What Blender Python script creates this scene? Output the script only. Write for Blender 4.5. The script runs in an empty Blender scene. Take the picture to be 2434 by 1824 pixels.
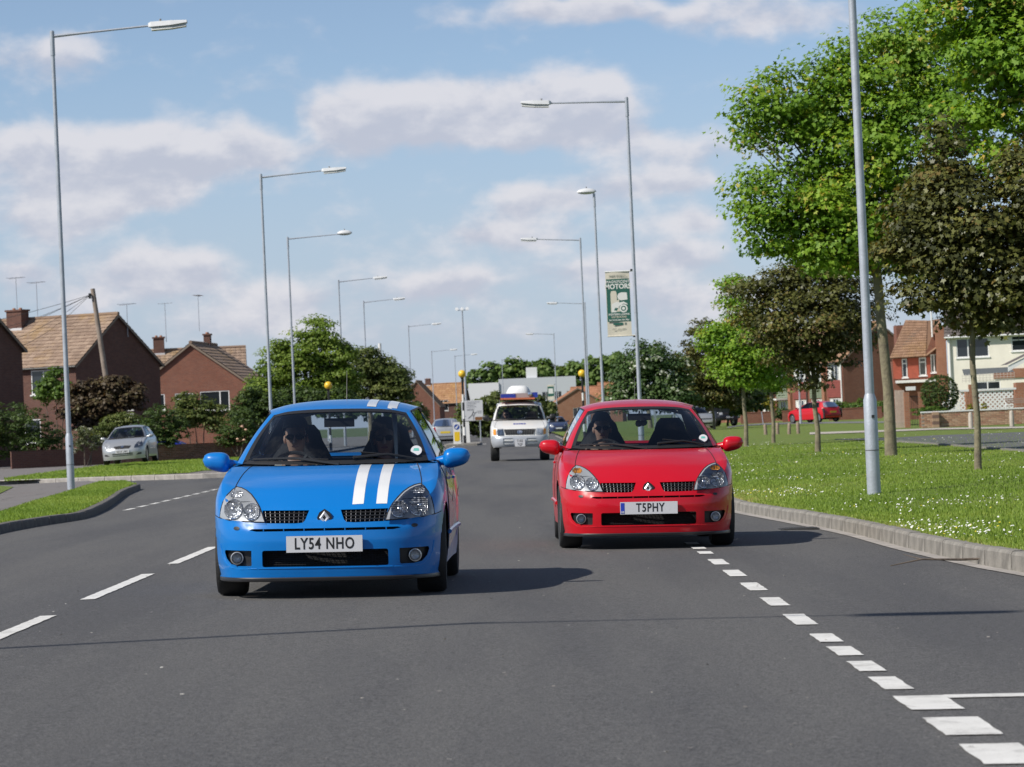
import bpy, bmesh, math, random
import numpy as np
from mathutils import Vector, Matrix
from mathutils.geometry import delaunay_2d_cdt
from mathutils.bvhtree import BVHTree

SC = bpy.context.scene
COL = SC.collection
R = math.radians
random.seed(7)
RNG = np.random.default_rng(7)

# ------------------------------------------------------------------ camera
# pixels below are those of the photograph scaled to 2212 x 1658
K = 1.1004
FPX = 8220.0                       # focal length in photograph pixels
CAMH = 1.12
ROLL = R(2.5)
VPX, VPY = 1229.0, 999.0           # vanishing point of the road in the photograph
_y = Vector((VPX - 1217, 912 - VPY, -FPX)).normalized()
_z = Vector((-math.sin(ROLL), math.cos(ROLL), 0))
_z = (_z - _y * _z.dot(_y)).normalized()
_x = _y.cross(_z)
CAMROT = Matrix((_x, _y, _z))      # camera -> world
CAMLOC = Vector((0, 0, CAMH))
cam_d = bpy.data.cameras.new('camera')
cam_d.sensor_width = 36.0
cam_d.lens = FPX / 2434 * 36.0
cam_d.clip_start = 0.5
cam_d.clip_end = 6000
cam_d.dof.use_dof = True
cam_d.dof.focus_distance = 27.5
cam_d.dof.aperture_fstop = 10.0
cam = bpy.data.objects.new('camera', cam_d)
COL.objects.link(cam)
cam.matrix_world = Matrix.Translation(CAMLOC) @ CAMROT.to_4x4()
SC.camera = cam

def ray(px, py):
    d = CAMROT @ Vector((px * K - 1217, 912 - py * K, -FPX))
    return d / d.y
def W(px, py, D):
    """point seen at pixel, D metres up the road"""
    return CAMLOC + ray(px, py) * D
def G(px, py, z=0.0):
    """point seen at pixel, on the level z"""
    d = ray(px, py)
    return CAMLOC + d * ((z - CAMH) / d.z)

# ------------------------------------------------------------------ light
SUN_EL, SUN_STR = R(42.5), 5.0
SH = Vector((1.0, 0.578, 0)).normalized()            # way the shadows fall
to_sun = (-SH * math.cos(SUN_EL) + Vector((0, 0, math.sin(SUN_EL)))).normalized()
sun_d = bpy.data.lights.new('sun', 'SUN')
sun_d.energy = SUN_STR
sun_d.angle = R(0.55)
sun_d.color = (1.0, 0.95, 0.87)
sun = bpy.data.objects.new('sun', sun_d)
COL.objects.link(sun)
sun.rotation_euler = to_sun.to_track_quat('Z', 'Y').to_euler()
sun.location = (-30, 0, 40)

SC.view_settings.view_transform = 'Standard'
SC.view_settings.look = 'None'
SC.view_settings.exposure = 0.1
SC.view_settings.gamma = 1.0
SC.view_settings.use_curve_mapping = False
SC.cycles.max_bounces = 6; SC.cycles.diffuse_bounces = 2; SC.cycles.glossy_bounces = 3; SC.cycles.transmission_bounces = 4
SC.cycles.transparent_max_bounces = 10; SC.cycles.caustics_reflective = False; SC.cycles.caustics_refractive = False

# ------------------------------------------------------------------ sky with clouds
world = bpy.data.worlds.new('World')
SC.world = world
world.use_nodes = True
NT = world.node_tree
NT.nodes.clear()
class NB:
    """tiny helper for wiring shader nodes"""
    def __init__(s, nt): s.nt = nt
    def n(s, t, ins=None, **kw):
        nd = s.nt.nodes.new(t)
        for k, v in kw.items(): setattr(nd, k, v)
        for k, v in (ins or {}).items(): s.put(nd.inputs[k], v)
        return nd
    def put(s, sock, v):
        if isinstance(v, bpy.types.NodeSocket): s.nt.links.new(v, sock)
        elif isinstance(v, bpy.types.Node): s.nt.links.new(v.outputs[0], sock)
        else: sock.default_value = v
    def m(s, op, a, b=None, c=None, clamp=False):
        nd = s.nt.nodes.new('ShaderNodeMath'); nd.operation = op; nd.use_clamp = clamp
        for i, v in enumerate((a, b, c)):
            if v is not None: s.put(nd.inputs[i], v)
        return nd.outputs[0]
    def mix(s, f, a, b, blend='MIX'):
        nd = s.nt.nodes.new('ShaderNodeMix'); nd.data_type = 'RGBA'; nd.blend_type = blend
        s.put(nd.inputs[0], f); s.put(nd.inputs[6], a); s.put(nd.inputs[7], b)
        return nd.outputs[2]
    def ramp(s, f, stops):
        nd = s.nt.nodes.new('ShaderNodeValToRGB')
        e = nd.color_ramp.elements
        while len(e) < len(stops): e.new(0.5)
        for i, (p, c) in enumerate(stops): e[i].position = p; e[i].color = c if len(c) == 4 else (*c, 1)
        s.put(nd.inputs[0], f)
        return nd.outputs[0]
    def noise(s, v, scale, detail=4, rough=0.55, dist=0.0):
        nd = s.n('ShaderNodeTexNoise', {'Scale': scale, 'Detail': detail, 'Roughness': rough, 'Distortion': dist})
        if v is not None: s.put(nd.inputs['Vector'], v)
        return nd.outputs[0]

world.cycles.sampling_method = 'MANUAL'; world.cycles.sample_map_resolution = 512
CLOUD_LO, CLOUD_HI, VEIL, SKY_SAT, SKY_VAL, SKY_TINT = (5.1, 5.3, 6.2, 1), (7.3, 7.15, 7.5, 1), .88, .90, 1.0, (1, 1, 1, 1)
w = NB(NT)
sky = w.n('ShaderNodeTexSky', sky_type='NISHITA', sun_disc=False)
sky.sun_elevation = SUN_EL
sky.sun_rotation = math.atan2(to_sun.x, to_sun.y)
sky.altitude = 0
sky.air_density = 0.7
sky.dust_density = 0.0
sky.ozone_density = 3.0
tc = w.n('ShaderNodeTexCoord')
sep = w.n('ShaderNodeSeparateXYZ', {0: tc.outputs['Generated']})
az = w.m('ARCTAN2', sep.outputs[0], sep.outputs[1])
el = w.m('ARCSINE', sep.outputs[2])
BLOBS = [  # display px centre, half size, weight : the cloud banks of the photograph
    (60, 310, 120, 50, .42), (200, 325, 170, 55, .50), (370, 305, 120, 50, .55), (500, 325, 110, 40, .45), (250, 390, 330, 40, .36),
    (60, 460, 120, 42, .42), (230, 445, 130, 38, .46), (370, 430, 90, 34, .44),
    (40, 585, 90, 38, .46), (310, 580, 100, 42, .55), (410, 590, 80, 34, .42), (230, 640, 220, 26, .30),
    (735, 250, 75, 50, .58), (860, 240, 110, 55, .58), (1010, 240, 120, 58, .52), (1190, 215, 110, 58, .58), (1320, 240, 120, 60, .46), (1000, 305, 330, 28, .34),
    (1480, 320, 200, 34, .34), (1310, 400, 130, 34, .40), (1160, 430, 100, 32, .42), (1470, 385, 100, 26, .40), (1090, 500, 150, 36, .50), (1490, 475, 80, 34, .50),
    (1440, 560, 120, 28, .38), (1320, 590, 110, 26, .34), (620, 640, 100, 34, .46), (960, 625, 90, 30, .46),
    (500, 690, 220, 28, .34), (900, 720, 260, 24, .26), (1500, 650, 200, 40, .34), (1750, 720, 300, 50, .3), (1100, 600, 700, 90, .16), (500, 180, 420, 40, .10),
    (90, 130, 110, 44, .42), (1200, 8, 160, 24, .42), (1430, 12, 200, 26, .46), (1700, 40, 200, 34, .40)]
pt = w.n('ShaderNodeCombineXYZ', {0: az, 1: el, 2: 0.0}).outputs[0]
def vm(op, a, b):
    nd = w.n('ShaderNodeVectorMath', operation=op)
    w.put(nd.inputs[0], a); w.put(nd.inputs[1], b)
    return nd.outputs['Value'] if op == 'DOT_PRODUCT' else nd.outputs[0]
wob = w.n('ShaderNodeTexNoise', {'Vector': pt, 'Scale': 26.0, 'Detail': 3.0, 'Roughness': .6})
ptw = vm('ADD', pt, vm('MULTIPLY', vm('SUBTRACT', wob.outputs['Color'], (.5, .5, .5)), (.045, .016, 0)))
tot = None; shade = None
for (bx, by, hw, hh, wt) in BLOBS:
    d = ray(bx, by); a0 = math.atan2(d.x, d.y); e0 = math.asin(d.normalized().z)
    q = vm('MULTIPLY', vm('SUBTRACT', ptw, (a0, e0, 0)), (FPX / (hw * K), FPX / (hh * K), 0))
    g = w.m('MULTIPLY', w.m('EXPONENT', w.m('MULTIPLY', vm('DOT_PRODUCT', q, q), -0.8)), wt)
    gy = w.m('MULTIPLY', g, vm('DOT_PRODUCT', q, (0, 1, 0)))
    tot = g if tot is None else w.m('ADD', tot, g)
    shade = gy if shade is None else w.m('ADD', shade, gy)
def nz(dv):
    return w.noise(vm('MULTIPLY', vm('ADD', pt, (0, dv, 0)), (1, 1.7, 1)), 34, 7, .58, .1)
n0, n1 = nz(0.0), nz(0.006)
# the same kind of broken cloud goes on round the whole sky
bigc = w.noise(tc.outputs['Generated'], 2.6, 3, 0.5)
def ss(v, a, b): return w.n('ShaderNodeMapRange', {0: v, 1: a, 2: b, 3: 0.0, 4: 1.0}, interpolation_type='SMOOTHSTEP').outputs[0]
out_ = w.m('MAXIMUM', ss(w.m('ABSOLUTE', az), .17, .5), ss(el, .115, .35))
tot = w.m('ADD', tot, w.m('MULTIPLY', out_, w.m('MULTIPLY', w.m('SUBTRACT', bigc, 0.47), 1.8)))
d0 = w.m('ADD', tot, w.m('MULTIPLY', w.m('SUBTRACT', n0, .5), w.m('SUBTRACT', 1.15, w.m('MULTIPLY', out_, .85))))
cover = w.n('ShaderNodeMapRange', {0: d0, 1: 0.05, 2: 0.50, 3: 0.0, 4: 1.0}, interpolation_type='SMOOTHSTEP')
litv = w.m('ADD', w.m('MULTIPLY', w.m('SUBTRACT', n0, n1), 1.1), w.m('MULTIPLY', shade, .50))
lit = w.n('ShaderNodeMapRange', {0: litv, 1: -0.20, 2: 0.17, 3: 0.0, 4: 1.0}, interpolation_type='SMOOTHSTEP')
cloudcol = w.mix(lit, CLOUD_LO, CLOUD_HI)
veil = w.n('ShaderNodeMapRange', {0: el, 1: 0.0, 2: 0.105, 3: VEIL, 4: 0.0})
skyc = w.n('ShaderNodeHueSaturation', {'Saturation': SKY_SAT, 'Value': SKY_VAL, 'Color': sky.outputs[0]}).outputs[0]
skyc = w.mix(1.0, skyc, SKY_TINT, 'MULTIPLY')
skyc = w.mix(veil, skyc, (3.9, 4.45, 5.8, 1))
fin = w.mix(w.m('MULTIPLY', cover, 0.85), skyc, cloudcol)
bg = w.n('ShaderNodeBackground', {0: fin, 1: 0.098})
w.n('ShaderNodeOutputWorld', {0: bg})

# ------------------------------------------------------------------ materials
MATS = {}
def M(name, col=(.5, .5, .5), rough=.6, metal=0.0, var=0.0, vscale=6.0, bump=0.0, bscale=40.0, coat=0.0, spec=.5, emit=None, col2=None):
    if name in MATS: return MATS[name]
    m = bpy.data.materials.new(name); m.use_nodes = True
    nt = m.node_tree; b = NB(nt); p = nt.nodes['Principled BSDF']
    p.inputs['Base Color'].default_value = (*col, 1)
    p.inputs['Roughness'].default_value = rough
    p.inputs['Metallic'].default_value = metal
    p.inputs['Specular IOR Level'].default_value = spec
    if coat: p.inputs['Coat Weight'].default_value = coat; p.inputs['Coat Roughness'].default_value = .03
    if var or bump:
        co = b.n('ShaderNodeTexCoord').outputs['Object']
    if var:
        nz = b.noise(co, vscale, 6, .6)
        lo = tuple(c * (1 - var) for c in col); hi = col2 or tuple(min(1, c * (1 + var)) for c in col)
        b.put(p.inputs['Base Color'], b.ramp(nz, [(.3, lo), (.7, hi)]))
    if bump:
        nb = b.noise(co, bscale, 5, .6)
        bn = b.n('ShaderNodeBump', {'Strength': bump, 'Distance': .02, 'Height': nb})
        b.put(p.inputs['Normal'], bn.outputs[0])
    MATS[name] = m
    return m
def finish(m, name): MATS[name] = m; return m
def new_mat(name):
    m = bpy.data.materials.new(name); m.use_nodes = True
    MATS[name] = m
    return m, NB(m.node_tree), m.node_tree.nodes['Principled BSDF']

def glass_mat(name, tint=(.25, .3, .33), rough=.01, ior=1.5):
    if name in MATS: return MATS[name]
    m = bpy.data.materials.new(name); m.use_nodes = True
    nt = m.node_tree; nt.nodes.clear(); b = NB(nt)
    tr = b.n('ShaderNodeBsdfTransparent', {0: (*tint, 1)})
    gl = b.n('ShaderNodeBsdfGlossy', {0: (1, 1, 1, 1), 'Roughness': rough})
    fr = b.n('ShaderNodeFresnel', {0: ior})
    mx = b.n('ShaderNodeMixShader', {0: fr, 1: tr, 2: gl})
    b.n('ShaderNodeOutputMaterial', {0: mx})
    MATS[name] = m
    return m

# ------------------------------------------------------------------ mesh helpers
def link(name, me, mat=None, parent=None, smooth=False):
    o = bpy.data.objects.new(name, me); COL.objects.link(o)
    if mat is not None:
        for x in (mat if isinstance(mat, (list, tuple)) else [mat]): me.materials.append(x)
    if parent is not None: o.parent = parent
    if smooth and len(me.polygons): me.polygons.foreach_set('use_smooth', [True] * len(me.polygons))
    return o
def mesh(name, vs, fs, mat=None, parent=None, smooth=False):
    me = bpy.data.meshes.new(name); me.from_pydata([tuple(v) for v in vs], [], fs); me.update()
    return link(name, me, mat, parent, smooth)
def tag(o, label, cat=None, group=None, kind=None):
    o['label'] = label
    if cat: o['category'] = cat
    if group: o['group'] = group
    if kind: o['kind'] = kind
    return o
def struct(o, label=None):
    o['kind'] = 'structure'
    if label: o['label'] = label
    return o
def stuff(o): o['kind'] = 'stuff'; return o
def empty(name, loc, rz=0.0, label=None, cat=None, group=None):
    o = bpy.data.objects.new(name, None); COL.objects.link(o)
    o.empty_display_size = .2
    o.location = loc; o.rotation_euler = (0, 0, rz)
    if label: tag(o, label, cat, group)
    return o
def copy_tree(o, parent=None):
    c = o.copy(); COL.objects.link(c); c.parent = parent
    for ch in o.children: copy_tree(ch, c)
    return c

class MB:
    """collects shapes that become ONE mesh object"""
    def __init__(s): s.v = []; s.f = []
    def add(s, vs, fs, mtx=None):
        k = len(s.v)
        s.v += [tuple(mtx @ Vector(v)) if mtx is not None else tuple(v) for v in vs]
        s.f += [tuple(i + k for i in f) for f in fs]
        return s
    def box(s, c, d, rz=0.0, mtx=None, taper=None):
        x, y, z = (q / 2 for q in d); t = taper or 1.0
        vs = [(-x, -y, -z), (x, -y, -z), (x, y, -z), (-x, y, -z), (-x*t, -y*t, z), (x*t, -y*t, z), (x*t, y*t, z), (-x*t, y*t, z)]
        fs = [(0, 3, 2, 1), (4, 5, 6, 7), (0, 1, 5, 4), (1, 2, 6, 5), (2, 3, 7, 6), (3, 0, 4, 7)]
        mt = Matrix.Translation(c) @ Matrix.Rotation(rz, 4, 'Z')
        return s.add(vs, fs, (mtx @ mt) if mtx is not None else mt)
    def tube(s, pts, rad, n=10, cap=True):
        pts = [Vector(p) for p in pts]
        if not isinstance(rad, (list, tuple)): rad = [rad] * len(pts)
        k = len(s.v); up = None
        for i, p in enumerate(pts):
            t = (pts[min(i + 1, len(pts) - 1)] - pts[max(i - 1, 0)])
            t = t.normalized() if t.length > 1e-9 else Vector((0, 0, 1))
            if up is None: up = Vector((0, 0, 1)) if abs(t.z) < .9 else Vector((1, 0, 0))
            a = (up - t * up.dot(t)).normalized(); b = t.cross(a); up = a
            for j in range(n):
                th = 2 * math.pi * j / n
                s.v.append(tuple(p + (a * math.cos(th) + b * math.sin(th)) * rad[i]))
        for i in range(len(pts) - 1):
            for j in range(n):
                q = k + i * n; j2 = (j + 1) % n
                s.f.append((q + j, q + j2, q + n + j2, q + n + j))
        if cap:
            s.f.append(tuple(k + n - 1 - j for j in range(n)))
            q = k + (len(pts) - 1) * n
            s.f.append(tuple(q + j for j in range(n)))
        return s
    def lathe(s, prof, n=24, mtx=None, close=False):
        """prof = [(radius, height)] turned about local Z"""
        k = len(s.v); m = len(prof); vs = []
        for (r, h) in prof:
            for j in range(n):
                th = 2 * math.pi * j / n
                vs.append((r * math.cos(th), r * math.sin(th), h))
        fs = []
        for i in range(m - 1 + (1 if close else 0)):
            a, b = i, (i + 1) % m
            for j in range(n):
                j2 = (j + 1) % n
                fs.append((a * n + j, a * n + j2, b * n + j2, b * n + j))
        if not close:
            if prof[0][0] > 1e-6: fs.append(tuple(n - 1 - j for j in range(n)))
            if prof[-1][0] > 1e-6: fs.append(tuple((m - 1) * n + j for j in range(n)))
        return s.add(vs, fs, mtx)
    def prism(s, poly, axis, a, b):
        """2D polygon pushed from a to b along axis ('x','y','z')"""
        n = len(poly)
        def P(u, v, t): return {'x': (t, u, v), 'y': (u, t, v), 'z': (u, v, t)}[axis]
        vs = [P(u, v, a) for u, v in poly] + [P(u, v, b) for u, v in poly]
        fs = [tuple(range(n))[::-1], tuple(range(n, 2 * n))] + [(i, (i + 1) % n, n + (i + 1) % n, n + i) for i in range(n)]
        return s.add(vs, fs)
    def grid(s, P):
        """P[i][j] 3D points"""
        k = len(s.v); m = len(P[0])
        for row in P: s.v += [tuple(p) for p in row]
        for i in range(len(P) - 1):
            for j in range(m - 1):
                s.f.append((k + i*m + j, k + i*m + j + 1, k + (i+1)*m + j + 1, k + (i+1)*m + j))
        return s
    def build(s, name, mat=None, parent=None, smooth=False, fix=True):
        me = bpy.data.meshes.new(name); me.from_pydata(s.v, [], s.f); me.update()
        if fix:
            bm = bmesh.new(); bm.from_mesh(me)
            bmesh.ops.recalc_face_normals(bm, faces=bm.faces[:]); bm.to_mesh(me); bm.free()
        o = link(name, me, mat, parent, smooth)
        if smooth:
            try: me.set_sharp_from_angle(angle=R(38))
            except Exception: pass
        return o

def inpoly(x, y, poly):
    c = False; j = len(poly) - 1
    for i in range(len(poly)):
        xi, yi = poly[i]; xj, yj = poly[j]
        if (yi > y) != (yj > y) and x < (xj - xi) * (y - yi) / (yj - yi + 1e-12) + xi: c = not c
        j = i
    return c
def densify(poly, sp):
    out = []
    for i in range(len(poly)):
        a = poly[i]; b = poly[(i + 1) % len(poly)]
        n = max(1, int(math.ceil(math.dist(a, b) / sp)))
        for q in range(n): out.append((a[0] + (b[0]-a[0])*q/n, a[1] + (b[1]-a[1])*q/n))
    return out
def cdt(outline, holes=(), sp=None):
    """triangulated 2D region with holes -> (points, tris, loops of hole point indices)"""
    loops = [densify(outline, sp) if sp else list(outline)] + [densify(h, sp) if sp else list(h) for h in holes]
    pts = []; edges = []
    for lp in loops:
        k = len(pts); pts += lp
        edges += [(k + i, k + (i + 1) % len(lp)) for i in range(len(lp))]
    if sp:
        xs = [p[0] for p in outline]; ys = [p[1] for p in outline]
        nx = int((max(xs) - min(xs)) / sp) + 1; ny = int((max(ys) - min(ys)) / sp) + 1
        E = np.array(pts)
        for i in range(nx):
            for j in range(ny):
                x = min(xs) + (i + .5) * sp; y = min(ys) + (j + .5) * sp
                if inpoly(x, y, outline) and not any(inpoly(x, y, h) for h in holes):
                    if np.min(np.abs(E[:, 0]-x) + np.abs(E[:, 1]-y)) > sp * .55: pts.append((x, y))
    r = delaunay_2d_cdt([Vector(p) for p in pts], edges, [], 0, 1e-6)
    vs = [tuple(v) for v in r[0]]; tris = []
    for f in r[2]:
        cx = sum(vs[i][0] for i in f) / len(f); cy = sum(vs[i][1] for i in f) / len(f)
        if inpoly(cx, cy, outline) and not any(inpoly(cx, cy, h) for h in holes): tris.append(tuple(f))
    return vs, tris, loops
def panel(outline, holes, proj, sp=None, depth=0.0, dvec=(0, 1, 0), flip=False, mb=None):
    """region with holes laid on a surface by proj(u,v); hole edges run back by depth along dvec"""
    mb = mb or MB()
    vs, tris, loops = cdt(outline, holes, sp)
    mb.add([proj(*v) for v in vs], [t[::-1] for t in tris] if flip else tris)
    if depth:
        dv = Vector(dvec) * depth
        for lp in loops[1:]:
            P = [Vector(proj(*p)) for p in lp]; n = len(P)
            mb.add(P + [p + dv for p in P], [(i, (i+1) % n, n + (i+1) % n, n + i) for i in range(n)])
    return mb
def spline(ctrl, n):
    """Catmull-Rom through ctrl (list of tuples), n samples"""
    P = np.array(ctrl, float); m = len(P)
    d = np.r_[0, np.cumsum(np.linalg.norm(np.diff(P, axis=0), axis=1))]
    t = np.linspace(0, d[-1], n)
    T = np.zeros_like(P)
    for i in range(m):
        a, b = max(i - 1, 0), min(i + 1, m - 1)
        T[i] = (P[b] - P[a]) / (d[b] - d[a])
    out = []
    for x in t:
        i = min(np.searchsorted(d, x, side='right') - 1, m - 2); h = d[i+1] - d[i]; s = (x - d[i]) / h
        out.append((2*s**3 - 3*s*s + 1)*P[i] + (s**3 - 2*s*s + s)*h*T[i] + (-2*s**3 + 3*s*s)*P[i+1] + (s**3 - s*s)*h*T[i+1])
    return np.array(out)
def interp(x, tab): return float(np.interp(x, [a for a, _ in tab], [b for _, b in tab]))
def text_mesh(name, body, size, mat, parent, mtx, sx=1.0, offset=0.0, extrude=.0008, align='CENTER'):
    cu = bpy.data.curves.new(name, 'FONT'); cu.body = body; cu.size = size; cu.align_x = align; cu.align_y = 'CENTER'
    cu.offset = offset; cu.extrude = extrude; cu.resolution_u = 3; cu.space_character = 1.0 + (.12 if sx < .9 else 0)
    ob = bpy.data.objects.new(name, cu); COL.objects.link(ob)
    me = bpy.data.meshes.new_from_object(ob.evaluated_get(bpy.context.evaluated_depsgraph_get()))
    bpy.data.objects.remove(ob); bpy.data.curves.remove(cu)
    me.transform(Matrix.Scale(sx, 4, (1, 0, 0))); me.transform(mtx)
    me.materials.clear()
    return link(name, me, mat, parent)
FACE = Matrix.Rotation(R(90), 4, 'X')       # text that stands up and reads from -Y
# ================================================================== GROUND
CROWN, FALL = -3.045, 0.024
def road_z(x):
    if x > CROWN: return -FALL * (min(x, 3.7) - CROWN)
    return -FALL * (CROWN - max(x, -6.9))
def GR(px, py):
    z = 0.0
    for _ in range(6):
        p = G(px, py, z); z = road_z(p.x)
    return p
def Z2(X, Y): return ((1700 + .467 * X) / K, (1050 + .467 * Y) / K)
def Z3(X, Y): return ((.3378 * X) / K, (1000 + .3378 * Y) / K)
def Z7(X, Y): return ((1834 + .3015 * X) / K, (640 + .3015 * Y) / K)
def Z5(X, Y): return ((1660 + .1537 * X) / K, (880 + .1537 * Y) / K)

# --- asphalt: grey stones in dark binder, tyre-polished bands along the lanes
m, b, p = new_mat('asphalt')
co = b.n('ShaderNodeTexCoord').outputs['Object']
fine = b.noise(co, 30, 5, .8)
spk = b.noise(co, 150, 2, .6)
big = b.noise(b.n('ShaderNodeMapping', {0: co, 3: (.55, .05, 1)}), 1.5, 5, .6)
c1 = b.ramp(fine, [(.42, (.038, .037, .0355)), (.58, (.132, .127, .121))])
c1 = b.mix(.55, c1, b.ramp(b.noise(co, 95, 2, .8), [(.41, (.018, .0175, .017)), (.59, (.190, .184, .176))]))
c2 = b.mix(b.ramp(spk, [(.60, (0, 0, 0)), (.72, (1, 1, 1))]), c1, (.16, .155, .148, 1))
c3 = b.mix(b.ramp(big, [(.42, (0, 0, 0)), (.62, (1, 1, 1))]), c2, b.mix(1.0, c2, (.76, .765, .80, 1), 'MULTIPLY'))
vor = b.n('ShaderNodeTexVoronoi', {'Vector': co, 'Scale': 2.2, 'Randomness': 1.0})
spot = b.m('LESS_THAN', vor.outputs['Distance'], .028)
p.inputs['Roughness'].default_value = .82
b.put(p.inputs['Base Color'], b.mix(b.m('MULTIPLY', spot, .55), c3, (.35, .34, .32, 1)))
bn = b.n('ShaderNodeBump', {'Strength': .55, 'Distance': .012, 'Height': b.noise(co, 90, 4, .7)})
b.put(p.inputs['Normal'], bn.outputs[0])
asphalt = m
m, b, p = new_mat('old_asphalt')
co = b.n('ShaderNodeTexCoord').outputs['Object']
b.put(p.inputs['Base Color'], b.mix(b.ramp(b.noise(co, .8, 5, .6), [(.35, (0, 0, 0)), (.7, (1, 1, 1))]),
      b.ramp(b.noise(co, 30, 4, .7), [(.3, (.13, .12, .115)), (.7, (.21, .195, .185))]), (.16, .14, .13, 1)))
vc = b.n('ShaderNodeTexVoronoi', {'Vector': b.n('ShaderNodeMapping', {0: co, 3: (.9, .35, 1)}), 'Scale': 1.0}, feature='DISTANCE_TO_EDGE')
b.put(p.inputs['Normal'], b.n('ShaderNodeBump', {'Strength': .9, 'Distance': .03, 'Height': b.ramp(vc.outputs[0], [(0, (0, 0, 0)), (.02, (1, 1, 1))])}).outputs[0])
p.inputs['Roughness'].default_value = .9
old_asphalt = m
m, b, p = new_mat('road_paint')
co = b.n('ShaderNodeTexCoord').outputs['Object']
wear = b.ramp(b.noise(co, 7, 7, .75), [(.50, (0, 0, 0)), (.66, (.5, .5, .5)), (.72, (.85, .85, .85))])
b.put(p.inputs['Base Color'], b.mix(wear, b.ramp(b.noise(co, 2.5, 4, .6), [(.3, (.60, .59, .56)), (.7, (.74, .73, .70))]), (.22, .21, .20, 1)))
b.put(p.inputs['Normal'], b.n('ShaderNodeBump', {'Strength': .5, 'Distance': .01, 'Height': b.noise(co, 70, 4, .7)}).outputs[0])
p.inputs['Roughness'].default_value = .8
paint = m
# --- grass
m, b, p = new_mat('grass_ground')
co = b.n('ShaderNodeTexCoord').outputs['Object']
n1 = b.noise(co, .35, 4, .6); n2 = b.noise(co, 9, 5, .7)
g1 = b.ramp(n2, [(.3, (.082, .135, .024)), (.7, (.185, .245, .056))])
g2 = b.mix(b.ramp(n1, [(.35, (0, 0, 0)), (.75, (1, 1, 1))]), g1, b.mix(.5, g1, (.20, .21, .06, 1)))
b.put(p.inputs['Base Color'], g2)
b.put(p.inputs['Normal'], b.n('ShaderNodeBump', {'Strength': .8, 'Distance': .05, 'Height': b.noise(co, 25, 4, .7)}).outputs[0])
p.inputs['Roughness'].default_value = .9; p.inputs['Specular IOR Level'].default_value = .2
grass_ground = m
def leaf_mat(name, stops, trans=.35, rough=.55, warm=(1.25, 1.15, .55)):
    m, b, p = new_mat(name)
    at = b.n('ShaderNodeAttribute', attribute_name='rnd')
    col = b.ramp(at.outputs['Fac'], stops)
    b.put(p.inputs['Base Color'], col)
    p.inputs['Roughness'].default_value = rough; p.inputs['Specular IOR Level'].default_value = .35
    tl = b.n('ShaderNodeBsdfTranslucent', {0: b.mix(1.0, col, (*warm, 1), 'MULTIPLY')})
    mx = b.n('ShaderNodeMixShader', {0: trans, 1: p.outputs[0], 2: tl.outputs[0]})
    out = [n for n in m.node_tree.nodes if n.type == 'OUTPUT_MATERIAL'][0]
    b.put(out.inputs[0], mx)
    return m
blade_mat = leaf_mat('grass_blade', [(0, (.15, .24, .036)), (.5, (.25, .365, .06)), (.82, (.36, .44, .10)), (1, (.54, .46, .19))], .45, .6)
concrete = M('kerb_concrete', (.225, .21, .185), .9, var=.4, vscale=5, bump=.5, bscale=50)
concrete_dark = M('kerb_concrete_dark', (.13, .12, .11), .9, var=.3, vscale=5, bump=.5, bscale=50)  # same kerb concrete, shade of the side facing off the sun put into its colour
channel = M('concrete_channel', (.33, .305, .28), .9, var=.25, vscale=4, bump=.3, bscale=50)

# --- big sheet to the horizon, hills beyond
m_, b_, p_ = new_mat('far_ground')
co = b_.n('ShaderNodeTexCoord').outputs['Object']
b_.put(p_.inputs['Base Color'], b_.ramp(b_.noise(co, .02, 5, .6), [(.35, (.06, .10, .03)), (.65, (.11, .13, .05))]))
p_.inputs['Roughness'].default_value = .95
struct(mesh('ground', [(-3000, -200, -.32), (3000, -200, -.32), (3000, 5000, -.32), (-3000, 5000, -.32)], [(0, 1, 2, 3)], m_), 'far ground of fields and gardens reaching the horizon')

# --- carriageway
ys = [-30, -10, 0, 10, 20, 30, 40, 60, 80, 100, 140, 200, 300, 450, 700, 1100]
xs = [-16, -12, -9, -6.9, -5, -3.6, -3.045, -2.6, -1, 1, 2.5, 3.7, 6, 9]
road = MB().grid([[(x, y, road_z(x)) for x in xs] for y in ys]).build('road', asphalt)
struct(road, 'grey asphalt main road with white lane markings')
def rquad(name, pts, parent=None, mat=None, dz=.005):
    pts = densify(pts, .12); n = len(pts)
    jit = lambda: random.uniform(-.004, .004)
    o = mesh(name, [(x + jit(), y + jit(), road_z(x) + dz) for x, y in pts], [tuple(range(n))], mat or paint, parent or road)
    return o
def dash(x, y0, y1, wd):
    pts = [(x - wd/2, y0), (x + wd/2, y0), (x + wd/2, y1), (x - wd/2, y1)]
    return rquad('lane_marking', pts)
ya = GR(192, 1296).y; yb = GR(353, 1240).y
for k in range(-2, 30):
    dash(CROWN, ya + 6.0 * k, ya + 6.0 * k + 4.0, .105)
dots = [(600, 628), (655, 688), (720, 760), (795, 838), (880, 935), (980, 1023), (1045, 1092), (1120, 1172), (1200, 1265)]
cxs = [40, 120, 218, 326, 460, 604, 695, 808, 928]
for (t, bt), cx in zip(dots, cxs):
    a = GR(*Z2(cx, bt)); c = GR(*Z2(cx, t))
    dash(1.592, a.y, c.y, .125)
for k in range(1, 4): dash(1.592, GR(*Z2(40, 600)).y + 1.15 * k, GR(*Z2(40, 600)).y + 1.15 * k + .55, .12)
for (t, bt, l, r_) in [(1295, 1367, 1055, 1318), (1405, 1497, 1205, 1485), (1540, 1645, 1400, 1700)]:
    a = GR(*Z2((l + r_) / 2, bt)); c = GR(*Z2((l + r_) / 2, t))
    dash(1.63, a.y, c.y, .215)
for k in range(1, 4): dash(1.63, GR(*Z2(1550, 1645)).y - 1.0 * k, GR(*Z2(1550, 1645)).y - 1.0 * k + .6, .215)
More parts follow.
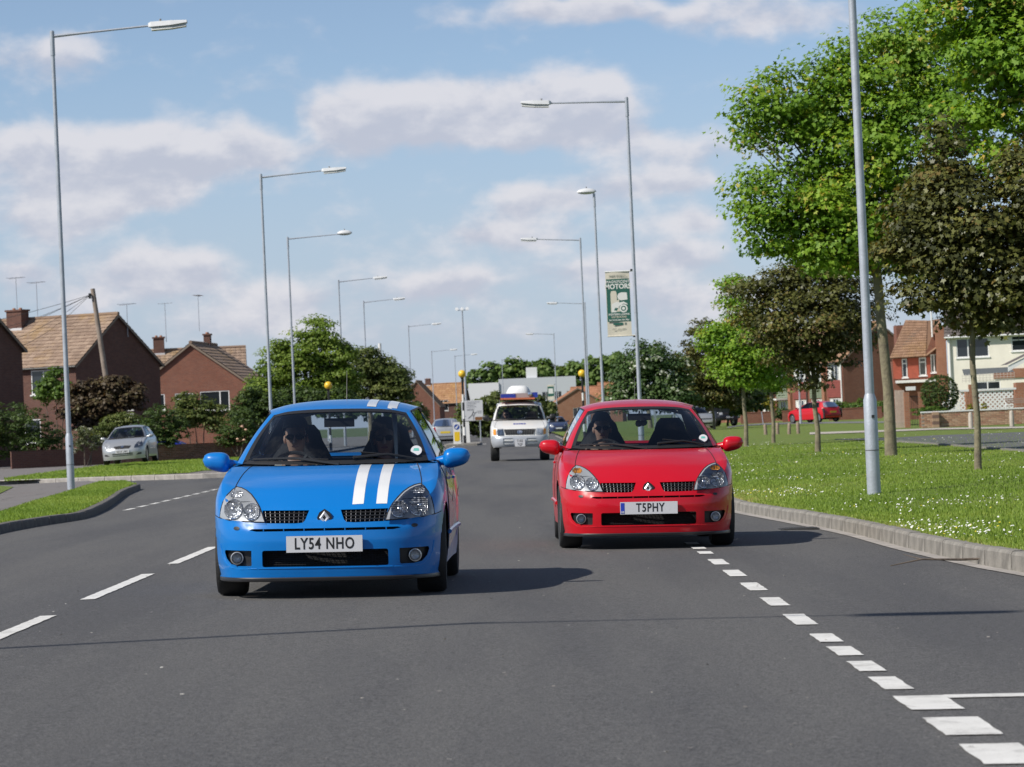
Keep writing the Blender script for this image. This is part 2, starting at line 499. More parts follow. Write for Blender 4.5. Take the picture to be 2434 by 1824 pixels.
ln = GR(*Z2(1250, 1305)).y
rquad('bay_marking', [(1.74, ln - .03), (4.6, ln + .03), (4.6, ln + .20), (1.74, ln + .13)])
y0 = GR(*Z3(770, 640)).y
for k in range(12): dash(-6.5, y0 + 2.0 * k, y0 + 2.0 * k + 1.25, .11)
for k in range(9):                                   # zebra crossing by the island
    x0 = -6.4 + k * 1.05
    rquad('crossing_stripe', [(x0, 176.5), (x0 + .55, 176.5), (x0 + .55, 179.3), (x0, 179.3)])

# --- right verge, kerb stones
KR = [GR(*Z2(*q)) for q in [(1572, 670), (1400, 640), (1000, 550), (700, 470), (400, 410), (100, 350)]]
kr = [(5.6, 2.0), (5.0, 10.0), (4.3, 18.0)] + [(q.x, q.y) for q in KR]
kr = [q for q in kr if q[1] < KR[0].y - 2 or q in [(a.x, a.y) for a in KR]]
lastx = kr[-1][0]
kr += [(lastx - .02, kr[-1][1] + 14), (lastx - .02, 90), (lastx, 150), (lastx + .1, 250)]
KRP = spline(kr, 420)
def verge_z(d): return -.028 + .028 * min(max(d, 0), 4.0)
def offs(P, d):
    """curve moved d to its right"""
    T = np.gradient(P, axis=0); T /= np.linalg.norm(T, axis=1)[:, None]
    return P + np.c_[T[:, 1], -T[:, 0]] * d
dl = [.12, .4, .9, 1.7, 2.6, 4.0, 8, 16, 34, 70]
def vz(d, x): return verge_z(d) + random.uniform(-.012, .012)
rows = [[(q[0] + d, q[1], vz(d, q[0])) for d in dl] for q in KRP[::2]]
rows.append([(KRP[-1][0] + d, 900, verge_z(d)) for d in dl])
struct(MB().grid(rows).build('right_verge', grass_ground, smooth=True), 'green verge of daisy-strewn grass beside the right kerb')
ch = offs(KRP, -.13)
struct(MB().grid([[(a[0], a[1], road_z(a[0]) + .006), (c[0], c[1], road_z(c[0]) + .006)] for a, c in zip(ch, KRP)]).build('channel_strip', channel), 'pale concrete gutter strip along the right kerb')
def kerb_line(name, P, length, top_z, mat, label, limit=90, side=1):
    par = empty(name, (0, 0, 0)); struct(par, label)
    d = np.r_[0, np.cumsum(np.linalg.norm(np.diff(P, axis=0), axis=1))]
    n = int(d[-1] / length); me = None
    for i in range(min(n, limit)):
        s = np.array([np.interp([i * length, (i + 1) * length], d, P[:, c]) for c in (0, 1)])
        a = Vector((s[0][0], s[1][0])); bb = Vector((s[0][1], s[1][1])); t = bb - a
        if me is None:
            L = length - .022
            pr = [(0, -.2), (0, -.025), (.014, -.004), (.03, 0), (.125, 0), (.125, -.2)]
            pr = [(u * side, v) for u, v in pr]
            mb_ = MB(); mb_.prism(pr, 'y', 0, L)
            o = mb_.build('kerb_stone', mat, par); me = o.data
        else:
            o = bpy.data.objects.new('kerb_stone', me); COL.objects.link(o); o.parent = par
        o.location = (a.x, a.y, top_z(a.x) + random.uniform(-.004, .004))
        o.rotation_euler = (0, 0, math.atan2(t.y, t.x) - math.pi / 2)
    return par
kerb_line('right_kerb', KRP, .915, lambda x: -.012, concrete, 'pale concrete kerb curving along the daisy verge', 120)

# --- left side: verge tip, footpath, side road, far grass
KL = [GR(*Z3(*q)) for q in [(0, 795), (300, 740), (560, 700), (700, 650), (800, 590), (880, 530), (960, 495), (995, 480)]]
kl = [(-6.75, 5), (-6.75, 20), (-6.75, 35)] + [(q.x, q.y) for q in KL if q.y > 38]
KLP = spline(kl, 160)
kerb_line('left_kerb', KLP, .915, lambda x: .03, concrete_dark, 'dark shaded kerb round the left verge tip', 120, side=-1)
def flat(name, pts, z, mat, label, sp=None):
    poly = [(q[0], q[1]) for q in pts]
    a = sum(poly[i][0]*poly[(i+1) % len(poly)][1] - poly[(i+1) % len(poly)][0]*poly[i][1] for i in range(len(poly)))
    if a < 0: poly = poly[::-1]
    mb_ = panel(poly, [], lambda x, y: (x, y, z(x, y) if callable(z) else z), sp)
    return struct(mb_.build(name, mat, fix=False), label)
inner = offs(KLP, -.12)
ztop = [G(*Z3(*q), .035) for q in [(960, 452), (880, 425), (700, 430), (440, 510), (200, 580), (0, 645)]]
V1 = [tuple(q) for q in inner] + [(q.x, q.y) for q in ztop] + [(-8.9, 30), (-8.9, 5)]
flat('left_verge', V1, .028, grass_ground, 'sunlit grass verge tip carrying the tall left lamp post')
flat('left_footpath', [(q.x, q.y) for q in [G(*Z3(*t), .02) for t in [(0, 645), (200, 580), (440, 510), (700, 430), (620, 424), (300, 440), (0, 455), (-400, 470), (-400, 760)]]], .018, old_asphalt, 'cracked grey footpath behind the left verge')
flat('path_grass', [(q.x, q.y) for q in [G(*Z3(*t), .03) for t in [(-250, 450), (0, 458), (95, 466), (0, 512), (-250, 600)]]], .03, grass_ground, 'small grass patch beside the cracked footpath')
far_k = [G(*Z3(*t), 0) for t in [(-250, 445), (0, 432), (500, 416), (1000, 398), (1320, 388), (1700, 372)]]
FK = spline([(q.x, q.y) for q in far_k], 60)
kerb_line('far_kerb', FK, .915, lambda x: .05, channel, 'light kerb along the far side of the side road', 60, side=-1)
G2 = [(30, 425), (500, 402), (1000, 384), (1320, 366), (1440, 350), (1750, 340), (1750, 255), (1440, 265), (1000, 290), (700, 318), (450, 350), (30, 405)]
flat('far_left_grass', [(q.x, q.y) for q in [G(*Z3(*t), .04) for t in G2]], .034, grass_ground, 'strip of grass in front of the silver parked car')
q_ = [G(*Z3(*t), .02) for t in [(-300, 440), (0, 428), (500, 410), (1000, 392), (1320, 374), (1700, 360), (1900, 262), (1000, 280), (450, 338), (0, 372), (-300, 385)]]
flat('far_footpath', [(q.x, q.y) for q in q_], .024, old_asphalt, 'pavement along the far side of the side road')
flat('left_service_road', [(-60, 96), (-9.6, 112), (-9.0, 175), (-9.0, 400), (-80, 400), (-80, 96)], .012, old_asphalt, 'service road and gardens strip in front of the left houses')

# --- right service road etc
sr = [(500, 1340), (700, 1338), (1000, 1328), (1300, 1310), (1990, 1285), (2500, 1268), (2500, 1480), (1990, 1430), (1650, 1405), (1300, 1378), (1000, 1358), (700, 1346), (500, 1345)]
flat('service_road', [(q.x, q.y) for q in [G(*Z7(*t), .10) for t in sr]], .102, M('service_asphalt', (.10, .10, .105), .9, var=.2, vscale=3, bump=.3), 'grey service road beyond the verge trees')
kk = [G(*Z7(*t), .1) for t in [(1000, 1358), (1300, 1378), (1650, 1405), (1990, 1430), (2500, 1480)]]
KK = spline([(q.x, q.y) for q in kk], 40)
kerb_line('service_kerb', KK, .915, lambda x: .125, concrete, 'low pale kerb of the service road', 40, side=1)
fp = [(300, 1285), (1000, 1262), (1300, 1250), (1990, 1238), (2500, 1225), (2500, 1240), (1990, 1250), (1300, 1262), (1000, 1275), (300, 1300)]
flat('right_footpath', [(q.x, q.y) for q in [G(*Z7(*t), .12) for t in fp]], .108, M('pale_path', (.42, .38, .33), .9, var=.15, bump=.3), 'pale footpath below the low brick garden wall')
s2 = [(450, 880), (640, 852), (1000, 826), (1500, 808), (2212, 800), (3200, 790), (3200, 812), (2212, 822), (1500, 832), (1000, 846), (640, 868), (450, 896)]
flat('close_road', [(q.x, q.y) for q in [G(*Z5(*t), .10) for t in s2]], .104, M('close_asphalt', (.17, .17, .18), .9, var=.2, vscale=3, bump=.3), 'short side road with parked cars before the terrace')

# --- grass blades and daisies (uncountable)
def blades(name, pts, hgt, mat, label, wid=.012, lean=.5, dry=0.0):
    n = len(pts); P = np.array(pts)
    a = RNG.uniform(0, 2*np.pi, n); h = hgt * RNG.uniform(.5, 1.3, n); wd = wid * RNG.uniform(.7, 1.4, n)
    dx, dy = np.cos(a), np.sin(a); la = RNG.uniform(0, 2*np.pi, n); ll = h * lean * RNG.uniform(.1, 1, n)
    V = np.empty((n, 3, 3))
    V[:, 0] = P + np.c_[dx*wd, dy*wd, np.zeros(n)]
    V[:, 1] = P - np.c_[dx*wd, dy*wd, np.zeros(n)]
    V[:, 2] = P + np.c_[np.cos(la)*ll, np.sin(la)*ll, h]
    pt_ = .5 + .22 * np.sin(P[:, 0] * .9 + 1.7 * np.sin(P[:, 1] * .23)) + .2 * np.sin(P[:, 1] * .41 + 1.3 * np.sin(P[:, 0] * .6)) + .12 * np.sin(P[:, 0] * 3.1 + P[:, 1] * 1.7)
    return tri_mesh(name, V, np.clip(.45 * RNG.random(n) + .45 * pt_ + dry, 0, 1), mat, label)
def tri_mesh(name, V, rnd, mat, label=None, parent=None):
    n, k, _ = V.shape
    me = bpy.data.meshes.new(name)
    me.vertices.add(n * k); me.vertices.foreach_set('co', V.reshape(-1).astype(np.float32))
    me.loops.add(n * k); me.loops.foreach_set('vertex_index', np.arange(n * k, dtype=np.int32))
    me.polygons.add(n); me.polygons.foreach_set('loop_start', np.arange(0, n * k, k, dtype=np.int32))
    at = me.attributes.new('rnd', 'FLOAT', 'POINT'); at.data.foreach_set('value', np.repeat(rnd, k).astype(np.float32))
    me.update(calc_edges=True)
    o = link(name, me, mat, parent)
    if label: o['label'] = label
    return o
def kx(y): return np.interp(y, KRP[:, 1], KRP[:, 0])
def scatter_right(n, y0, y1, p=1.0):
    u = RNG.random(n); y = y0 * (y1 / y0) ** (u ** p)
    x0 = kx(y); x1 = np.minimum(.165 * y + 4.0, 17); x1 = np.maximum(x1, x0 + 3)
    x = x0 + .1 + (x1 - x0) * RNG.random(n) ** 1.35; d = x - x0
    z = np.array([verge_z(q) for q in d])
    return np.c_[x, y, z - .004]
pr_ = scatter_right(250000, 18, 100)
dk = pr_[:, 0] - kx(pr_[:, 1])
o = blades('verge_grass', pr_, .034, blade_mat, 'short mown grass blades on the right verge', .010, dry=.38 * np.exp(-dk / .35)); stuff(o); o['category'] = 'grass'
dz = scatter_right(11000, 22, 110)
nzv = np.sin(dz[:, 0]*1.9 + 1.3*np.sin(dz[:, 1]*.45)) + np.sin(dz[:, 1]*.8 + dz[:, 0]*.7) + RNG.normal(0, .7, len(dz))
dz = dz[nzv > 1.0]
n = len(dz); r_ = RNG.uniform(.006, .0115, n); th = np.linspace(0, 2*np.pi, 7)[:-1]
Vd = np.empty((n, 6, 3)); zz = dz[:, 2] + RNG.uniform(.030, .052, n)
tx, ty = RNG.normal(0, .35, n) - .25, RNG.normal(-.3, .35, n)
for k in range(6):
    ox, oy = r_*np.cos(th[k]), r_*np.sin(th[k])
    Vd[:, k] = np.c_[dz[:, 0] + ox, dz[:, 1] + oy, zz - ox*tx*.9 - oy*ty*.9]
yl = (RNG.random(n) < .12)
o = tri_mesh('daisies', Vd, yl.astype(float), leaf_mat('daisy_petals', [(0, (.78, .78, .74)), (.6, (.78, .78, .74)), (.61, (.75, .62, .05)), (1, (.75, .62, .05))], .15), 'white daisies dotted through the right verge grass'); stuff(o); o['category'] = 'daisies'
# left verge grass
def scatter_poly(n, poly, z):
    A = np.array([(q[0], q[1]) for q in poly]); B = np.roll(A, 1, axis=0); out = np.zeros((0, 2))
    while len(out) < n:
        q = RNG.uniform(A.min(0), A.max(0), (n * 2, 2)); c = np.zeros(len(q), bool)
        for (xi, yi), (xj, yj) in zip(A, B):
            if yi != yj: c ^= ((yi > q[:, 1]) != (yj > q[:, 1])) & (q[:, 0] < (xj - xi) * (q[:, 1] - yi) / (yj - yi) + xi)
        out = np.r_[out, q[c]]
    return np.c_[out[:n], np.full(n, z)]
V1b = [q for q in V1 if q[1] > 38]
o = blades('left_verge_grass', scatter_poly(26000, V1b, .026), .042, blade_mat, 'short grass blades on the left verge tip', .013); stuff(o); o['category'] = 'grass'
G2w = [(q.x, q.y) for q in [G(*Z3(*t), .04) for t in G2]]
o = blades('far_grass', scatter_poly(16000, G2w, .033), .055, blade_mat, 'grass blades on the strip before the silver car', .02); stuff(o); o['category'] = 'grass'
# ================================================================== VEHICLES
def car_paint(name, col, rough=.28, metal=0.0, coat=1.0):
    if name in MATS: return MATS[name]
    m, b, p = new_mat(name)
    co = b.n('ShaderNodeTexCoord').outputs['Object']
    p.inputs['Base Color'].default_value = (*col, 1)
    b.put(p.inputs['Base Color'], b.mix(b.ramp(b.noise(co, 2.2, 5, .65), [(.5, (0, 0, 0)), (.9, (.05, .05, .05))]), (*col, 1), (.16, .15, .14, 1)))
    b.put(p.inputs['Roughness'], b.ramp(b.noise(co, 5, 4, .6), [(.3, (rough,)*3), (.8, (rough + .12,)*3)]))
    p.inputs['Metallic'].default_value = metal
    p.inputs['Coat Weight'].default_value = coat * .5; p.inputs['Coat Roughness'].default_value = .04; p.inputs['Specular IOR Level'].default_value = .3
    return m
black_trim = M('black_trim', (.018, .018, .019), .45)
black_matt = M('black_matt', (.010, .010, .011), .8)
rubber = M('tyre_rubber', (.022, .022, .022), .75, bump=.3, bscale=60)
alloy = M('alloy', (.45, .45, .46), .3, metal=.9)
chrome = M('chrome', (.75, .75, .76), .12, metal=1.0)
lamp_refl = M('lamp_reflector', (.62, .63, .66), .18, metal=.45, bump=.8, bscale=30, var=.45, vscale=16)
lamp_house = M('lamp_housing', (.44, .45, .47), .35)
amber = M('amber_lens', (.75, .28, .02), .2, coat=.6)
red_lens = M('red_lens', (.35, .012, .015), .2, coat=.8)
plate_white = M('plate_white', (.60, .60, .62), .4)
plate_yellow = M('plate_yellow', (.70, .52, .05), .45)
plate_ink = M('plate_ink', (.012, .012, .013), .5)
screen_glass = glass_mat('screen_glass', (.76, .81, .84))
tint_glass = glass_mat('tint_glass', (.44, .48, .50))
lens_glass = glass_mat('lens_glass', (.88, .9, .92), .02)
seat_cloth = M('seat_cloth', (.016, .017, .022), .85)
dash_mat = M('dash_plastic', (.016, .017, .019), .8)

def coons(c0, c1, d0, d1, bump=None):
    """c0/c1 run left-right (bottom, top), d0/d1 run bottom-top (left, right)"""
    c0, c1, d0, d1 = (np.asarray(q, float) for q in (c0, c1, d0, d1))
    m, n = len(c0), len(d0); out = []
    for j in range(n):
        t = j / (n - 1); row = []
        for i in range(m):
            s = i / (m - 1)
            q = (1-t)*c0[i] + t*c1[i] + (1-s)*d0[j] + s*d1[j] - ((1-s)*(1-t)*c0[0] + s*(1-t)*c0[-1] + (1-s)*t*c1[0] + s*t*c1[-1])
            if bump: q = q + np.asarray(bump(s, t))
            row.append(q)
        out.append(row)
    return out
def mirrored(ctrl, n):
    """symmetric curve from its right half control points (first on the centre line)"""
    full = [(-x, y, z) for x, y, z in ctrl[:0:-1]] + list(ctrl)
    return spline(full, n)
def resample(P, n):
    P = np.asarray(P, float); d = np.r_[0, np.cumsum(np.linalg.norm(np.diff(P, axis=0), axis=1))]
    t = np.linspace(0, d[-1], n)
    return np.stack([np.interp(t, d, P[:, c]) for c in range(3)], 1)

class Car:
    def __init__(s, name, sp, mat, loc, rz, label, cat='car', group=None, roll=0.0):
        s.sp = sp; s.mat = mat
        s.root = empty(name, loc, rz, label, cat, group)
        s.root.rotation_euler = (0, roll, rz)
        s.shell()
        s.bonnet()
        s.cabin()
    # -- lower body
    def shell(s):
        sp = s.sp; nu = sp.get('nu', 150); nv = sp.get('nv', 30)
        pl = spline(sp['plan'], nu)
        T = np.gradient(pl, axis=0); T /= np.linalg.norm(T, axis=1)[:, None] + 1e-9
        N = np.c_[-T[:, 1], T[:, 0]]                        # inward
        N[0] = (0, 1); N[-1] = (0, -1)
        s.pl = pl; half = []
        for i in range(nu):
            x, y = pl[i]; zb = interp(y, sp['zb']); zs = interp(y, sp['zs']); col = []
            wf = max(0, N[i][1]) ** 2; wr = max(0, -N[i][1]) ** 2
            for j in range(nv):
                v = j / (nv - 1); z = zb + (zs - zb) * (1 - (1 - v) ** 1.0)
                ins = wf * interp(z, sp['inf']) + wr * interp(z, sp['inr']) + (1 - wf - wr) * interp(z, sp['ins'])
                if v > .82: ins += sp.get('round', .035) * ((v - .82) / .18) ** 2
                col.append((max(0, x + N[i][0] * ins) if 0 < i < nu - 1 else 0.0, y + N[i][1] * ins, z))
            half.append(col)
        cols = [[(-q[0], q[1], q[2]) for q in c] for c in half[:0:-1]] + half
        s.half = half
        s.should = np.array([c[-1] for c in half])          # right shoulder curve
        mb = MB().grid(cols)
        V = np.array(mb.v); F = np.array(mb.f)
        s.bvh = BVHTree.FromPolygons([tuple(v) for v in V], [tuple(f) for f in F])
        ctr = V[F].mean(1); kill = np.zeros(len(F), bool)
        for (yw, zw, ra) in sp['arches']:
            kill |= (np.abs(ctr[:, 0]) > sp['arch_x']) & (np.hypot(ctr[:, 1] - yw, ctr[:, 2] - zw) < ra)
        if 'cut' in sp:
            for (xm, z0, z1, ym) in sp['cut']:
                kill |= (np.abs(ctr[:, 0]) < xm) & (ctr[:, 2] > z0) & (ctr[:, 2] < z1) & (ctr[:, 1] < ym)
        used_k = np.zeros(len(V), bool); used_k[F[kill].ravel()] = True
        for (yw, zw, ra) in sp['arches']:
            d = np.hypot(V[:, 1] - yw, V[:, 2] - zw)
            q = used_k & (d > ra * .8) & (d < ra * 1.25) & (np.abs(V[:, 0]) > sp['arch_x'])
            f = (ra / np.maximum(d, 1e-6))[q]
            V[q, 1] = yw + (V[q, 1] - yw) * f; V[q, 2] = zw + (V[q, 2] - zw) * f
        F = F[~kill]
        mesh('body', V, [tuple(int(i) for i in f) for f in F], s.mat, s.root, True)
        # floor and wheel wells
        L = pl[-1][1]; zb = max(.17, min(q[1] for q in sp['zb']) + .02); wm = pl[:, 0].max()
        mb = MB().box((0, L / 2, zb + .02), (wm * 2 - .34, L - .5, .05))
        for (yw, zw, ra) in sp['arches']:
            for sd in (-1, 1):
                n = 12; P = []
                for xx in (wm * sd - sd * .05, sd * (wm - .33)):
                    P.append([(xx, yw + ra * 1.0 * math.cos(math.pi * k / n), zw + ra * 1.0 * math.sin(math.pi * k / n)) for k in range(n + 1)])
                mb.grid(P)
        mb.build('underbody', black_matt, s.root)
    def bonnet(s):
        sp = s.sp; sh = s.should; ic = int(np.argmin(np.abs(sh[:, 1] - sp['hood_corner'])))
        ia = int(np.argmin(np.where(sh[:, 0] > .3, np.abs(sh[:, 1] - sp['hood_end']), 9)))
        s.ia = ia
        fr = sh[:ic + 1]; front = resample(np.r_[(fr * (-1, 1, 1))[:0:-1], fr], 49)
        side = resample(sh[ic:ia + 1], 26)
        A = sh[ia]
        rear = resample(mirrored([(0, sp['cowl'][0], sp['cowl'][1]), (A[0] * .5, sp['cowl'][0] * .72 + A[1] * .28, sp['cowl'][1] * .8 + A[2] * .2), tuple(A)], 61), 49)
        bz = sp.get('hood_bump', .03)
        P = coons(front, rear, side * (-1, 1, 1), side, lambda u, t: (0, 0, bz * math.sin(math.pi * t) ** .8 * (1 - abs(2*u - 1) ** 3) + sp.get('fender', .012) * math.sin(math.pi * t) * math.exp(-((abs(2*u-1) - .93) / .07) ** 2)))
        s.hoodP = P
        mb = MB().grid(P); s.hood_bvh = BVHTree.FromPolygons(mb.v, mb.f)
        k = 5
        MB().grid([r[k:-k] for r in P]).build('bonnet', s.mat, s.root, True, fix=False)
        for q in ([r[:k+1] for r in P], [r[-k-1:] for r in P]): MB().grid(q).build('wing', s.mat, s.root, True, fix=False)
        if sp.get('gaps', True):
            for q in (k, 48 - k):
                MB().tube([np.array(P[j][q]) + (0, 0, .0005) for j in range(26)], .0035, 5).build('panel_gap', black_matt, s.root)
    def hit(s, x, z, off=.003):
        """surface seen from the front at (x, z)"""
        best = None
        for bv in (s.bvh, s.hood_bvh):
            h = bv.ray_cast(Vector((x, -2, z)), Vector((0, 1, 0)))
            if h[0] is not None and (best is None or h[0].y < best): best = h[0].y
        if best is None:
            best = getattr(s, '_last', .3)
        s._last = best
        return (x, best - off, z)
    def hit_rear(s, x, z, off=.003):
        h = s.bvh.ray_cast(Vector((x, 9, z)), Vector((0, -1, 0)))
        if h[0] is None: return (x, s.pl[-1][1] - .12, z)
        return (x, h[0].y + off, z)
    def hit_top(s, x, y, off=.002):
        h = s.hood_bvh.ray_cast(Vector((x, y, 3)), Vector((0, 0, -1)))
        return (x, y, h[0].z + off) if h[0] is not None else (x, y, .6)
    def hit_side(s, sd, y, z, off=.003):
        h = s.bvh.ray_cast(Vector((3 * sd, y, z)), Vector((-sd, 0, 0)))
        return (h[0].x + off * sd, y, z) if h[0] is not None else (.8 * sd, y, z)
    def front_patch(s, name, outline, mat, off=.004, sp=.03, parent=None, smooth=True, thick=0):
        return panel(outline, [], lambda x, z: s.hit(x, z, off), sp).build(name, mat, parent or s.root, smooth)
    def rear_patch(s, name, outline, mat, off=.004, sp=.04, parent=None):
        return panel(outline, [], lambda x, z: s.hit_rear(x, z, off), sp).build(name, mat, parent or s.root, True)
    # -- greenhouse
    def cabin(s):
        sp = s.sp; g = sp['glass']; sh = s.should; root = s.root
        ws0 = mirrored(g['wb'], 33); ws1 = mirrored(g['wt'], 33)
        def edge(a, b_, n, bow):
            a, b_ = np.array(a), np.array(b_)
            return np.array([a + (b_ - a) * t + np.array(bow) * math.sin(math.pi * t) for t in np.linspace(0, 1, n)])
        rb = edge(ws0[-1], ws1[-1], 17, g.get('wbow', (.012, -.02, .012)))
        P = coons(ws0, ws1, rb * (-1, 1, 1), rb)
        s.wsP = P
        gl = MB().grid(P).build('windscreen', screen_glass, root, True, fix=False)
        # black printed border
        def off(r): return [[np.array(q) + (0, -.003, .001) for q in row] for row in r]
        fb = MB(); rows = len(P)
        fb.grid(off([r for r in P[:2]])); fb.grid(off(P[-2:]))
        for lo, hi in ((0, 2), (-2, None)):
            pass
        L_ = [[np.array(r[0]) + (np.array(r[1]) - np.array(r[0])) * k for k in (0, .9)] for r in P]
        R_ = [[np.array(r[-1]) + (np.array(r[-2]) - np.array(r[-1])) * k for k in (0, .9)] for r in P]
        fb.grid(off(L_)); fb.grid(off(R_)); fb.build('border', black_trim, gl, fix=False)
        # shoulder part behind the windscreen = belt line
        rail = spline(g['rail'], 41)                          # roof rail, right
        def belt(y):
            k = (sh[:, 0] > .3)
            yy, xx, zz = sh[k, 1], sh[k, 0], sh[k, 2]; o = np.argsort(yy)
            return np.array([np.interp(y, yy[o], xx[o]), y, np.interp(y, yy[o], zz[o]) + .004])
        s.belt = belt
        # roof
        hd = resample(ws1, 33); rr = mirrored(g['rh'], 33)
        rz = g.get('roof_bump', .02)
        railr = resample(rail, 31)
        # side of the roof runs from windscreen corner along the rail to the rear header corner
        side = np.r_[[ws1[-1]], railr[1:-1], [rr[-1]]]; side = resample(side, 31)
        RP = coons(hd, rr, side * (-1, 1, 1), side, lambda u, t: (0, 0, rz * math.sin(math.pi * min(1, t ** .7)) * (1 - (2*u-1) ** 2)))
        s.roofP = RP
        mb = MB().grid(RP); s.roof_bvh = BVHTree.FromPolygons(mb.v, mb.f)
        mb.build('roof', s.mat, root, True, fix=False)
        MB().grid([[np.array(q) - (0, 0, .03) for q in r] for r in RP]).build('headliner', dash_mat, root, True, fix=False)
        for sd in (-1, 1):
            S = lambda arr: [[np.array(q) * (sd, 1, 1) for q in r] for r in arr]
            yA0, yA1 = g['side_front']                        # side glass front edge: y at belt, y at rail
            ye0, ye1 = g['side_rear']
            def side_line(y0, y1, n=13, k=0.012):
                a = belt(y0); b_ = np.array([np.interp(y1, rail[:, 1], rail[:, c]) for c in range(3)])
                return np.array([a + (b_ - a) * t + np.array((k, 0, 0)) * math.sin(math.pi * t) for t in np.linspace(0, 1, n)])
            # A pillar: windscreen edge to glass edge
            wse = resample([rb[i] for i in range(17)], 13)
            wse_l = wse.copy()
            gf = side_line(yA0, yA1)
            MB().grid(S([[wse_l[i] + (gf[i] - wse_l[i]) * t + np.array((.008, -.006, .006)) * math.sin(math.pi * t) for t in np.linspace(0, 1, 5)] for i in range(13)])).build('pillar', s.mat, root, True, fix=False)
            # scuttle corner under the pillar
            A = sh[s.ia]
            MB().grid(S([[A, belt(yA0)], [ws0[-1], gf[0]]])).build('corner', s.mat, root, True, fix=False)
            # windows
            cuts = g['cuts']                                   # list of (y_belt, y_rail) splits
            marks = [g['side_front']] + cuts + [g['side_rear']]
            for a, b_ in zip(marks[:-1], marks[1:]):
                la, lb = side_line(*a), side_line(*b_)
                n = 9
                Pw = [[la[i] + (lb[i] - la[i]) * t for t in np.linspace(.03, .97, n)] for i in range(13)]
                yy = [q[1] for q in Pw[-1]]
                MB().grid(S(Pw)).build('side_window', tint_glass, root, True, fix=False)
            for a in marks:                                    # dark seals and posts
                la = side_line(*a); wdt = .03
                MB().grid(S([[q + (.004, -wdt, 0), q + (.004, wdt, 0)] for q in la])).build('window_post', black_matt, root, True, fix=False)
            la = [belt(y) for y in np.linspace(yA0 - .1, ye0, 12)]
            MB().tube([np.array(q) * (sd, 1, 1) for q in la], .010, 6).build('belt_seal', black_trim, root)
            rl = [np.array([np.interp(y, rail[:, 1], rail[:, c]) for c in range(3)]) for y in np.linspace(yA1, ye1, 14)]
            MB().tube([np.array(q) * (sd, 1, 1) + np.array((0, 0, -.006)) for q in rl], .008, 6).build('rail_seal', black_trim, root)
            # rear quarter
            gr = side_line(ye0, ye1)
            rw0, rw1 = np.array(g['rwb'][-1]), rr[-1]
            rwe = np.array([rw0 + (rw1 - rw0) * t for t in np.linspace(0, 1, 13)])
            MB().grid(S([[gr[i] + (rwe[i] - gr[i]) * t + np.array((.02, .012, 0)) * math.sin(math.pi * t) for t in np.linspace(0, 1, 7)] for i in range(13)])).build('rear_pillar', s.mat, root, True, fix=False)
            MB().grid(S([[(gr[i] + (rwe[i] - gr[i]) * t) * (.965, 1, 1) + np.array((0, -.012, 0)) for t in np.linspace(0, 1, 5)] for i in range(13)])).build('pillar_lining', dash_mat, root, True, fix=False)
            # deck beside/below rear glass
            k = (sh[:, 1] > ye0 - .02); tail = resample(np.r_[[belt(ye0)], sh[k]], 25)
            rwb = mirrored(g['rwb'], 33)[16:]
            tgt = resample(np.r_[[gr[0]], rwb[::-1]], 25)
            MB().grid(S([[tail[i], tgt[i]] for i in range(25)])).build('tail_deck', s.mat, root, True, fix=False)
        rb0 = mirrored(g['rwb'], 33)
        e0 = np.array([rb0[-1] + (rr[-1] - rb0[-1]) * t for t in np.linspace(0, 1, 9)])
        MB().grid(coons(rb0, rr, e0 * (-1, 1, 1), e0)).build('rear_window', tint_glass if g.get('dark_rear') else screen_glass, root, True, fix=False)
        # cowl panel between bonnet and glass
        cw = s.hoodP[-1]
        MB().grid([[np.array(q) + (0, -.004, -.012) for q in resample(cw, 33)], [np.array(q) + (0, .03, -.004) for q in ws0]]).build('scuttle', black_trim, root, True, fix=False)
        # inside
        yb = ws0[16][1]; zbel = ws0[16][2]; wi = g['wb'][-1][0]; Lr = g['rwb'][0][1]
        mb = MB()
        mb.prism([(yb + .03, zbel - .02), (yb + .3, zbel - .03), (yb + .46, zbel - .10), (yb + .50, zbel - .38), (yb + .03, zbel - .38)], 'x', -wi + .02, wi - .02)
        mb.build('dashboard', dash_mat, root)
        mb = MB()
        for sd in (-1, 1): mb.box((sd * (s.pl[:, 0].max() - .11), (yb + Lr) / 2 + .1, zbel - .33), (.03, Lr - yb - .05, .62))
        mb.box((0, Lr - .12, zbel - .33), (1.3, .04, .58))
        mb.box((0, (Lr + yb) / 2 + .78, zbel + .015), (1.36, Lr - yb - 1.75, .02)); mb.build('cabin_lining', dash_mat, root)
        hx, hy, hz = sp['seat']
        for sd in (-1, 1):
            mb = MB()
            prof = [(.21, .0), (.245, .25), (.262, .42), (.25, .53), (.20, .63), (.155, .71), (.135, .78), (.09, .83)]
            fr = []
            for wd, z in prof:
                yo = hy + .22 + z * .28
                fr.append([(sd*hx + wd*math.cos(a)*1.0, yo + .055*math.sin(a), hz + z) for a in np.linspace(0, 2*math.pi, 15)])
            mb.grid(fr); mb.add([fr[-1][i] for i in range(14)], [tuple(range(14))])
            mb.box((sd*hx, hy, hz - .02), (.46, .5, .14))
            mb.build('seat', seat_cloth, root, True)
        mb = MB().box((0, hy + .95, hz + .2), (1.15, .14, .5)); mb.box((0, hy + .75, hz - .02), (1.15, .5, .14)); mb.build('rear_seat', seat_cloth, root)
        # steering wheel, mirror
        mt = Matrix.Translation((-hx, yb + .62, zbel - .085)) @ Matrix.Rotation(R(66), 4, 'X')
        mb = MB(); n = 28
        ring = [(math.cos(2*math.pi*k/n)*.185, math.sin(2*math.pi*k/n)*.185, 0) for k in range(n + 1)]
        mb.tube([mt @ Vector(q) for q in ring], .015, 8, cap=False)
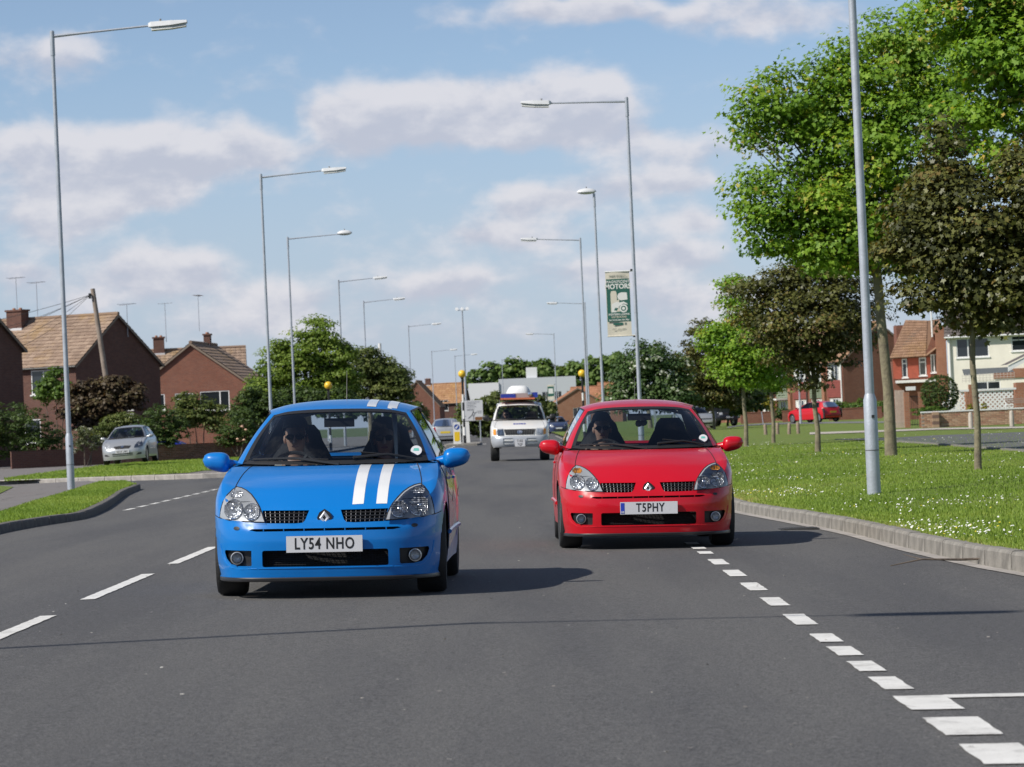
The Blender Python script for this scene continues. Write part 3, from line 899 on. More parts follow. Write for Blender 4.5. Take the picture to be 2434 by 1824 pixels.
        for a in (0, 150, 210): mb.tube([mt @ Vector((0, 0, .03)), mt @ Vector((.18*math.sin(R(a)), -.18*math.cos(R(a)), 0))], .018, 6)
        mb.build('steering_wheel', black_trim, root, True)
        q = np.array(P[-3][16]); mb = MB().box((0, q[1] + .10, q[2] - .055), (.22, .03, .065)); mb.tube([(0, q[1] + .02, q[2]), (0, q[1] + .1, q[2] - .04)], .008, 6)
        mb.build('rear_view_mirror', black_trim, root)
    # -- fittings
    def wheels(s, ra, wd, track, rimmat=None, spokes=5, steer=0.0, lift=0.0):
        for (yw, zw, _) in s.sp['arches']:
            for sd in (-1, 1):
                mt = Matrix.Translation((sd * track, yw, ra + lift)) @ Matrix.Rotation(steer if yw < 1.5 else 0, 4, 'Z') @ Matrix.Rotation(R(90 * sd), 4, 'Y')
                h = wd / 2; rr = ra * .70
                wh = empty('wheel', (0, 0, 0)); wh.parent = s.root;
                MB().lathe([(rr, -h * .9), (ra * .93, -h), (ra * .985, -h * .82), (ra, -h * .5), (ra, h * .5), (ra * .985, h * .82), (ra * .93, h), (rr, h * .9)], 40, mt, close=True).build('tyre', rubber, wh, True)
                mb = MB().lathe([(rr, h * .85), (rr * .93, h * .62), (rr * .9, -h * .5), (0.0, -h * .5)], 32, mt)
                for k in range(spokes):
                    a = 2 * math.pi * k / spokes
                    m2 = mt @ Matrix.Rotation(a, 4, 'Z')
                    mb.box((rr * .5, 0, h * .5), (rr * .95, rr * .2, .025), mtx=m2)
                mb.lathe([(rr * .2, h * .62), (0, h * .68)], 16, mt)
                mb.build('rim', rimmat or alloy, wh, True)
    def mirrors(s, x, y, z, sz, mat=None, arm=.14):
        for sd in (-1, 1):
            mb = MB(); n, mlat = 20, 12; w_, d_, h_ = sz
            fr = []
            for i in range(mlat + 1):
                t = -1 + 2 * i / mlat; c = max(0.0, 1 - abs(t) ** 3.4) ** .5
                k = 1 - .18 * t
                fr.append([(sd * (x + t * w_ / 2), y + math.copysign(abs(math.cos(a)) ** .8, math.cos(a)) * d_ / 2 * c * k * (1.0 if math.cos(a) < 0 else .45),
                            z + math.copysign(abs(math.sin(a)) ** .85, math.sin(a)) * h_ / 2 * c * k + .012 * t) for a in np.linspace(0, 2*math.pi, n + 1)])
            mb.grid(fr)
            mo = mb.build('door_mirror', mat or s.mat, s.root, True)
            MB().tube([(sd * (x - w_ * .38), y + .01, z - h_ * .12), (sd * (x - w_ * .5 - arm * .5), y + .03, z - h_ * .2), (sd * (x - w_ * .5 - arm), y + .06, z - h_ * .36)], [h_ * .27, h_ * .24, h_ * .26], 10).build('arm', mat or s.mat, mo, True)
    def plate(s, text, z, y, w_=.52, h_=.111, mat=None, lines=1, rear=False, blue=False, sx=.80):
        t = s.root
        p_ = MB().box((0, y - .006, z), (w_, .012, h_)).build('number_plate', mat or plate_white, t)
        parts = text.split('|')
        lh = h_ / len(parts)
        for i, q in enumerate(parts):
            zc = z + h_ / 2 - lh * (i + .5)
            mt = Matrix.Translation((.012 if blue else 0, y - .0130, zc)) @ FACE
            text_mesh('characters', q, lh * .98, plate_ink, p_, mt, sx=sx, offset=lh * .018, extrude=.0006)
        if blue:
            MB().box((-w_ / 2 + .022, y - .0128, z), (.034, .002, h_ * .86)).build('country_strip', M('euro_blue', (.02, .05, .42), .5), p_)
            text_mesh('country_letters', 'GB', .022, plate_white, p_, Matrix.Translation((-w_ / 2 + .022, y - .0145, z - .035)) @ FACE, offset=.0008)
        return p_
    def wipers(s):
        P = s.wsP
        def at(u, t): 
            j = t * (len(P) - 1); i = u * (len(P[0]) - 1); j0, i0 = min(int(j), len(P) - 2), min(int(i), len(P[0]) - 2)
            q = np.array(P[j0][i0]) * (1-(j-j0))*(1-(i-i0)) + np.array(P[j0+1][i0])*(j-j0)*(1-(i-i0)) + np.array(P[j0][i0+1])*(1-(j-j0))*(i-i0) + np.array(P[j0+1][i0+1])*(j-j0)*(i-i0)
            return q + np.array((0, -.018, .012))
        s.ws_at = at
        for (u0, t0, u1, t1, um) in ((.53, -.01, .06, .06, .3), (.60, .10, .93, .02, .78)):
            mb = MB()
            mb.tube([at(u0, max(0, t0)) + (0, -.015, -.01), at(um, (t0 + t1) / 2 + .05) + (0, -.012, .004), at(u1, t1)], [.012, .009, .007], 6)
            mb.tube([at(u0 + (u1 - u0) * .12, t0 + .06), at(um, (t0 + t1) / 2 + .045), at(u1, t1)], .007, 5)
            mb.build('wiper', black_trim, s.root, True)

def ellipse(cx, cz, a, b_, n=20, rot=0.0):
    out = []
    for k in range(n):
        t = 2 * math.pi * k / n; u, v = a * math.cos(t), b_ * math.sin(t)
        out.append((cx + u * math.cos(rot) - v * math.sin(rot), cz + u * math.sin(rot) + v * math.cos(rot)))
    return out
def flipx(poly): return [(-x, z) for x, z in poly][::-1]
def rrect(x0, x1, z0, z1, r, n=4):
    out = []
    for cx, cz, a0 in ((x1 - r, z0 + r, -90), (x1 - r, z1 - r, 0), (x0 + r, z1 - r, 90), (x0 + r, z0 + r, 180)):
        for k in range(n + 1):
            a = R(a0 + 90 * k / n); out.append((cx + r * math.cos(a), cz + r * math.sin(a)))
    return out

# ------------------------------------------------------------------ the two small hatchbacks
HATCH = dict(
    plan=[(0, 0), (.25, .010), (.46, .045), (.61, .115), (.71, .225), (.775, .38), (.806, .60), (.815, .90), (.808, 1.3), (.808, 1.9), (.812, 2.5), (.822, 2.95), (.808, 3.3), (.765, 3.58), (.65, 3.74), (.4, 3.80), (0, 3.81)],
    zs=[(0, .640), (.045, .642), (.12, .652), (.24, .685), (.40, .738), (.62, .815), (.9, .875), (1.15, .915), (1.4, .93), (1.9, .94), (2.5, .95), (3.0, .965), (3.4, .985), (3.65, .985), (3.81, .96)],
    zb=[(0, .158), (.5, .162), (.8, .2), (3.0, .21), (3.5, .25), (3.81, .28)],
    inf=[(.17, .035), (.22, .022), (.30, .010), (.42, 0), (.50, .010), (.56, .042), (.60, .065), (.64, .095), (.7, .13), (.8, .17)],
    inr=[(.2, .06), (.35, .01), (.5, 0), (.65, .04), (.85, .10), (1.0, .14)],
    ins=[(.17, .03), (.28, .012), (.45, .002), (.58, 0), (.7, .006), (.82, .022), (.92, .045), (1.0, .06)],
    arches=[(.735, .318, .335), (3.205, .318, .335)], arch_x=.52, round=.03,
    cut=[(.715, .190, .628, .40)],
    hood_corner=.40, hood_end=1.24, cowl=(.985, .918), hood_bump=.030, fender=.010,
    glass=dict(wb=[(0, 1.025, .925), (.25, 1.045, .926), (.48, 1.11, .930), (.668, 1.225, .938)],
               wt=[(0, 1.735, 1.322), (.22, 1.748, 1.319), (.38, 1.785, 1.308), (.487, 1.845, 1.285)],
               rail=[(.487, 1.845, 1.285), (.520, 1.95, 1.303), (.552, 2.3, 1.325), (.552, 2.8, 1.322), (.54, 3.15, 1.295), (.51, 3.38, 1.260)],
               rh=[(0, 3.42, 1.335), (.3, 3.41, 1.315), (.50, 3.385, 1.268)],
               rwb=[(0, 3.70, .985), (.35, 3.675, .985), (.60, 3.58, .99)],
               side_front=(1.40, 1.93), side_rear=(3.28, 3.12), cuts=[(2.38, 2.34)], roof_bump=.018),
    seat=(.33, 2.02, .38), nu=170, nv=34)

HL = [(.640, .788), (.667, .770), (.698, .733), (.722, .686), (.735, .638), (.742, .580), (.668, .566), (.547, .555), (.472, .551), (.412, .549),
      (.421, .577), (.435, .614), (.458, .656), (.49, .698), (.527, .737), (.564, .763), (.602, .780)]
def facets(c, name, cx, cz, a, h, mat, parent, cell=.0135):
    """stepped reflector: little mirrors that all face forward"""
    mb = MB(); nx, nz = int(2 * a / cell) + 1, int(2 * h / cell) + 1
    for i in range(nx):
        for k in range(nz):
            x0, z0 = cx - a + i * cell, cz - h + k * cell; xm, zm = x0 + cell / 2, z0 + cell / 2
            rr = math.hypot((xm - cx) / a, (zm - cz) / h)
            if rr > 1.0: continue
            y = min(c.hit(x, z, .010)[1] for x in (x0, x0 + cell) for z in (z0, z0 + cell))
            tx, tz = (xm - cx) / a * .004 + random.uniform(-.002, .002), (zm - cz) / h * .003 + random.uniform(-.002, .003)
            mb.add([(x0, y + tx + tz, z0), (x0 + cell, y - tx + tz, z0), (x0 + cell, y - tx - tz, z0 + cell), (x0, y + tx - tz, z0 + cell)], [(0, 1, 2, 3)])
    return mb.build(name, mat, parent)
def hatchback(name, mat, loc, rz, roll, plate, label, amber_on, extras):
    c = Car(name, HATCH, mat, loc, rz, label, 'car', 'two small hatchbacks driving side by side', roll)
    t = c.root
    # ---- nose: bumper moulding with its openings
    grR = [(.108, .625), (.432, .628), (.425, .60), (.408, .542), (.20, .538), (.150, .542), (.132, .56)]
    intake = rrect(-.432, .432, .242, .356, .016)
    fogR = [(.507, .356), (.508, .256), (.516, .249), (.60, .250), (.655, .262), (.690, .300), (.705, .345), (.700, .360)]
    slot = [(-.52, .4965), (-.47, .486), (.47, .486), (.52, .4965), (.50, .504), (-.50, .504)]
    holes = [grR, flipx(grR), intake, fogR, flipx(fogR), slot]
    outl = [(-.736, .170), (-.4, .167), (0, .167), (.4, .167), (.736, .170), (.745, .4), (.744, .56), (.70, .606), (.46, .640), (.2, .6375), (0, .637), (-.2, .6375), (-.46, .640), (-.70, .606), (-.744, .56), (-.745, .4)]
    bp = panel(outl, holes, lambda x, z: c.hit(x, z, .0025 - .006 * math.exp(-((z - .515) / .012) ** 2) * (abs(x) < .55)), .022, .055, (0, 1, 0)).build('front_bumper', mat, t, True)
    MB().box((0, .26, .44), (1.36, .01, .5)).build('nose_cavity', black_matt, t)
    # crease that frames the lower openings
    for sd in (-1, 1):
        MB().tube([c.hit(sd * x, z, .000) for x, z in ((.47, .232), (.50, .232), (.58, .229), (.65, .238), (.70, .275), (.725, .33), (.735, .40))], .006, 6).build('crease', mat, bp, True)
    MB().tube([c.hit(x, .2335, .001) for x in np.linspace(-.46, .46, 24)], .0055, 6).build('crease', mat, bp, True)
    MB().grid([[Vector(c.hit(x, .205, .012)) + Vector((0, 0, dz)) + Vector((0, dy, 0)) for x in np.linspace(-.775, .775, 40)] for dz, dy in ((-.034, .006), (-.042, .0), (-.060, .004), (-.066, .05))]).build('front_lip', M('lip_plastic', (.02, .02, .022), .35), t, True)
    # ---- grilles
    for sd in (-1, 1):
        gr = empty('grille', (0, 0, 0)); gr.parent = t
        yb = lambda x, z: c.hit(sd * x, z, 0)[1]
        for k in range(9):
            x = .145 + k * .0335
            a, bq = (x, .6265), (x - .002 * k + .004, .542)
            MB().tube([(sd * a[0], yb(*a) + .012, a[1]), (sd * bq[0], yb(bq[0], .55) + .012, bq[1])], .0026, 6).build('fin', M('fin_metal', (.30, .30, .31), .3, metal=.9), gr, True)
        for z in (.560, .582, .604):
            x0 = .125
            MB().tube([(sd * x, yb(x, z) + .020, z) for x in np.linspace(x0, .425, 9)], .0055, 5).build('bar', black_trim, gr)
    # ---- badge on the nose
    yc = c.hit(0, .575, 0)[1]
    hexa = [(0, .636 - .008), (.045, .595), (.045, .560), (0, .520), (-.045, .560), (-.045, .595)]
    hexa = [(0, .634), (.036, .610), (.052, .574), (.036, .538), (0, .514), (-.036, .538), (-.052, .574), (-.036, .610)]
    bd = MB().prism(hexa, 'y', yc - .012, yc + .02).build('badge', black_trim, t)
    dia = lambda a, h, cz=.574: [(0, cz + h), (a, cz), (0, cz - h), (-a, cz)]
    mb = MB(); o_, i_ = dia(.036, .047), dia(.012, .018)
    yf = yc - .019
    vs = [(x, yf + .006, z) for x, z in o_] + [(x * .72, yf, .574 + (z - .574) * .74) for x, z in o_] + [(x, yf + .004, z) for x, z in i_]
    mb.add(vs, [(k, (k+1) % 4, 4 + (k+1) % 4, 4 + k) for k in range(4)] + [(4 + k, 4 + (k+1) % 4, 8 + (k+1) % 4, 8 + k) for k in range(4)])
    mb.build('emblem', M('emblem_silver', (.66, .67, .69), .25, metal=.45), bd)
    # ---- head lamps
    for sd in (-1, 1):
        F = (lambda p_: p_) if sd > 0 else flipx
        hl = c.front_patch('headlight', F(HL), lamp_house, .004, .024)
        ctr = (.59, .65)
        MB().tube([c.hit(sd * x, z, .004) for x, z in HL + HL[:1]], .0045, 6).build('seal', black_matt, hl)
        for (cx, cz, ra, dp) in ((.640, .640, .064, .030), (.508, .622, .054, .028)):
            rf = facets(c, 'reflector', sd * cx, cz, ra, ra, lamp_refl, hl)
            q = c.hit(sd * cx, cz, .006)
            MB().tube([c.hit(x, z, .016) for x, z in ellipse(sd * cx, cz, ra, ra, 26) + ellipse(sd * cx, cz, ra, ra, 26)[:1]], .0035, 6).build('ring', chrome, rf)
            bt = Matrix.Translation((q[0], q[1] - .004, q[2])) @ Matrix.Rotation(R(90), 4, 'X')
            MB().lathe([(.016, 0), (.016, .008), (.010, .014), (0, .016)], 14, bt).build('bulb_shield', chrome, rf, True)
        for k, (cx, cz, a, h) in enumerate(((.632, .742, .046, .022),)):
            facets(c, 'indicator', sd * cx, cz, a, h, amber if amber_on else lamp_refl, hl, .011)
        c.front_patch('lens', F(HL), lens_glass, .026, .03, hl)
        c.front_patch('washer_cap', ellipse(sd * .612, .510, .022, .013, 12), black_trim, .006, .01)
        # fog lamp in its black recess
        pk = panel(F([(x, z) for x, z in fogR]), [], lambda x, z: (x, c.hit(x, z, 0)[1] + .040, z), .03).build('fog_recess', black_trim, t)
        q = c.hit(sd * .612, .305, 0); yq = q[1] + .006
        fm = Matrix.Translation((sd * .612, yq, .305)) @ Matrix.Rotation(R(90), 4, 'X')
        fl = MB().lathe([(.044, -.03), (.044, .012), (.038, .014), (.037, .004), (.0, -.006)], 26, fm).build('fog_lamp', M('fog_metal', (.45, .46, .47), .3, metal=.6), t, True)
        MB().lathe([(.041, .010), (.032, .016), (.016, .020), (0, .021)], 26, fm).build('lens', lens_glass, fl, True)
        # bumper seam to the wheel arch
        MB().tube([c.hit(sd * x, z, .001) for x, z in ((.742, .578), (.76, .584), (.775, .59), (.785, .595))], .003, 5).build('panel_gap', black_matt, t)
    for k in range(7):
        x = -.42 + k * .14
        q = c.hit(x, .495, 0); MB().box((x, q[1] + .012, .495), (.006, .02, .016)).build('slot_bar', mat, bp)
    # intake mesh
    im = empty('intake_mesh', (0, 0, 0)); im.parent = t
    for z in np.linspace(.256, .342, 7): MB().tube([(x, c.hit(x, .3, 0)[1] + .055, z) for x in np.linspace(-.43, .43, 13)], .0018, 4).build('wire', black_matt, im)
    for x in np.linspace(-.42, .42, 43): MB().tube([(x, c.hit(x, .3, 0)[1] + .056, .245), (x, c.hit(x, .3, 0)[1] + .056, .354)], .0013, 4).build('wire', black_matt, im)
    c.plate(plate, .397, c.hit(0, .40, 0)[1] - .010, blue=(not extras), sx=.74)
    # ---- fittings
    c.wheels(.298, .205, .700, spokes=8, steer=R(1.5), lift=.022)
    c.mirrors(.865, 1.36, .955, (.205, .17, .138), arm=.075)
    c.wipers()
    tx = c.ws_at(.945, .16)
    dm = Matrix.Translation(Vector(tx) + Vector((0, .010, 0))) @ Matrix.Rotation(R(60), 4, 'X')
    dsc = MB().lathe([(.040, 0), (.040, .002)], 24, dm).build('tax_disc', plate_white, t)
    MB().add([dm @ Vector(q) for q in ((-.022, -.004, .003), (.022, -.004, .003), (.016, .018, .003), (-.016, .018, .003))], [(0, 1, 2, 3)]).build('print', M('disc_green', (.10, .42, .36) if extras else (.10, .22, .5), .6), dsc)
    q = Vector(c.roofP[16][16]); MB().tube([(0, q.y, q.z), (0, q.y + .08, q.z + .22)], [.003, .0015], 5).build('aerial', black_trim, t)
    for sd in (-1, 1):                    # doors and handle
        for (a, z0, z1) in ((1.32, .30, .90), (2.42, .36, .93)):
            MB().tube([c.hit_side(sd, a, z, .001) for z in np.linspace(z0, z1, 14)], .003, 5).build('panel_gap', black_matt, t)
        MB().tube([c.hit_side(sd, 2.2, .80, .02), c.hit_side(sd, 2.3, .80, .024), c.hit_side(sd, 2.36, .80, .02)], .012, 6).build('door_handle', mat, t, True)
        MB().tube([c.hit_side(sd, y, .43, .006) for y in np.linspace(1.15, 2.85, 12)], .018, 6).build('rubbing_strip', mat, t, True)
        c.rear_patch('tail_light', [(sd * .58, .66), (sd * .72, .66), (sd * .70, .92), (sd * .60, .92)], red_lens, .006, .04)
    return c

blue_paint = car_paint('blue_paint', (.002, .165, .520))
red_paint = car_paint('red_paint', (.50, .004, .014))
BLUE = W(698, 1175, 23.6); RED = W(1399, 1093, 31.35)
XF = math.atan(FALL)
blue = hatchback('blue_hatchback', blue_paint, (BLUE.x, BLUE.y, road_z(BLUE.x) - .022), R(-.9), XF, 'LY54 NHO', 'bright blue hatchback with twin white bonnet stripes and a couple inside', False, True)
red = hatchback('red_hatchback', red_paint, (RED.x, RED.y, road_z(RED.x) - .022), R(.35), XF, 'T5PHY', 'glossy red hatchback with a lone driver and plate T5PHY', True, False)
stripe_white = M('stripe_white', (.80, .80, .79), .35, coat=.8)
def deck_patch(c, name, pts, bv, mat, off, sp=.05):
    def pr(x, y):
        h = bv.ray_cast(Vector((x, y, 3)), Vector((0, 0, -1)))
        return (x, y, (h[0].z if h[0] is not None else .6) + off)
    return panel(pts, [], pr, sp).build(name, mat, c.root, True)
for x0, x1, xr0, xr1 in ((.185, .262, .20, .268), (.348, .422, .352, .420)):
    fy = lambda x: c_front(x)
    ya_, yb_ = blue.hit(x0 + .04, .640, 0)[1] + .018, 1.008
    deck_patch(blue, 'bonnet_stripe', [(x0, ya_ + .006), (x1, ya_ + .016), (x1 + .014, yb_ + .012), (x0 + .014, yb_)], blue.hood_bvh, stripe_white, .0022)
    deck_patch(blue, 'roof_stripe', [(xr0, 1.80), (xr1, 1.80), (xr1, 3.37), (xr0, 3.37)], blue.roof_bvh, stripe_white, .003)
# coloured film on the blue car's flank
film = {'pink': M('film_pink', (.62, .05, .20), .3, coat=.8), 'white': M('film_white', (.6, .6, .58), .3, coat=.8), 'green': M('film_green', (.16, .26, .10), .3, coat=.8)}
for cname, pts in (('white', [(1.02, .60), (1.5, .82), (3.4, .80), (3.4, .5), (2.4, .36), (1.3, .30)]), ('pink', [(1.08, .52), (1.25, .70), (1.9, .62), (2.6, .8), (2.7, .6), (1.8, .42), (1.2, .36)]), ('green', [(1.3, .80), (1.75, .86), (2.5, .70), (1.9, .66), (1.5, .70)]), ('pink', [(2.75, .66), (2.9, .70), (3.5, .72), (3.4, .62), (2.9, .64)])):
    off = .003 + .0015 * list(film).index(cname) + (.004 if cname == 'pink' else 0)
    panel(pts, [], lambda y, z: blue.hit_side(1, y, z, off), .05).build('side_graphic', film[cname], blue.root, True)
# ------------------------------------------------------------------ other vehicles
def scale_spec(sp, sx, sy, sz, **over):
    P2 = lambda L, a, b_: [(p_[0] * a, p_[1] * b_) for p_ in L]
    P3 = lambda L: [(p_[0] * sx, p_[1] * sy, p_[2] * sz) for p_ in L]
    o = dict(sp)
    o['plan'] = P2(sp['plan'], sx, sy); o['zs'] = P2(sp['zs'], sy, sz); o['zb'] = P2(sp['zb'], sy, sz)
    for k in ('inf', 'inr', 'ins'): o[k] = P2(sp[k], sz, 1)
    o['arches'] = [(a * sy, b_, c_) for a, b_, c_ in sp['arches']]
    o.pop('cut', None)
    o['hood_corner'] *= sy; o['hood_end'] *= sy; o['cowl'] = (sp['cowl'][0] * sy, sp['cowl'][1] * sz)
    g = dict(sp['glass'])
    for k in ('wb', 'wt', 'rail', 'rh', 'rwb'): g[k] = P3(g[k])
    for k in ('side_front', 'side_rear'): g[k] = tuple(q * sy for q in g[k])
    g['cuts'] = [tuple(q * sy for q in c_) for c_ in g['cuts']]
    o['glass'] = g; o['seat'] = (sp['seat'][0], sp['seat'][1] * sy, sp['seat'][2] * sz)
    o['nu'] = 90; o['nv'] = 22
    o.update(over)
    return o
JEEP = dict(
    plan=[(0, 0), (.4, .02), (.64, .075), (.775, .19), (.845, .42), (.872, .75), (.866, 1.5), (.866, 2.5), (.862, 3.4), (.81, 3.95), (.5, 4.14), (0, 4.18)],
    zs=[(0, .945), (.1, .95), (.3, .985), (.7, 1.07), (1.15, 1.165), (1.5, 1.20), (3, 1.22), (4.18, 1.21)],
    zb=[(0, .40), (.5, .40), (1, .42), (3.4, .42), (4.18, .45)],
    inf=[(.40, .06), (.46, .012), (.6, 0), (.70, .015), (.75, .07), (.9, .09), (1.2, .12)],
    inr=[(.4, .06), (.6, 0), (.9, .03), (1.25, .08)],
    ins=[(.40, .05), (.55, .0), (.75, .004), (.95, .012), (1.15, .035), (1.3, .055)],
    arches=[(.82, .37, .44), (3.25, .37, .44)], arch_x=.5, round=.03, hood_corner=.40, hood_end=1.36, cowl=(1.12, 1.185), hood_bump=.03, fender=.012,
    glass=dict(wb=[(0, 1.18, 1.185), (.3, 1.20, 1.188), (.55, 1.27, 1.195), (.725, 1.37, 1.205)],
               wt=[(0, 1.62, 1.640), (.3, 1.635, 1.634), (.5, 1.665, 1.622), (.605, 1.71, 1.605)],
               rail=[(.605, 1.71, 1.605), (.640, 1.85, 1.655), (.665, 2.3, 1.69), (.665, 3.2, 1.69), (.62, 3.9, 1.65)],
               rh=[(0, 3.98, 1.735), (.3, 3.97, 1.725), (.58, 3.93, 1.655)], rwb=[(0, 4.10, 1.23), (.4, 4.08, 1.23), (.70, 3.98, 1.235)],
               side_front=(1.52, 1.82), side_rear=(3.85, 3.80), cuts=[(2.45, 2.42), (2.60, 2.57)], roof_bump=.03),
    seat=(.37, 2.1, .62), nu=100, nv=26)
def simple_face(c, k=1.0, zc=1.0, plate='', ptxt_z=.40, amber_l=False):
    """lamps, grille, intake of a small background car, front"""
    for sd in (-1, 1):
        o = [(x * k, z * zc) for x, z in HL]
        hl = c.front_patch('headlight', o if sd > 0 else flipx(o), lamp_house, .006, .04)
        for cx, cz, ra in ((.635, .645, .055), (.52, .63, .05)):
            c.front_patch('reflector', ellipse(sd * cx * k, cz * zc, ra, ra, 14), lamp_refl, .012, .03, hl)
        c.front_patch('lens', o if sd > 0 else flipx(o), lens_glass, .02, .05, hl)
def tail(c, zt=.98, plate='', xx=.645):
    for sd in (-1, 1):
        o = [(sd * (xx - .17), zt - .32), (sd * (xx + .02), zt - .32), (sd * (xx + .01), zt - .06), (sd * (xx - .12), zt - .04)]
        c.rear_patch('tail_light', o if sd > 0 else o[::-1], red_lens, .008, .05)
    L = c.pl[-1][1]
    y = c.hit_rear(0, .62, 0)[1]
    p_ = MB().box((0, y + .012, .66), (.52, .012, .111)).build('number_plate', plate_yellow, c.root)
    if plate:
        mt = Matrix.Translation((0, y + .0185, .66)) @ Matrix.Rotation(math.pi, 4, 'Z') @ FACE
        text_mesh('characters', plate, .105, plate_ink, p_, mt, sx=.74, offset=.001, extrude=.0005)
    c.rear_patch('rear_bumper', [(-.64, .30), (.64, .30), (.64, .50), (-.64, .50)], c.mat, .022, .06)
    c.rear_patch('bumper_strip', [(-.62, .41), (.62, .41), (.62, .45), (-.62, .45)], black_trim, .030, .06)

white_paint = car_paint('white_paint', (.72, .71, .68))
silver_paint = car_paint('silver_paint', (.46, .47, .48), .32, .55)
grey_clad = M('grey_cladding', (.42, .44, .47), .4, metal=.3)
jp = W(1122, 985, 101)
jp = Vector((jp.x + .02, 101, road_z(jp.x)))
j = Car('rescue_jeep', JEEP, white_paint, jp, R(.2), 'white off-road vehicle with blue lights, ladder rack and roof dome', 'jeep', None, XF)
t = j.root
fb = panel([(-.80, .42), (.80, .42), (.845, .60), (.82, .735), (-.82, .735), (-.845, .60)], [rrect(-.49, -.20, .50, .575, .015), rrect(-.49, -.20, .60, .665, .015), rrect(.20, .49, .50, .575, .015), rrect(.20, .49, .60, .665, .015)], lambda x, z: j.hit(x, z, .03), .05, .05).build('front_bumper', grey_clad, t, True)
MB().grid([[Vector(j.hit(x, .735, .03)) for x in np.linspace(-.82, .82, 20)], [Vector(j.hit(x, .74, -.03)) for x in np.linspace(-.82, .82, 20)]]).build('bumper_top', grey_clad, t, True)
for z in (.587, .49):
    for sd in (-1, 1): MB().tube([j.hit(sd * x, z, .034) for x in np.linspace(.20, .49, 6)], .009, 6).build('chrome_bar', chrome, fb)
j.front_patch('grille', [(-.41, .765), (.41, .765), (.47, .93), (-.47, .93)], black_trim, .008, .05)
for k in range(13):
    x = -.40 + k * .0667
    MB().tube([j.hit(x, .775, .02), j.hit(x * 1.1, .92, .02)], .007, 5).build('grille_fin', M('fin_dark', (.06, .06, .06), .4), t)
em = j.front_patch('emblem', ellipse(0, .85, .075, .05, 20), chrome, .022, .03)
j.front_patch('emblem_inset', ellipse(0, .85, .058, .036, 18), black_trim, .026, .03, em)
j.front_patch('emblem_bar', ellipse(0, .855, .05, .012, 14), chrome, .029, .03, em)
j.front_patch('emblem_loop', ellipse(0, .85, .014, .034, 14), chrome, .029, .03, em)
for sd in (-1, 1):
    o = [(sd * .47, .755), (sd * .66, .755), (sd * .68, .90), (sd * .655, .95), (sd * .49, .95)]
    hl = j.front_patch('headlight', o if sd > 0 else o[::-1], lamp_house, .010, .04)
    j.front_patch('reflector', ellipse(sd * .575, .85, .075, .075, 16), lamp_refl, .016, .03, hl)
    j.front_patch('lens', o if sd > 0 else o[::-1], lens_glass, .026, .05, hl)
    o = [(sd * .69, .765), (sd * .775, .78), (sd * .775, .93), (sd * .70, .94)]
    j.front_patch('indicator', o if sd > 0 else o[::-1], amber, .012, .04)
j.plate('T182|TGP', .525, j.hit(0, .55, .03)[1] - .006, .30, .21, sx=.72)
for x_, w_ in ((-.15, .07), (-.07, .06), (.0, .05), (.07, .07), (.15, .06)): MB().add([(x_ + u * w_ / 2, .52 + v, j.hit_top(x_ + u * w_ / 2, .52 + v)[2] + .003) for u, v in ((-1, -.05), (1, -.05), (1, .06), (-1, .06))], [(0, 1, 2, 3)]).build('bonnet_mark', M('sign_blue', (.03, .05, .30), .5), t)
j.wheels(.365, .255, .735, spokes=6)
j.mirrors(.99, 1.45, 1.27, (.20, .14, .18), black_trim, arm=.08)
j.wipers()
for sd in (-1, 1): MB().tube([(sd * .57, 1.75, 1.74), (sd * .57, 1.78, 1.80), (sd * .57, 3.7, 1.80), (sd * .57, 3.75, 1.72)], .016, 8).build('rack_rail', black_trim, t)
for y in (1.95, 2.6, 3.3): MB().tube([(-.60, y, 1.70), (-.60, y, 1.80), (.60, y, 1.80), (.60, y, 1.70)], .015, 8).build('rack_bar', black_trim, t)
orange = M('orange_board', (.50, .14, .06), .6, var=.2)
MB().box((-.04, 2.35, 1.83), (1.02, 1.5, .05)).build('orange_board', orange, t)
lb = MB().box((0, 1.98, 1.925), (1.10, .28, .13)).build('light_bar', M('bar_grey', (.34, .30, .30), .5), t)
MB().box((-.32, 1.975, 1.915), (.44, .30, .115)).build('blue_lens', M('blue_lens', (.01, .03, .32), .2, coat=.8), lb)
MB().box((.48, 1.975, 1.935), (.16, .30, .15)).build('blue_lens', MATS['blue_lens'], lb)
MB().lathe([(.06, 0), (.07, .03), (.06, .06), (0, .07)], 18, Matrix.Translation((.33, 1.84, 1.955)) @ Matrix.Rotation(R(90), 4, 'X')).build('spot_lamp', chrome, t, True)
dome = MB(); fr = []
for i in range(9):
    a = i / 8 * math.pi / 2
    fr.append([(math.copysign(abs(math.cos(q)) ** .6, math.cos(q)) * (.40 - .10 * math.sin(a) ** 2) * math.cos(a) ** .25 if i < 8 else 0, 2.85 + math.copysign(abs(math.sin(q)) ** .6, math.sin(q)) * .6 * math.cos(a) ** .3 if i < 8 else 2.85, 1.86 + .37 * math.sin(a)) for q in np.linspace(0, 2 * math.pi, 25)])
dome.grid(fr).build('roof_box', M('box_white', (.75, .75, .74), .4), t, True)
MB().tube([(-.65, 1.35, 1.18), (-.66, 1.5, 2.1)], [.006, .003], 5).build('aerial', black_trim, t)

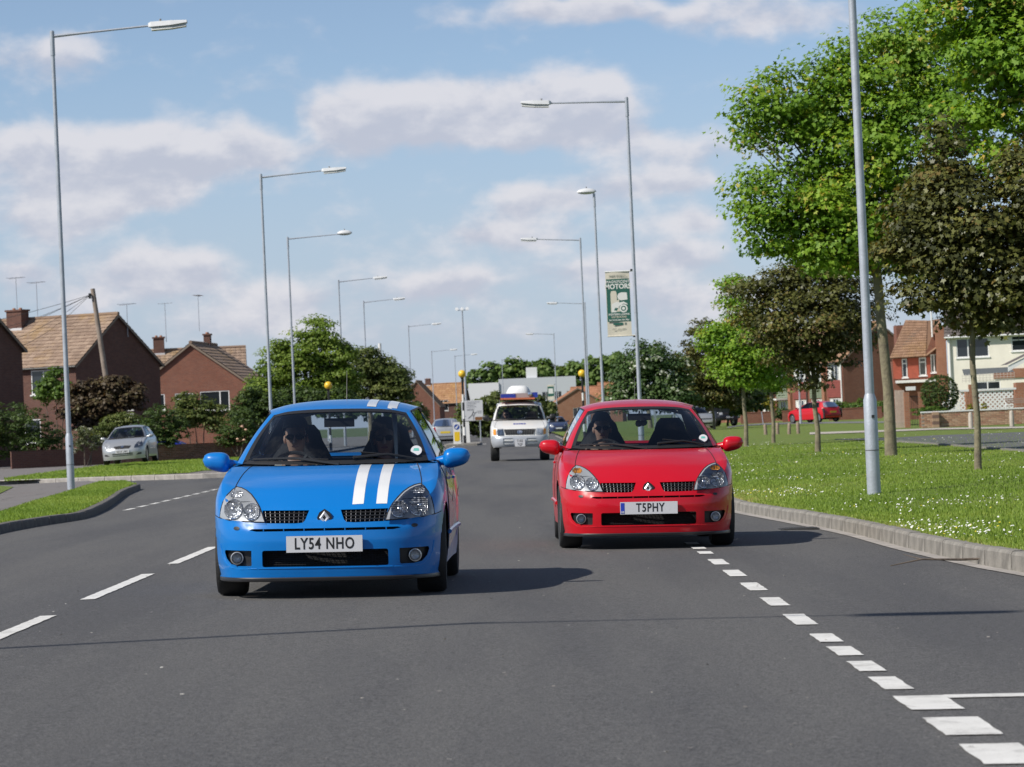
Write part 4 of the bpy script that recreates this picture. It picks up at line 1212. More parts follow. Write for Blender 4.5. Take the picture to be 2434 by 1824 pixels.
corolla = scale_spec(HATCH, 1.045, 1.09, 1.035)
cp = W(246, 1003, 130)
c = Car('silver_car', corolla, silver_paint, (cp.x + .35, cp.y, cp.z), R(-2), 'parked silver hatchback beside the brick garden wall on the grass strip', 'car', None, R(-2.2))
simple_face(c, 1.03, 1.06)
c.front_patch('grille', [(-.26, .56), (.26, .56), (.34, .66), (.08, .68), (-.08, .68), (-.34, .66)], black_trim, .008, .05)
c.front_patch('emblem', ellipse(0, .645, .06, .04, 16), chrome, .014, .03)
for z0, z1 in ((.30, .325), (.36, .395)): c.front_patch('intake', [(-.38, z0), (.38, z0), (.40, z1), (-.40, z1)], black_trim, .007, .05)
for sd in (-1, 1):
    o = [(sd * .50, .305), (sd * .70, .32), (sd * .70, .385), (sd * .60, .375)]
    c.front_patch('fog_recess', o if sd > 0 else o[::-1], black_trim, .008, .05)
c.plate('GK53 UMX', .455, c.hit(0, .455, 0)[1] - .008, sx=.74)
c.wheels(.30, .195, .735, spokes=6); c.mirrors(.92, 1.5, .99, (.19, .14, .12)); c.wipers()

def parked(name, spec, mat, px, py, D, rz, label, front=True, rear=False, plate='', group=None, group_z=None, dx=0, dy=0, wr=.30):
    q = W(px, py, D); z = group_z if group_z is not None else q.z
    c = Car(name, spec, mat, (q.x + dx, q.y + dy, z), rz, label, 'car', group)
    if front:
        simple_face(c, 1.0, 1.03)
        c.front_patch('intake', [(-.42, .26), (.42, .26), (.42, .35), (-.42, .35)], black_trim, .007, .06)
        c.front_patch('grille', [(-.40, .565), (.40, .565), (.42, .62), (-.42, .62)], black_trim, .007, .06)
        c.plate('', .44, c.hit(0, .44, 0)[1] - .006) if False else MB().box((0, c.hit(0, .44, 0)[1] - .008, .44), (.52, .012, .111)).build('number_plate', plate_white, c.root)
    if rear: tail(c, .98, plate)
    c.wheels(wr, .19, .715, spokes=6); c.mirrors(.90, 1.42, .98, (.18, .14, .12))
    return c
small = scale_spec(HATCH, 1.0, 1.02, 1.02)
med = scale_spec(HATCH, 1.04, 1.10, 1.0)
navy = car_paint('navy_paint', (.012, .025, .24)); black_paint = car_paint('black_paint', (.010, .012, .018)); dark_paint = car_paint('dark_paint', (.02, .018, .022))
scarlet = car_paint('scarlet_paint', (.50, .012, .02))
parked('navy_car', small, car_paint('royal_paint', (.02, .035, .30)), 398, 968, 152, R(90), 'dark blue car half hidden in the garden shrubs behind the brick wall', dx=.3, group_z=.02)
q = W(963, 960, 183)
parked('silver_estate', med, silver_paint, 963, 960, 183, R(180), 'silver car driving off with a yellow rear plate beside the traffic island', front=False, rear=True, plate='', dy=4.2, group_z=road_z(-3.8))
parked('silver_hatchback', scale_spec(HATCH, 1.0, 1.0, 1.12), silver_paint, 1012, 955, 262, R(186), 'far silver hatchback driving off beyond the keep-left bollards', front=False, rear=True, dy=3.9, group_z=road_z(-3.6))
parked('dark_hatchback', small, dark_paint, 1037, 955, 290, R(188), 'far dark hatchback driving off ahead of the silver one', front=False, rear=True, dy=3.9, group_z=road_z(-3.0))
parked('blue_grey_car', small, car_paint('slate_paint', (.03, .045, .10)), 1208, 935, 285, R(4), 'dark blue car following behind the white off-road vehicle', group_z=road_z(2.4))
rc = W(1760, 910, 234)
sc_ = parked('scarlet_car', med, scarlet, 1772, 911, 228, R(180 + 34), 'scarlet hatchback parked tail-on before the brick terrace', front=True, rear=True, group_z=.105, dx=-1.4, dy=3.9)
bj = Car('black_jeep', scale_spec(JEEP, 1.0, 1.0, .98, nu=80, nv=20), black_paint, (W(1577, 917, 232).x, 232, .105), R(24), 'black off-road car parked behind the slim verge trunks', 'jeep')
for sd in (-1, 1):
    o = [(sd * .47, .76), (sd * .70, .76), (sd * .70, .92), (sd * .49, .93)]
    hl = bj.front_patch('headlight', o if sd > 0 else o[::-1], lamp_house, .010, .05)
    bj.front_patch('reflector', ellipse(sd * .59, .845, .07, .07, 14), lamp_refl, .016, .03, hl)
bj.front_patch('grille', [(-.40, .77), (.40, .77), (.44, .90), (-.44, .90)], black_matt, .008, .05)
MB().box((0, bj.hit(0, .6, 0)[1] - .012, .60), (.52, .012, .111)).build('number_plate', plate_white, bj.root)
bj.wheels(.36, .24, .735, spokes=6); bj.mirrors(.98, 1.45, 1.25, (.19, .14, .17), black_trim, arm=.08)
for sd in (-1, 1): MB().tube([(sd * .57, 1.9, 1.70), (sd * .57, 1.95, 1.755), (sd * .57, 3.6, 1.755), (sd * .57, 3.65, 1.69)], .018, 8).build('rack_rail', chrome, bj.root)
parked('pale_car', small, silver_paint, 1527, 925, 214, R(20), 'silver car parked ahead of the black off-road car', group_z=.10)

# ------------------------------------------------------------------ people
skin_m = M('skin', (.56, .33, .24), .5, var=.1, vscale=8)
def skin_obj(name, chains, mat, parent=None, sub=2, root=0):
    """chains: list of [(co, radius)...]; chains after the first start with ('v', index)"""
    bm = bmesh.new(); ly = bm.verts.layers.skin.verify(); vs = []
    for ch in chains:
        prev = None
        for it in ch:
            if it[0] == 'v': prev = vs[it[1]]; continue
            v = bm.verts.new(it[0]); r_ = it[1]
            v[ly].radius = (r_, r_) if not isinstance(r_, tuple) else r_
            vs.append(v)
            if prev is not None: bm.edges.new((prev, v))
            prev = v
    vs[root][ly].use_root = True
    me = bpy.data.meshes.new(name); bm.to_mesh(me); bm.free()
    o = link(name, me, mat, parent)
    md = o.modifiers.new('skin', 'SKIN'); md.use_smooth_shade = True
    o.modifiers.new('sub', 'SUBSURF').levels = sub; o.modifiers['sub'].render_levels = sub
    return o
def person(loc, rz, label, shirt, hair_col, long_hair=False, hands=None, glasses=True, skin=None):
    root = empty('person', loc, rz, label, 'person')
    hands = hands or [(-.17, -.40, .40), (.17, -.40, .40)]
    ch = [[((0, 0, .02), .12), ((0, .05, .22), .115), ((0, .09, .40), .125), ((0, .09, .53), .075), ((0, .07, .60), .052), ((0, .045, .655), .062), ((0, .035, .72), .083), ((0, .045, .79), .086), ((0, .055, .845), .055)]]
    for i, sd in enumerate((-1, 1)):
        h = Vector(hands[i]); e = Vector((sd * .27, -.10, .26))
        ch.append([('v', 3), ((sd * .10, .09, .515), .062), ((sd * .185, .08, .49), .056), (tuple(e), .040), (tuple(h + (e - h) * .22), .026), (tuple(h), .030)])
    for sd in (-1, 1):
        ch.append([('v', 0), ((sd * .10, -.08, .02), .085), ((sd * .12, -.44, .10), .062), ((sd * .12, -.72, -.18), .042), ((sd * .12, -.84, -.20), .035)])
    # face: nose and chin drawn out of the head
    body = skin_obj('body', ch, skin or skin_m, root)
    fm = MB()
    for sd in (-1, 1): fm.lathe([(.0, -.012), (.018, -.006), (.022, .004), (.014, .012), (0, .014)], 10, Matrix.Translation((sd * .083, .05, .725)) @ Matrix.Rotation(R(90), 4, 'Y') @ Matrix.Scale(1.5, 4, (1, 0, 0)))
    fm.add([(-.016, -.052, .700), (.016, -.052, .700), (0, -.078, .700), (-.008, -.048, .752), (.008, -.048, .752), (0, -.056, .752)], [(0, 1, 2), (0, 2, 5, 3), (2, 1, 4, 5)])
    fm.build('face', skin or skin_m, root, True)
    MB().lathe([(.0, 0), (.024, .002), (.026, .005), (.0, .008)], 14, Matrix.Translation((0, -.040, .672)) @ Matrix.Rotation(R(90), 4, 'X') @ Matrix.Scale(.35, 4, (0, 1, 0))).build('lips', M('lips', (.36, .12, .11), .5), root, True)
    # hands: palm and five bent fingers
    for i, sd in enumerate((-1, 1)):
        h = Vector(hands[i]); k = []
        k.append([(tuple(h + Vector((0, .02, 0))), .024), (tuple(h + Vector((0, -.045, .012))), .030)])
        for q, ln in enumerate((.055, .066, .062, .05)):
            b0 = h + Vector((-.03 + .02 * q, -.07, .018))
            k.append([('v', 1), (tuple(b0), .0095), (tuple(b0 + Vector((0, -ln * .55, .004))), .009), (tuple(b0 + Vector((0, -ln * .75, -ln * .5))), .008), (tuple(b0 + Vector((0, -ln * .4, -ln * .8))), .007)])
        th = h + Vector((-sd * .035, -.02, .008))
        k.append([('v', 0), (tuple(th), .011), (tuple(th + Vector((-sd * .022, -.035, -.004))), .010), (tuple(th + Vector((-sd * .016, -.062, -.018))), .008)])
        skin_obj('hand', k, skin or skin_m, root)
    # shirt over torso and sleeves
    cs = [[((0, 0, .02), .135), ((0, .05, .22), .132), ((0, .09, .40), .142), ((0, .09, .515), .098), ((0, .085, .555), .066)]]
    for i, sd in enumerate((-1, 1)):
        h = Vector(hands[i]); e = Vector((sd * .27, -.10, .26))
        cs.append([('v', 3), ((sd * .10, .09, .51), .075), ((sd * .19, .08, .485), .07), (tuple(e), .053), (tuple(h + (e - h) * .35), .040)])
    skin_obj('shirt', cs, shirt, root)
    # hair
    fr = []
    for i in range(9):
        a = i / 8 * math.pi / 2 * (1.25 if long_hair else 1.05)
        fr.append([(.098 * math.sin(a + .001) * math.cos(q), .062 + .105 * math.sin(a + .001) * math.sin(q) * (1 if math.sin(q) > 0 else .80), .80 + .100 * math.cos(a) - (.0 if math.sin(q) > -.2 else -.02 * math.sin(a))) for q in np.linspace(0, 2*math.pi, 21)])
    mb = MB().grid(fr)
    if long_hair:
        g = []
        for i in range(7):
            z = .80 - i * .055; wv = .105 + .012 * math.sin(i * 1.7)
            g.append([(wv * math.cos(q), .06 + .10 * math.sin(q), z) for q in np.linspace(R(-38), R(218), 17)])
        mb.grid(g)
    mb.build('hair', M('hair_%g' % hair_col[0], hair_col, .6, bump=.5, bscale=80), root, True)
    if glasses:
        sg = empty('sunglasses', (0, 0, 0)); sg.parent = root
        for sd in (-1, 1):
            P = []
            for x, z in ellipse(sd * .035, .742, .030, .020, 16): P.append((x, -.052 + abs(x) ** 2 * 5, z))
            MB().add(P, [tuple(range(16))]).build('lens', M('shade_lens', (.008, .008, .010), .12), sg)
            MB().tube(P + P[:1], .003, 5).build('rim', black_trim, sg)
            MB().tube([(sd * .065, -.03, .745), (sd * .083, .05, .745)], .003, 5).build('temple', black_trim, sg)
    return root
def in_car(c, x, y, z): return c.root.matrix_basis @ Vector((x, y, z))
bpy.context.view_layer.update()
hx, hy, hz = HATCH['seat']
navy_top = M('navy_top', (.02, .022, .04), .8); white_top = M('white_top', (.7, .7, .68), .8); grey_top = M('grey_top', (.32, .27, .28), .85); black_top = M('black_top', (.02, .018, .018), .8)
wl = (-.16, -.33, .50); wr_ = (.15, -.33, .44)
p_ = person(in_car(blue, -hx, hy, hz), R(-1), 'driver in sunglasses and white shirt at the wheel of the blue car', white_top, (.06, .04, .025), False, [wl, wr_])
p_ = person(in_car(blue, hx, hy + .03, hz - .02), R(0), 'passenger with long dark hair and sunglasses in the blue car', black_top, (.02, .013, .01), True, [(-.10, -.30, .12), (.10, -.30, .12)])
p_ = person(in_car(red, -hx, hy, hz), R(0), 'driver in a grey top at the wheel of the red car', grey_top, (.035, .025, .02), False, [wl, wr_])
q = JEEP['seat']
p_ = person(in_car(j, -q[0], q[1] - .1, q[2]), R(0), 'driver at the wheel of the white off-road vehicle', M('teal_top', (.05, .14, .14), .8), (.10, .05, .03), False, [wl, wr_])
# fluffy dice under the red car's mirror
dq = in_car(red, .02, 1.80, 1.19)
dc = empty('hanging_dice', dq, 0, 'pair of fluffy white balls hanging under the red car mirror', 'dice')
fl = M('fluff', (.62, .66, .60), .95, bump=1.0, bscale=90)
for dx, dzz in ((-.022, -.03), (.026, -.022)):
    bm = bmesh.new(); bmesh.ops.create_icosphere(bm, subdivisions=3, radius=.033)
    for v in bm.verts: v.co *= 1 + random.uniform(-.10, .10)
    bmesh.ops.translate(bm, verts=bm.verts, vec=(dx, 0, dzz)); me = bpy.data.meshes.new('ball'); bm.to_mesh(me); bm.free()
    link('ball', me, fl, dc, True)
    MB().tube([(0, 0, .07), (dx, 0, dzz)], .002, 4).build('cord', black_trim, dc)
# ================================================================== STREET FURNITURE
galv = M('galvanised_steel', (.42, .45, .50), .5, metal=.35, var=.12, vscale=5, bump=.15, bscale=30)
galv_pale = M('lamp_canopy', (.62, .63, .64), .45, var=.05)
lamp_diff = M('lamp_bowl', (.55, .56, .54), .3)
lamp_dark = M('lamp_underside', (.22, .22, .22), .5)
def ground_z(x, y):
    if x > 2.9: return verge_z(x - float(kx(y))) - .01
    if x < -6.9: return .01
    return road_z(x)
def lamp_post(px, py, D, sd, label, group, head='box', arm=3.0, height=None, base=None, up=.12):
    """px,py = top of the column in the picture; sd = +1 arm reaches to +x"""
    if base is None:
        q = W(px, py, D); x, y = q.x, q.y; H = q.z - ground_z(x, y)
    else:
        x, y = base; H = height
    t = empty('lamp_post', (x, y, ground_z(x, y) - .05), 0, label, 'lamp post', group)
    H += .05
    MB().tube([(0, 0, -.3), (0, 0, .62), (0, 0, 1.22), (0, 0, 1.30)], [.084, .084, .082, .058], 18).build('base_sleeve', galv, t, True)
    MB().tube([(0, 0, 1.25), (0, 0, 5), (0, 0, H)], [.058, .050, .042], 16).build('column', galv, t, True)
    MB().tube([(0, 0, .60), (0, 0, .612)], .0865, 18).build('joint', M('joint_dark', (.12, .12, .13), .6), t)
    MB().box((.02, -.083, 1.02), (.035, .012, .035)).build('door_lock', black_trim, t)
    MB().tube([(0, 0, H - .55), (0, 0, H - .02), (0, 0, H)], [.052, .052, .03], 14).build('collar', galv, t, True)
    if head == 'box':
        A = Vector((.05 * sd, 0, H - .12)); B = Vector(((arm - .82) * sd, 0, H - .10 + up))
        ar = MB().tube([A, A + (B - A) * .33, B], [.038, .026, .022], 10).build('arm', galv, t, True)
        hd = MB(); x0, x1 = (arm - .86), arm
        sec = lambda k, w_, z0, z1: [(k * sd, -w_, z0), (k * sd, w_, z0), (k * sd, w_ * .7, z1), (k * sd, -w_ * .7, z1)]
        zb = H - .10 + up
        fr = [sec(x0, .05, zb - .03, zb + .05), sec(x0 + .06, .13, zb - .04, zb + .075), sec(x0 + .5, .15, zb - .02, zb + .09), sec(x1, .12, zb + .03, zb + .085)]
        hd.grid([f + f[:1] for f in fr]); hd.add(fr[0], [(0, 1, 2, 3)]); hd.add(fr[-1], [(0, 1, 2, 3)])
        ho = hd.build('lamp_head', galv_pale, t)
        fr = [sec(x0 + .07, .115, zb - .115, zb - .04), sec(x0 + .5, .13, zb - .095, zb - .02), sec(x1 - .02, .10, zb - .055, zb + .025)]
        hd = MB().grid([f + f[:1] for f in fr]); hd.add(fr[0], [(0, 1, 2, 3)]); hd.add(fr[-1], [(0, 1, 2, 3)])
        hd.build('diffuser', lamp_diff, ho)
        MB().tube([((x0 + .27) * sd, 0, zb + .06), ((x0 + .27) * sd, 0, zb + .14)], .025, 8).build('photocell', lamp_dark, ho)
    else:
        if head == 'oval':
            A = Vector((.04 * sd, 0, H - .1)); B = Vector(((arm - .6) * sd, 0, H - .1 + up))
            MB().tube([A, A + (B - A) * .4, B], [.035, .026, .02], 10).build('arm', galv, t, True)
            cx, zc, a = arm - .32, H - .08 + up, .36
        else: cx, zc, a = .30, H + .06, .40
        fr = []
        for i in range(8):
            ph = i / 7 * math.pi / 2
            fr.append([((cx + a * math.cos(q) * math.cos(ph)) * sd, .17 * math.sin(q) * math.cos(ph), zc + .16 * math.sin(ph)) for q in np.linspace(0, 2*math.pi, 21)])
        ho = MB().grid(fr).build('lamp_head', galv_pale, t, True)
        fr = [[((cx + a * .9 * math.cos(q) * math.cos(ph)) * sd, .15 * math.sin(q) * math.cos(ph), zc - .09 * math.sin(ph)) for q in np.linspace(0, 2*math.pi, 21)] for ph in np.linspace(0, math.pi / 2, 5)]
        MB().grid(fr).build('diffuser', lamp_diff, ho, True)
        MB().tube([(cx * sd, 0, zc + .14), (cx * sd, 0, zc + .22)], .025, 8).build('photocell', lamp_dark, ho)
    return t
gl_ = 'lamp posts along the hedge side of the road'; gr_ = 'lamp posts along the daisy verge'
lamp_post(112, 67, 76.5, 1, 'tall grey lamp post standing on the grass tip beside the cracked footpath', gl_)
lamp_post(563, 376, 121, 1, 'grey lamp post rising in front of the leafy roadside tree, box lamp', gl_)
lamp_post(621, 512, 162, 1, 'grey lamp post with a rounded pale lamp before the leafy tree', gl_, 'oval')
lamp_post(731, 605, 212, 1, 'distant grey lamp post rising out of the leafy tree crown', gl_)
lamp_post(785, 650, 248, 1, 'far lamp post rising behind the lower shrubby tree crown', gl_)
for a, lab in (((882, 703, 315), 'far lamp post beside the shrubby tree edge and brick gable house'), ((932, 758, 400), 'far lamp post standing before the orange-brown tiled roof'), ((982, 768, 455), 'far lamp post just beside the floodlight mast and beacon globe'), ((1084, 776, 520), 'farthest lamp post standing out against the distant tree belt')):
    lamp_post(*a, 1, lab, gl_)
lamp_post(0, 0, 0, 1, 'lamp post on the hedge side whose long shadow crosses the road', gl_, base=(-9.85, 14.9), height=10.1)
rb_ = G(1888, 1063, .05)
lamp_post(0, 0, 0, -1, 'nearest thick lamp post standing in the daisy grass by the curved kerb', gr_, base=(rb_.x, rb_.y), height=10.2)
ban = lamp_post(1353, 210, 98, -1, 'lamp post carrying the green and cream event banner', gr_, up=.02)
lamp_post(1283, 418, 140, -1, 'lamp post with a round white lamp set straight on its top', gr_, 'top')
lamp_post(1253, 514, 174, -1, 'lamp post with box lamp beside the yellow beacon on the verge side', gr_)
lamp_post(1263, 653, 273, -1, 'far lamp post just behind the beacon-side lamp post', gr_)
fl_ = lamp_post(1196, 720, 370, -1, 'far lamp post with a small banner beside the brown roofs', gr_)
lamp_post(1722, 740, 222, -1, 'slim lamp post standing in the grass beside the scarlet car', gr_, 'top')

# banners
def banner(post, D, px0, py0, px1, py1, label, full=True):
    a = W(px0, py0, D); c = W(px1, py1, D)
    w_, h_ = c.x - a.x, a.z - c.z
    t = empty('banner', (c.x, a.y, c.z), 0, label, 'banner')
    cream = M('banner_cream', (.66, .61, .50), .7); green = M('banner_green', (.020, .115, .085), .6); wht = M('banner_white', (.74, .74, .70), .7); ink = M('banner_ink', (.16, .20, .17), .7)
    cl = MB(); 
    cl.grid([[(-w_ * (1 - u), .012 * math.sin(u * 5 + v * 3), h_ * v) for u in np.linspace(0, 1, 9)] for v in np.linspace(0, 1, 17)])
    cl.build('cloth', cream, t, True)
    def bx(u0, u1, v0, v1, mat, nm, dy=-.016): return MB().box((-w_ + w_ * (u0 + u1) / 2, dy, h_ * (v0 + v1) / 2), (w_ * (u1 - u0), .003, h_ * (v1 - v0))).build(nm, mat, t)
    bx(.02, .98, .225, .885, green, 'green_field')
    for v in (0.0, 1.0): MB().tube([(-w_ - .01, 0, h_ * v), (.16, 0, h_ * v)], .018, 8).build('pole_sleeve', wht if v else cream, t, True)
    for v in (0.0, 1.0):
        MB().box((.10, .0, h_ * v + (.03 if v else -.03)), (.14, .05, .045)).build('bracket', black_trim, t)
    if full:
        def tx(s_, u, v, size, mat, sx=1.0, off=0.0, dy=-.021): text_mesh('lettering', s_, size * h_, mat, t, Matrix.Translation((-w_ + w_ * u, dy, h_ * v)) @ FACE, sx=sx, offset=off * h_, extrude=.0005)
        tx('FREE EVENT', .5, .925, .050, ink, 1.0)
        tx('MAGNIFICENT', .5, .840, .060, wht, .85, .0012); tx('MOTORS', .5, .765, .105, wht, .95, .0035)
        tx('WESTERN LAWNS', .5, .335, .042, wht, .95, .0010); tx('EASTBOURNE', .5, .295, .040, cream, .95, .0006); tx('Sat 3rd & Sun 4th May', .5, .250, .036, wht, .95, .0008)
        bx(.25, .66, .170, .205, green, 'panel'); bx(.72, .80, .17, .205, ink, 'panel')
        tx('0871 663 0031', .5, .105, .036, ink, 1.0)
        # picture of a rider on an old motorcycle, as flat pale shapes
        def shape(pts, mat, dy): MB().add([(-w_ + w_ * u, dy, h_ * v) for u, v in pts], [tuple(range(len(pts)))]).build('picture', mat, t)
        shape([(.18, .37), (.18, .66), (.22, .70), (.40, .70), (.44, .66), (.44, .55), (.55, .58), (.50, .45), (.56, .38)], cream, -.020)
        shape([(.46, .62), (.52, .66), (.64, .675), (.86, .67), (.88, .56), (.60, .55), (.48, .58)], wht, -.0202)
        shape([(.20, .37), (.22, .50), (.42, .53), (.55, .52), (.72, .53), (.86, .50), (.88, .48), (.70, .50), (.52, .46), (.40, .37)], wht, -.0206)
        for rr, mt_ in ((.17, wht), (.11, green), (.065, wht)): shape([(.70 + rr * math.cos(q), .425 + rr * math.sin(q) * w_ / h_) for q in np.linspace(0, 2*math.pi, 20)[:-1]], mt_, -.0215 - .17 * .004 + rr * .004 - .001)
        shape([(.30, .40), (.36, .44), (.48, .43), (.42, .39)], green, -.0212)
    else:
        bx(.15, .85, .40, .75, wht, 'picture', -.02)
    return t
banner(ban, 98, 1307, 588, 1365, 725, 'green and cream upright banner advertising a motor event on its lamp post')
banner(fl_, 370, 1182, 832, 1197.5, 863, 'small far upright banner beside the brown-roofed houses', False)

# beacons, island, bollards
ylw = M('beacon_yellow', (.80, .50, .035), .35); bw_black = M('beacon_black', (.015, .015, .016), .5); bw_white = M('beacon_white', (.70, .70, .68), .5)
def beacon(px, py, D, label):
    q = W(px, py, D); zg = ground_z(q.x, q.y) if abs(q.x + 2.3) > 1.0 else .05; H = q.z - zg
    t = empty('beacon', (q.x, q.y, zg), 0, label, 'beacon', 'yellow globe crossing beacons')
    n = 8
    for k in range(n):
        z0, z1 = (H - .2) * k / n, (H - .2) * (k + 1) / n
        MB().tube([(0, 0, z0), (0, 0, z1)], .075 if k < 2 else .055, 14).build('band', bw_black if k % 2 == 0 or k == n - 1 else bw_white, t)
    MB().tube([(0, 0, H - .26), (0, 0, H - .17)], [.06, .10], 14).build('cup', bw_black, t)
    MB().lathe([(0, -.20), (.10, -.175), (.175, -.10), (.20, 0), (.175, .10), (.10, .175), (0, .20)], 20, Matrix.Translation((0, 0, H))).build('globe', ylw, t, True)
beacon(709, 833, 172, 'yellow beacon globe showing over the blue car before the dark shrubs')
beacon(998, 808, 175, 'yellow beacon on a striped post standing on the traffic island')
beacon(1257, 807, 178, 'yellow beacon on a striped post at the verge side of the crossing')
isl = W(994, 958, 173)
struct(MB().prism([(isl.x - .6, 168), (isl.x + .9, 168), (isl.x + 1.0, 169), (isl.x + 1.0, 181), (isl.x + .9, 182), (isl.x - .6, 182), (isl.x - .7, 181), (isl.x - .7, 169)], 'z', -.1, .07).build('traffic_island', concrete), 'kerbed traffic island at the crossing')
def bollard(x, y, label, arrow):
    t = empty('keep_left_bollard', (x, y, .07), 0, label, 'bollard', 'white traffic bollards on the island')
    mb = MB().prism([(-.20, 0), (.20, 0), (.19, .1), (.175, 1.02), (.15, 1.08), (-.15, 1.08), (-.175, 1.02), (-.19, .1)], 'y', -.14, .14); mb.build('shell', bw_white, t)
    if arrow:
        MB().lathe([(.135, 0), (.135, .006)], 28, Matrix.Translation((0, -.141, .84)) @ Matrix.Rotation(R(90), 4, 'X')).build('blue_disc', M('sign_disc_blue', (.015, .06, .30), .4), t)
        ar = [(-.07, -.08), (.02, -.08), (-.005, -.05), (.085, .05), (.05, .085), (-.05, -.01), (-.075, .015)]
        MB().prism([(u, .84 + v) for u, v in ar], 'y', -.151, -.1485).build('arrow', bw_white, t)
        MB().prism([(-.13, .16), (.0, .12), (.13, .18), (.13, .6), (-.13, .6)], 'y', -.147, -.1405).build('yellow_panel', M('sign_yellow', (.75, .50, .02), .4), t)
b0 = W(988, 955, 171)
bollard(b0.x, 171, 'white keep-left bollard with blue arrow disc and yellow panel', True)
bollard(b0.x + .33, 179, 'plain white bollard on the island behind the arrow bollard', False)

# direction sign
sa, sb = W(996, 867, 205), W(1044, 909, 205)
t = empty('direction_sign', ((sa.x + sb.x) / 2, 205, .02), 0, 'white roundabout direction sign board on two grey posts', 'road sign')
w_, z0, z1 = sb.x - sa.x, sb.z, sa.z
MB().prism(rrect(-w_ / 2, w_ / 2, z0, z1, .06), 'y', -.012, .012).build('board', M('sign_board_white', (.62, .63, .65), .5), t)
for x in (-w_ * .33, w_ * .35): MB().tube([(x, .05, -.3), (x, .05, z1 - .05)], .038, 10).build('post', galv, t)
ink = M('sign_ink', (.05, .055, .07), .6)
def sline(pts, wd): MB().tube([(u * w_, -.016, z0 + v * (z1 - z0)) for u, v in pts], wd, 6).build('symbol', ink, t)
n = 16; sline([(.05 + .055 * math.cos(2*math.pi*k/n), .34 + .07 * math.sin(2*math.pi*k/n)) for k in range(n + 1)], .014)
for pts in ([(.05, .27), (.05, .04)], [(.05, .41), (.05, .52)], [(.0, .30), (-.2, .12)], [(.1, .36), (.2, .42)]): sline(pts, .014)
for v, u0, u1 in ((.92, -.25, .35), (.84, -.25, .2), (.76, -.25, .12), (.68, -.25, .2), (.58, -.25, .1), (.52, -.25, .05), (.46, .22, .45), (.38, .25, .45), (.24, -.45, -.3)): sline([(u0, v), (u1, v)], .009)
MB().box((.29 * w_, -.017, z0 + .10 * (z1 - z0)), (.34 * w_, .006, .16 * (z1 - z0))).build('brown_panel', M('sign_brown', (.22, .10, .035), .5), t)
# no-through-road sign
q0, q1 = W(1639, 848, 240), W(1649, 912, 240)
t = empty('dead_end_sign', (q1.x, 240, .08), 0, 'leaning blue square sign with a white T on a thin pole', 'road sign')
lean = (q0.x - q1.x)
MB().tube([(0, 0, -.2), (lean * 1.02, 0, q0.z + .2)], .03, 8).build('pole', galv, t)
zc = q0.z - .08
MB().box((lean, -.04, zc), (.56, .012, .56)).build('plate', bw_white, t); MB().box((lean, -.048, zc), (.51, .006, .51)).build('blue_face', M('sign_face_blue', (.02, .06, .34), .4), t)
MB().box((lean, -.053, zc - .06), (.10, .006, .36)).build('stem', bw_white, t); MB().box((lean, -.054, zc + .15), (.32, .006, .09)).build('red_bar', M('sign_red', (.45, .03, .04), .5), t)
# bus shelter header behind the red car
q0, q1 = W(1414, 843, 205), W(1457, 856, 205)
t = empty('bus_shelter', ((q0.x + q1.x) / 2, 205, ground_z(q0.x, 205)), 0, 'bus shelter with a blue lettered roof fascia under the dark trees', 'bus shelter')
w_ = q1.x - q0.x; zt = q0.z - ground_z(q0.x, 205)
MB().prism([(-w_/2 - .04, zt - .30), (w_/2 + .04, zt - .30), (w_/2 + .04, zt - .02), (w_/2 - .1, zt + .02), (-w_/2 + .1, zt + .02), (-w_/2 - .04, zt - .10)], 'y', -.03, .03).build('fascia', M('shelter_blue', (.012, .02, .16), .5), t)
for x_, lw_ in ((-.28, .24), (.02, .16), (.30, .26)): MB().box((x_ * w_ / 1.15, -.034, zt - .10), (lw_ * w_ / 1.15, .006, .075)).build('lettering', bw_white, t)
MB().box((0, 1.1, zt - .02), (w_, 2.1, .06)).build('roof', galv, t)
for x in (-w_/2, w_/2):
    for y in (.02, 2.1): MB().box((x, y, (zt - .05) / 2), (.06, .06, zt)).build('post', galv, t)
MB().box((w_/2, 1.05, zt * .55), (.012, 1.9, zt * .7)).build('side_pane', glass_mat('shelter_glass', (.7, .74, .75)), t)
# wooden bollards
wood_grey = M('weathered_wood', (.26, .20, .15), .9, var=.3, vscale=12, bump=.6, bscale=25)
for X, yb, wl_ in ((1045, 1000, 'short wooden bollard beside the leaning blue sign pole'), (1228, 992, 'short wooden bollard just beside a slim tree trunk'), (1402, 992, 'plain short wooden bollard between two other wooden bollards'), (1548, 986, 'leaning wooden bollard below the scarlet car nose')):
    q = G(*Z5(X, yb), .085)
    t = empty('wooden_bollard', (q.x, q.y, .06), 0, wl_, 'bollard', 'wooden bollards on the verge')
    h = random.uniform(.44, .50); lx = random.uniform(-.03, .03)
    MB().tube([(0, 0, -.1), (lx * .5, 0, h * .5), (lx, 0, h - .03), (lx, 0, h)], [.075, .068, .064, .05], 12).build('post', wood_grey, t, True)
    MB().tube([(lx, 0, h - .002), (lx, 0, h + .006)], .048, 12).build('cap', M('cut_wood', (.36, .28, .21), .9, var=.2), t)
for X, yb, wl_ in ((1572, 1256, 'pale concrete bollard half behind the bronze tree trunk at the tan wall'), (1896, 1242, 'pale concrete bollard standing clear before the tan wall and bench')):
    q = G(*Z7(X, yb), .10)
    t = empty('concrete_bollard', (q.x, q.y, .09), 0, wl_, 'bollard', 'concrete bollards by the garden wall')
    MB().tube([(0, 0, -.1), (0, 0, .50), (0, 0, .58), (0, 0, .60)], [.085, .08, .06, .02], 14).build('shaft', M('bollard_concrete', (.44, .40, .34), .9, var=.15, bump=.4), t, True)
    MB().tube([(0, 0, -.02), (0, 0, .03)], .10, 14).build('foot', concrete, t)
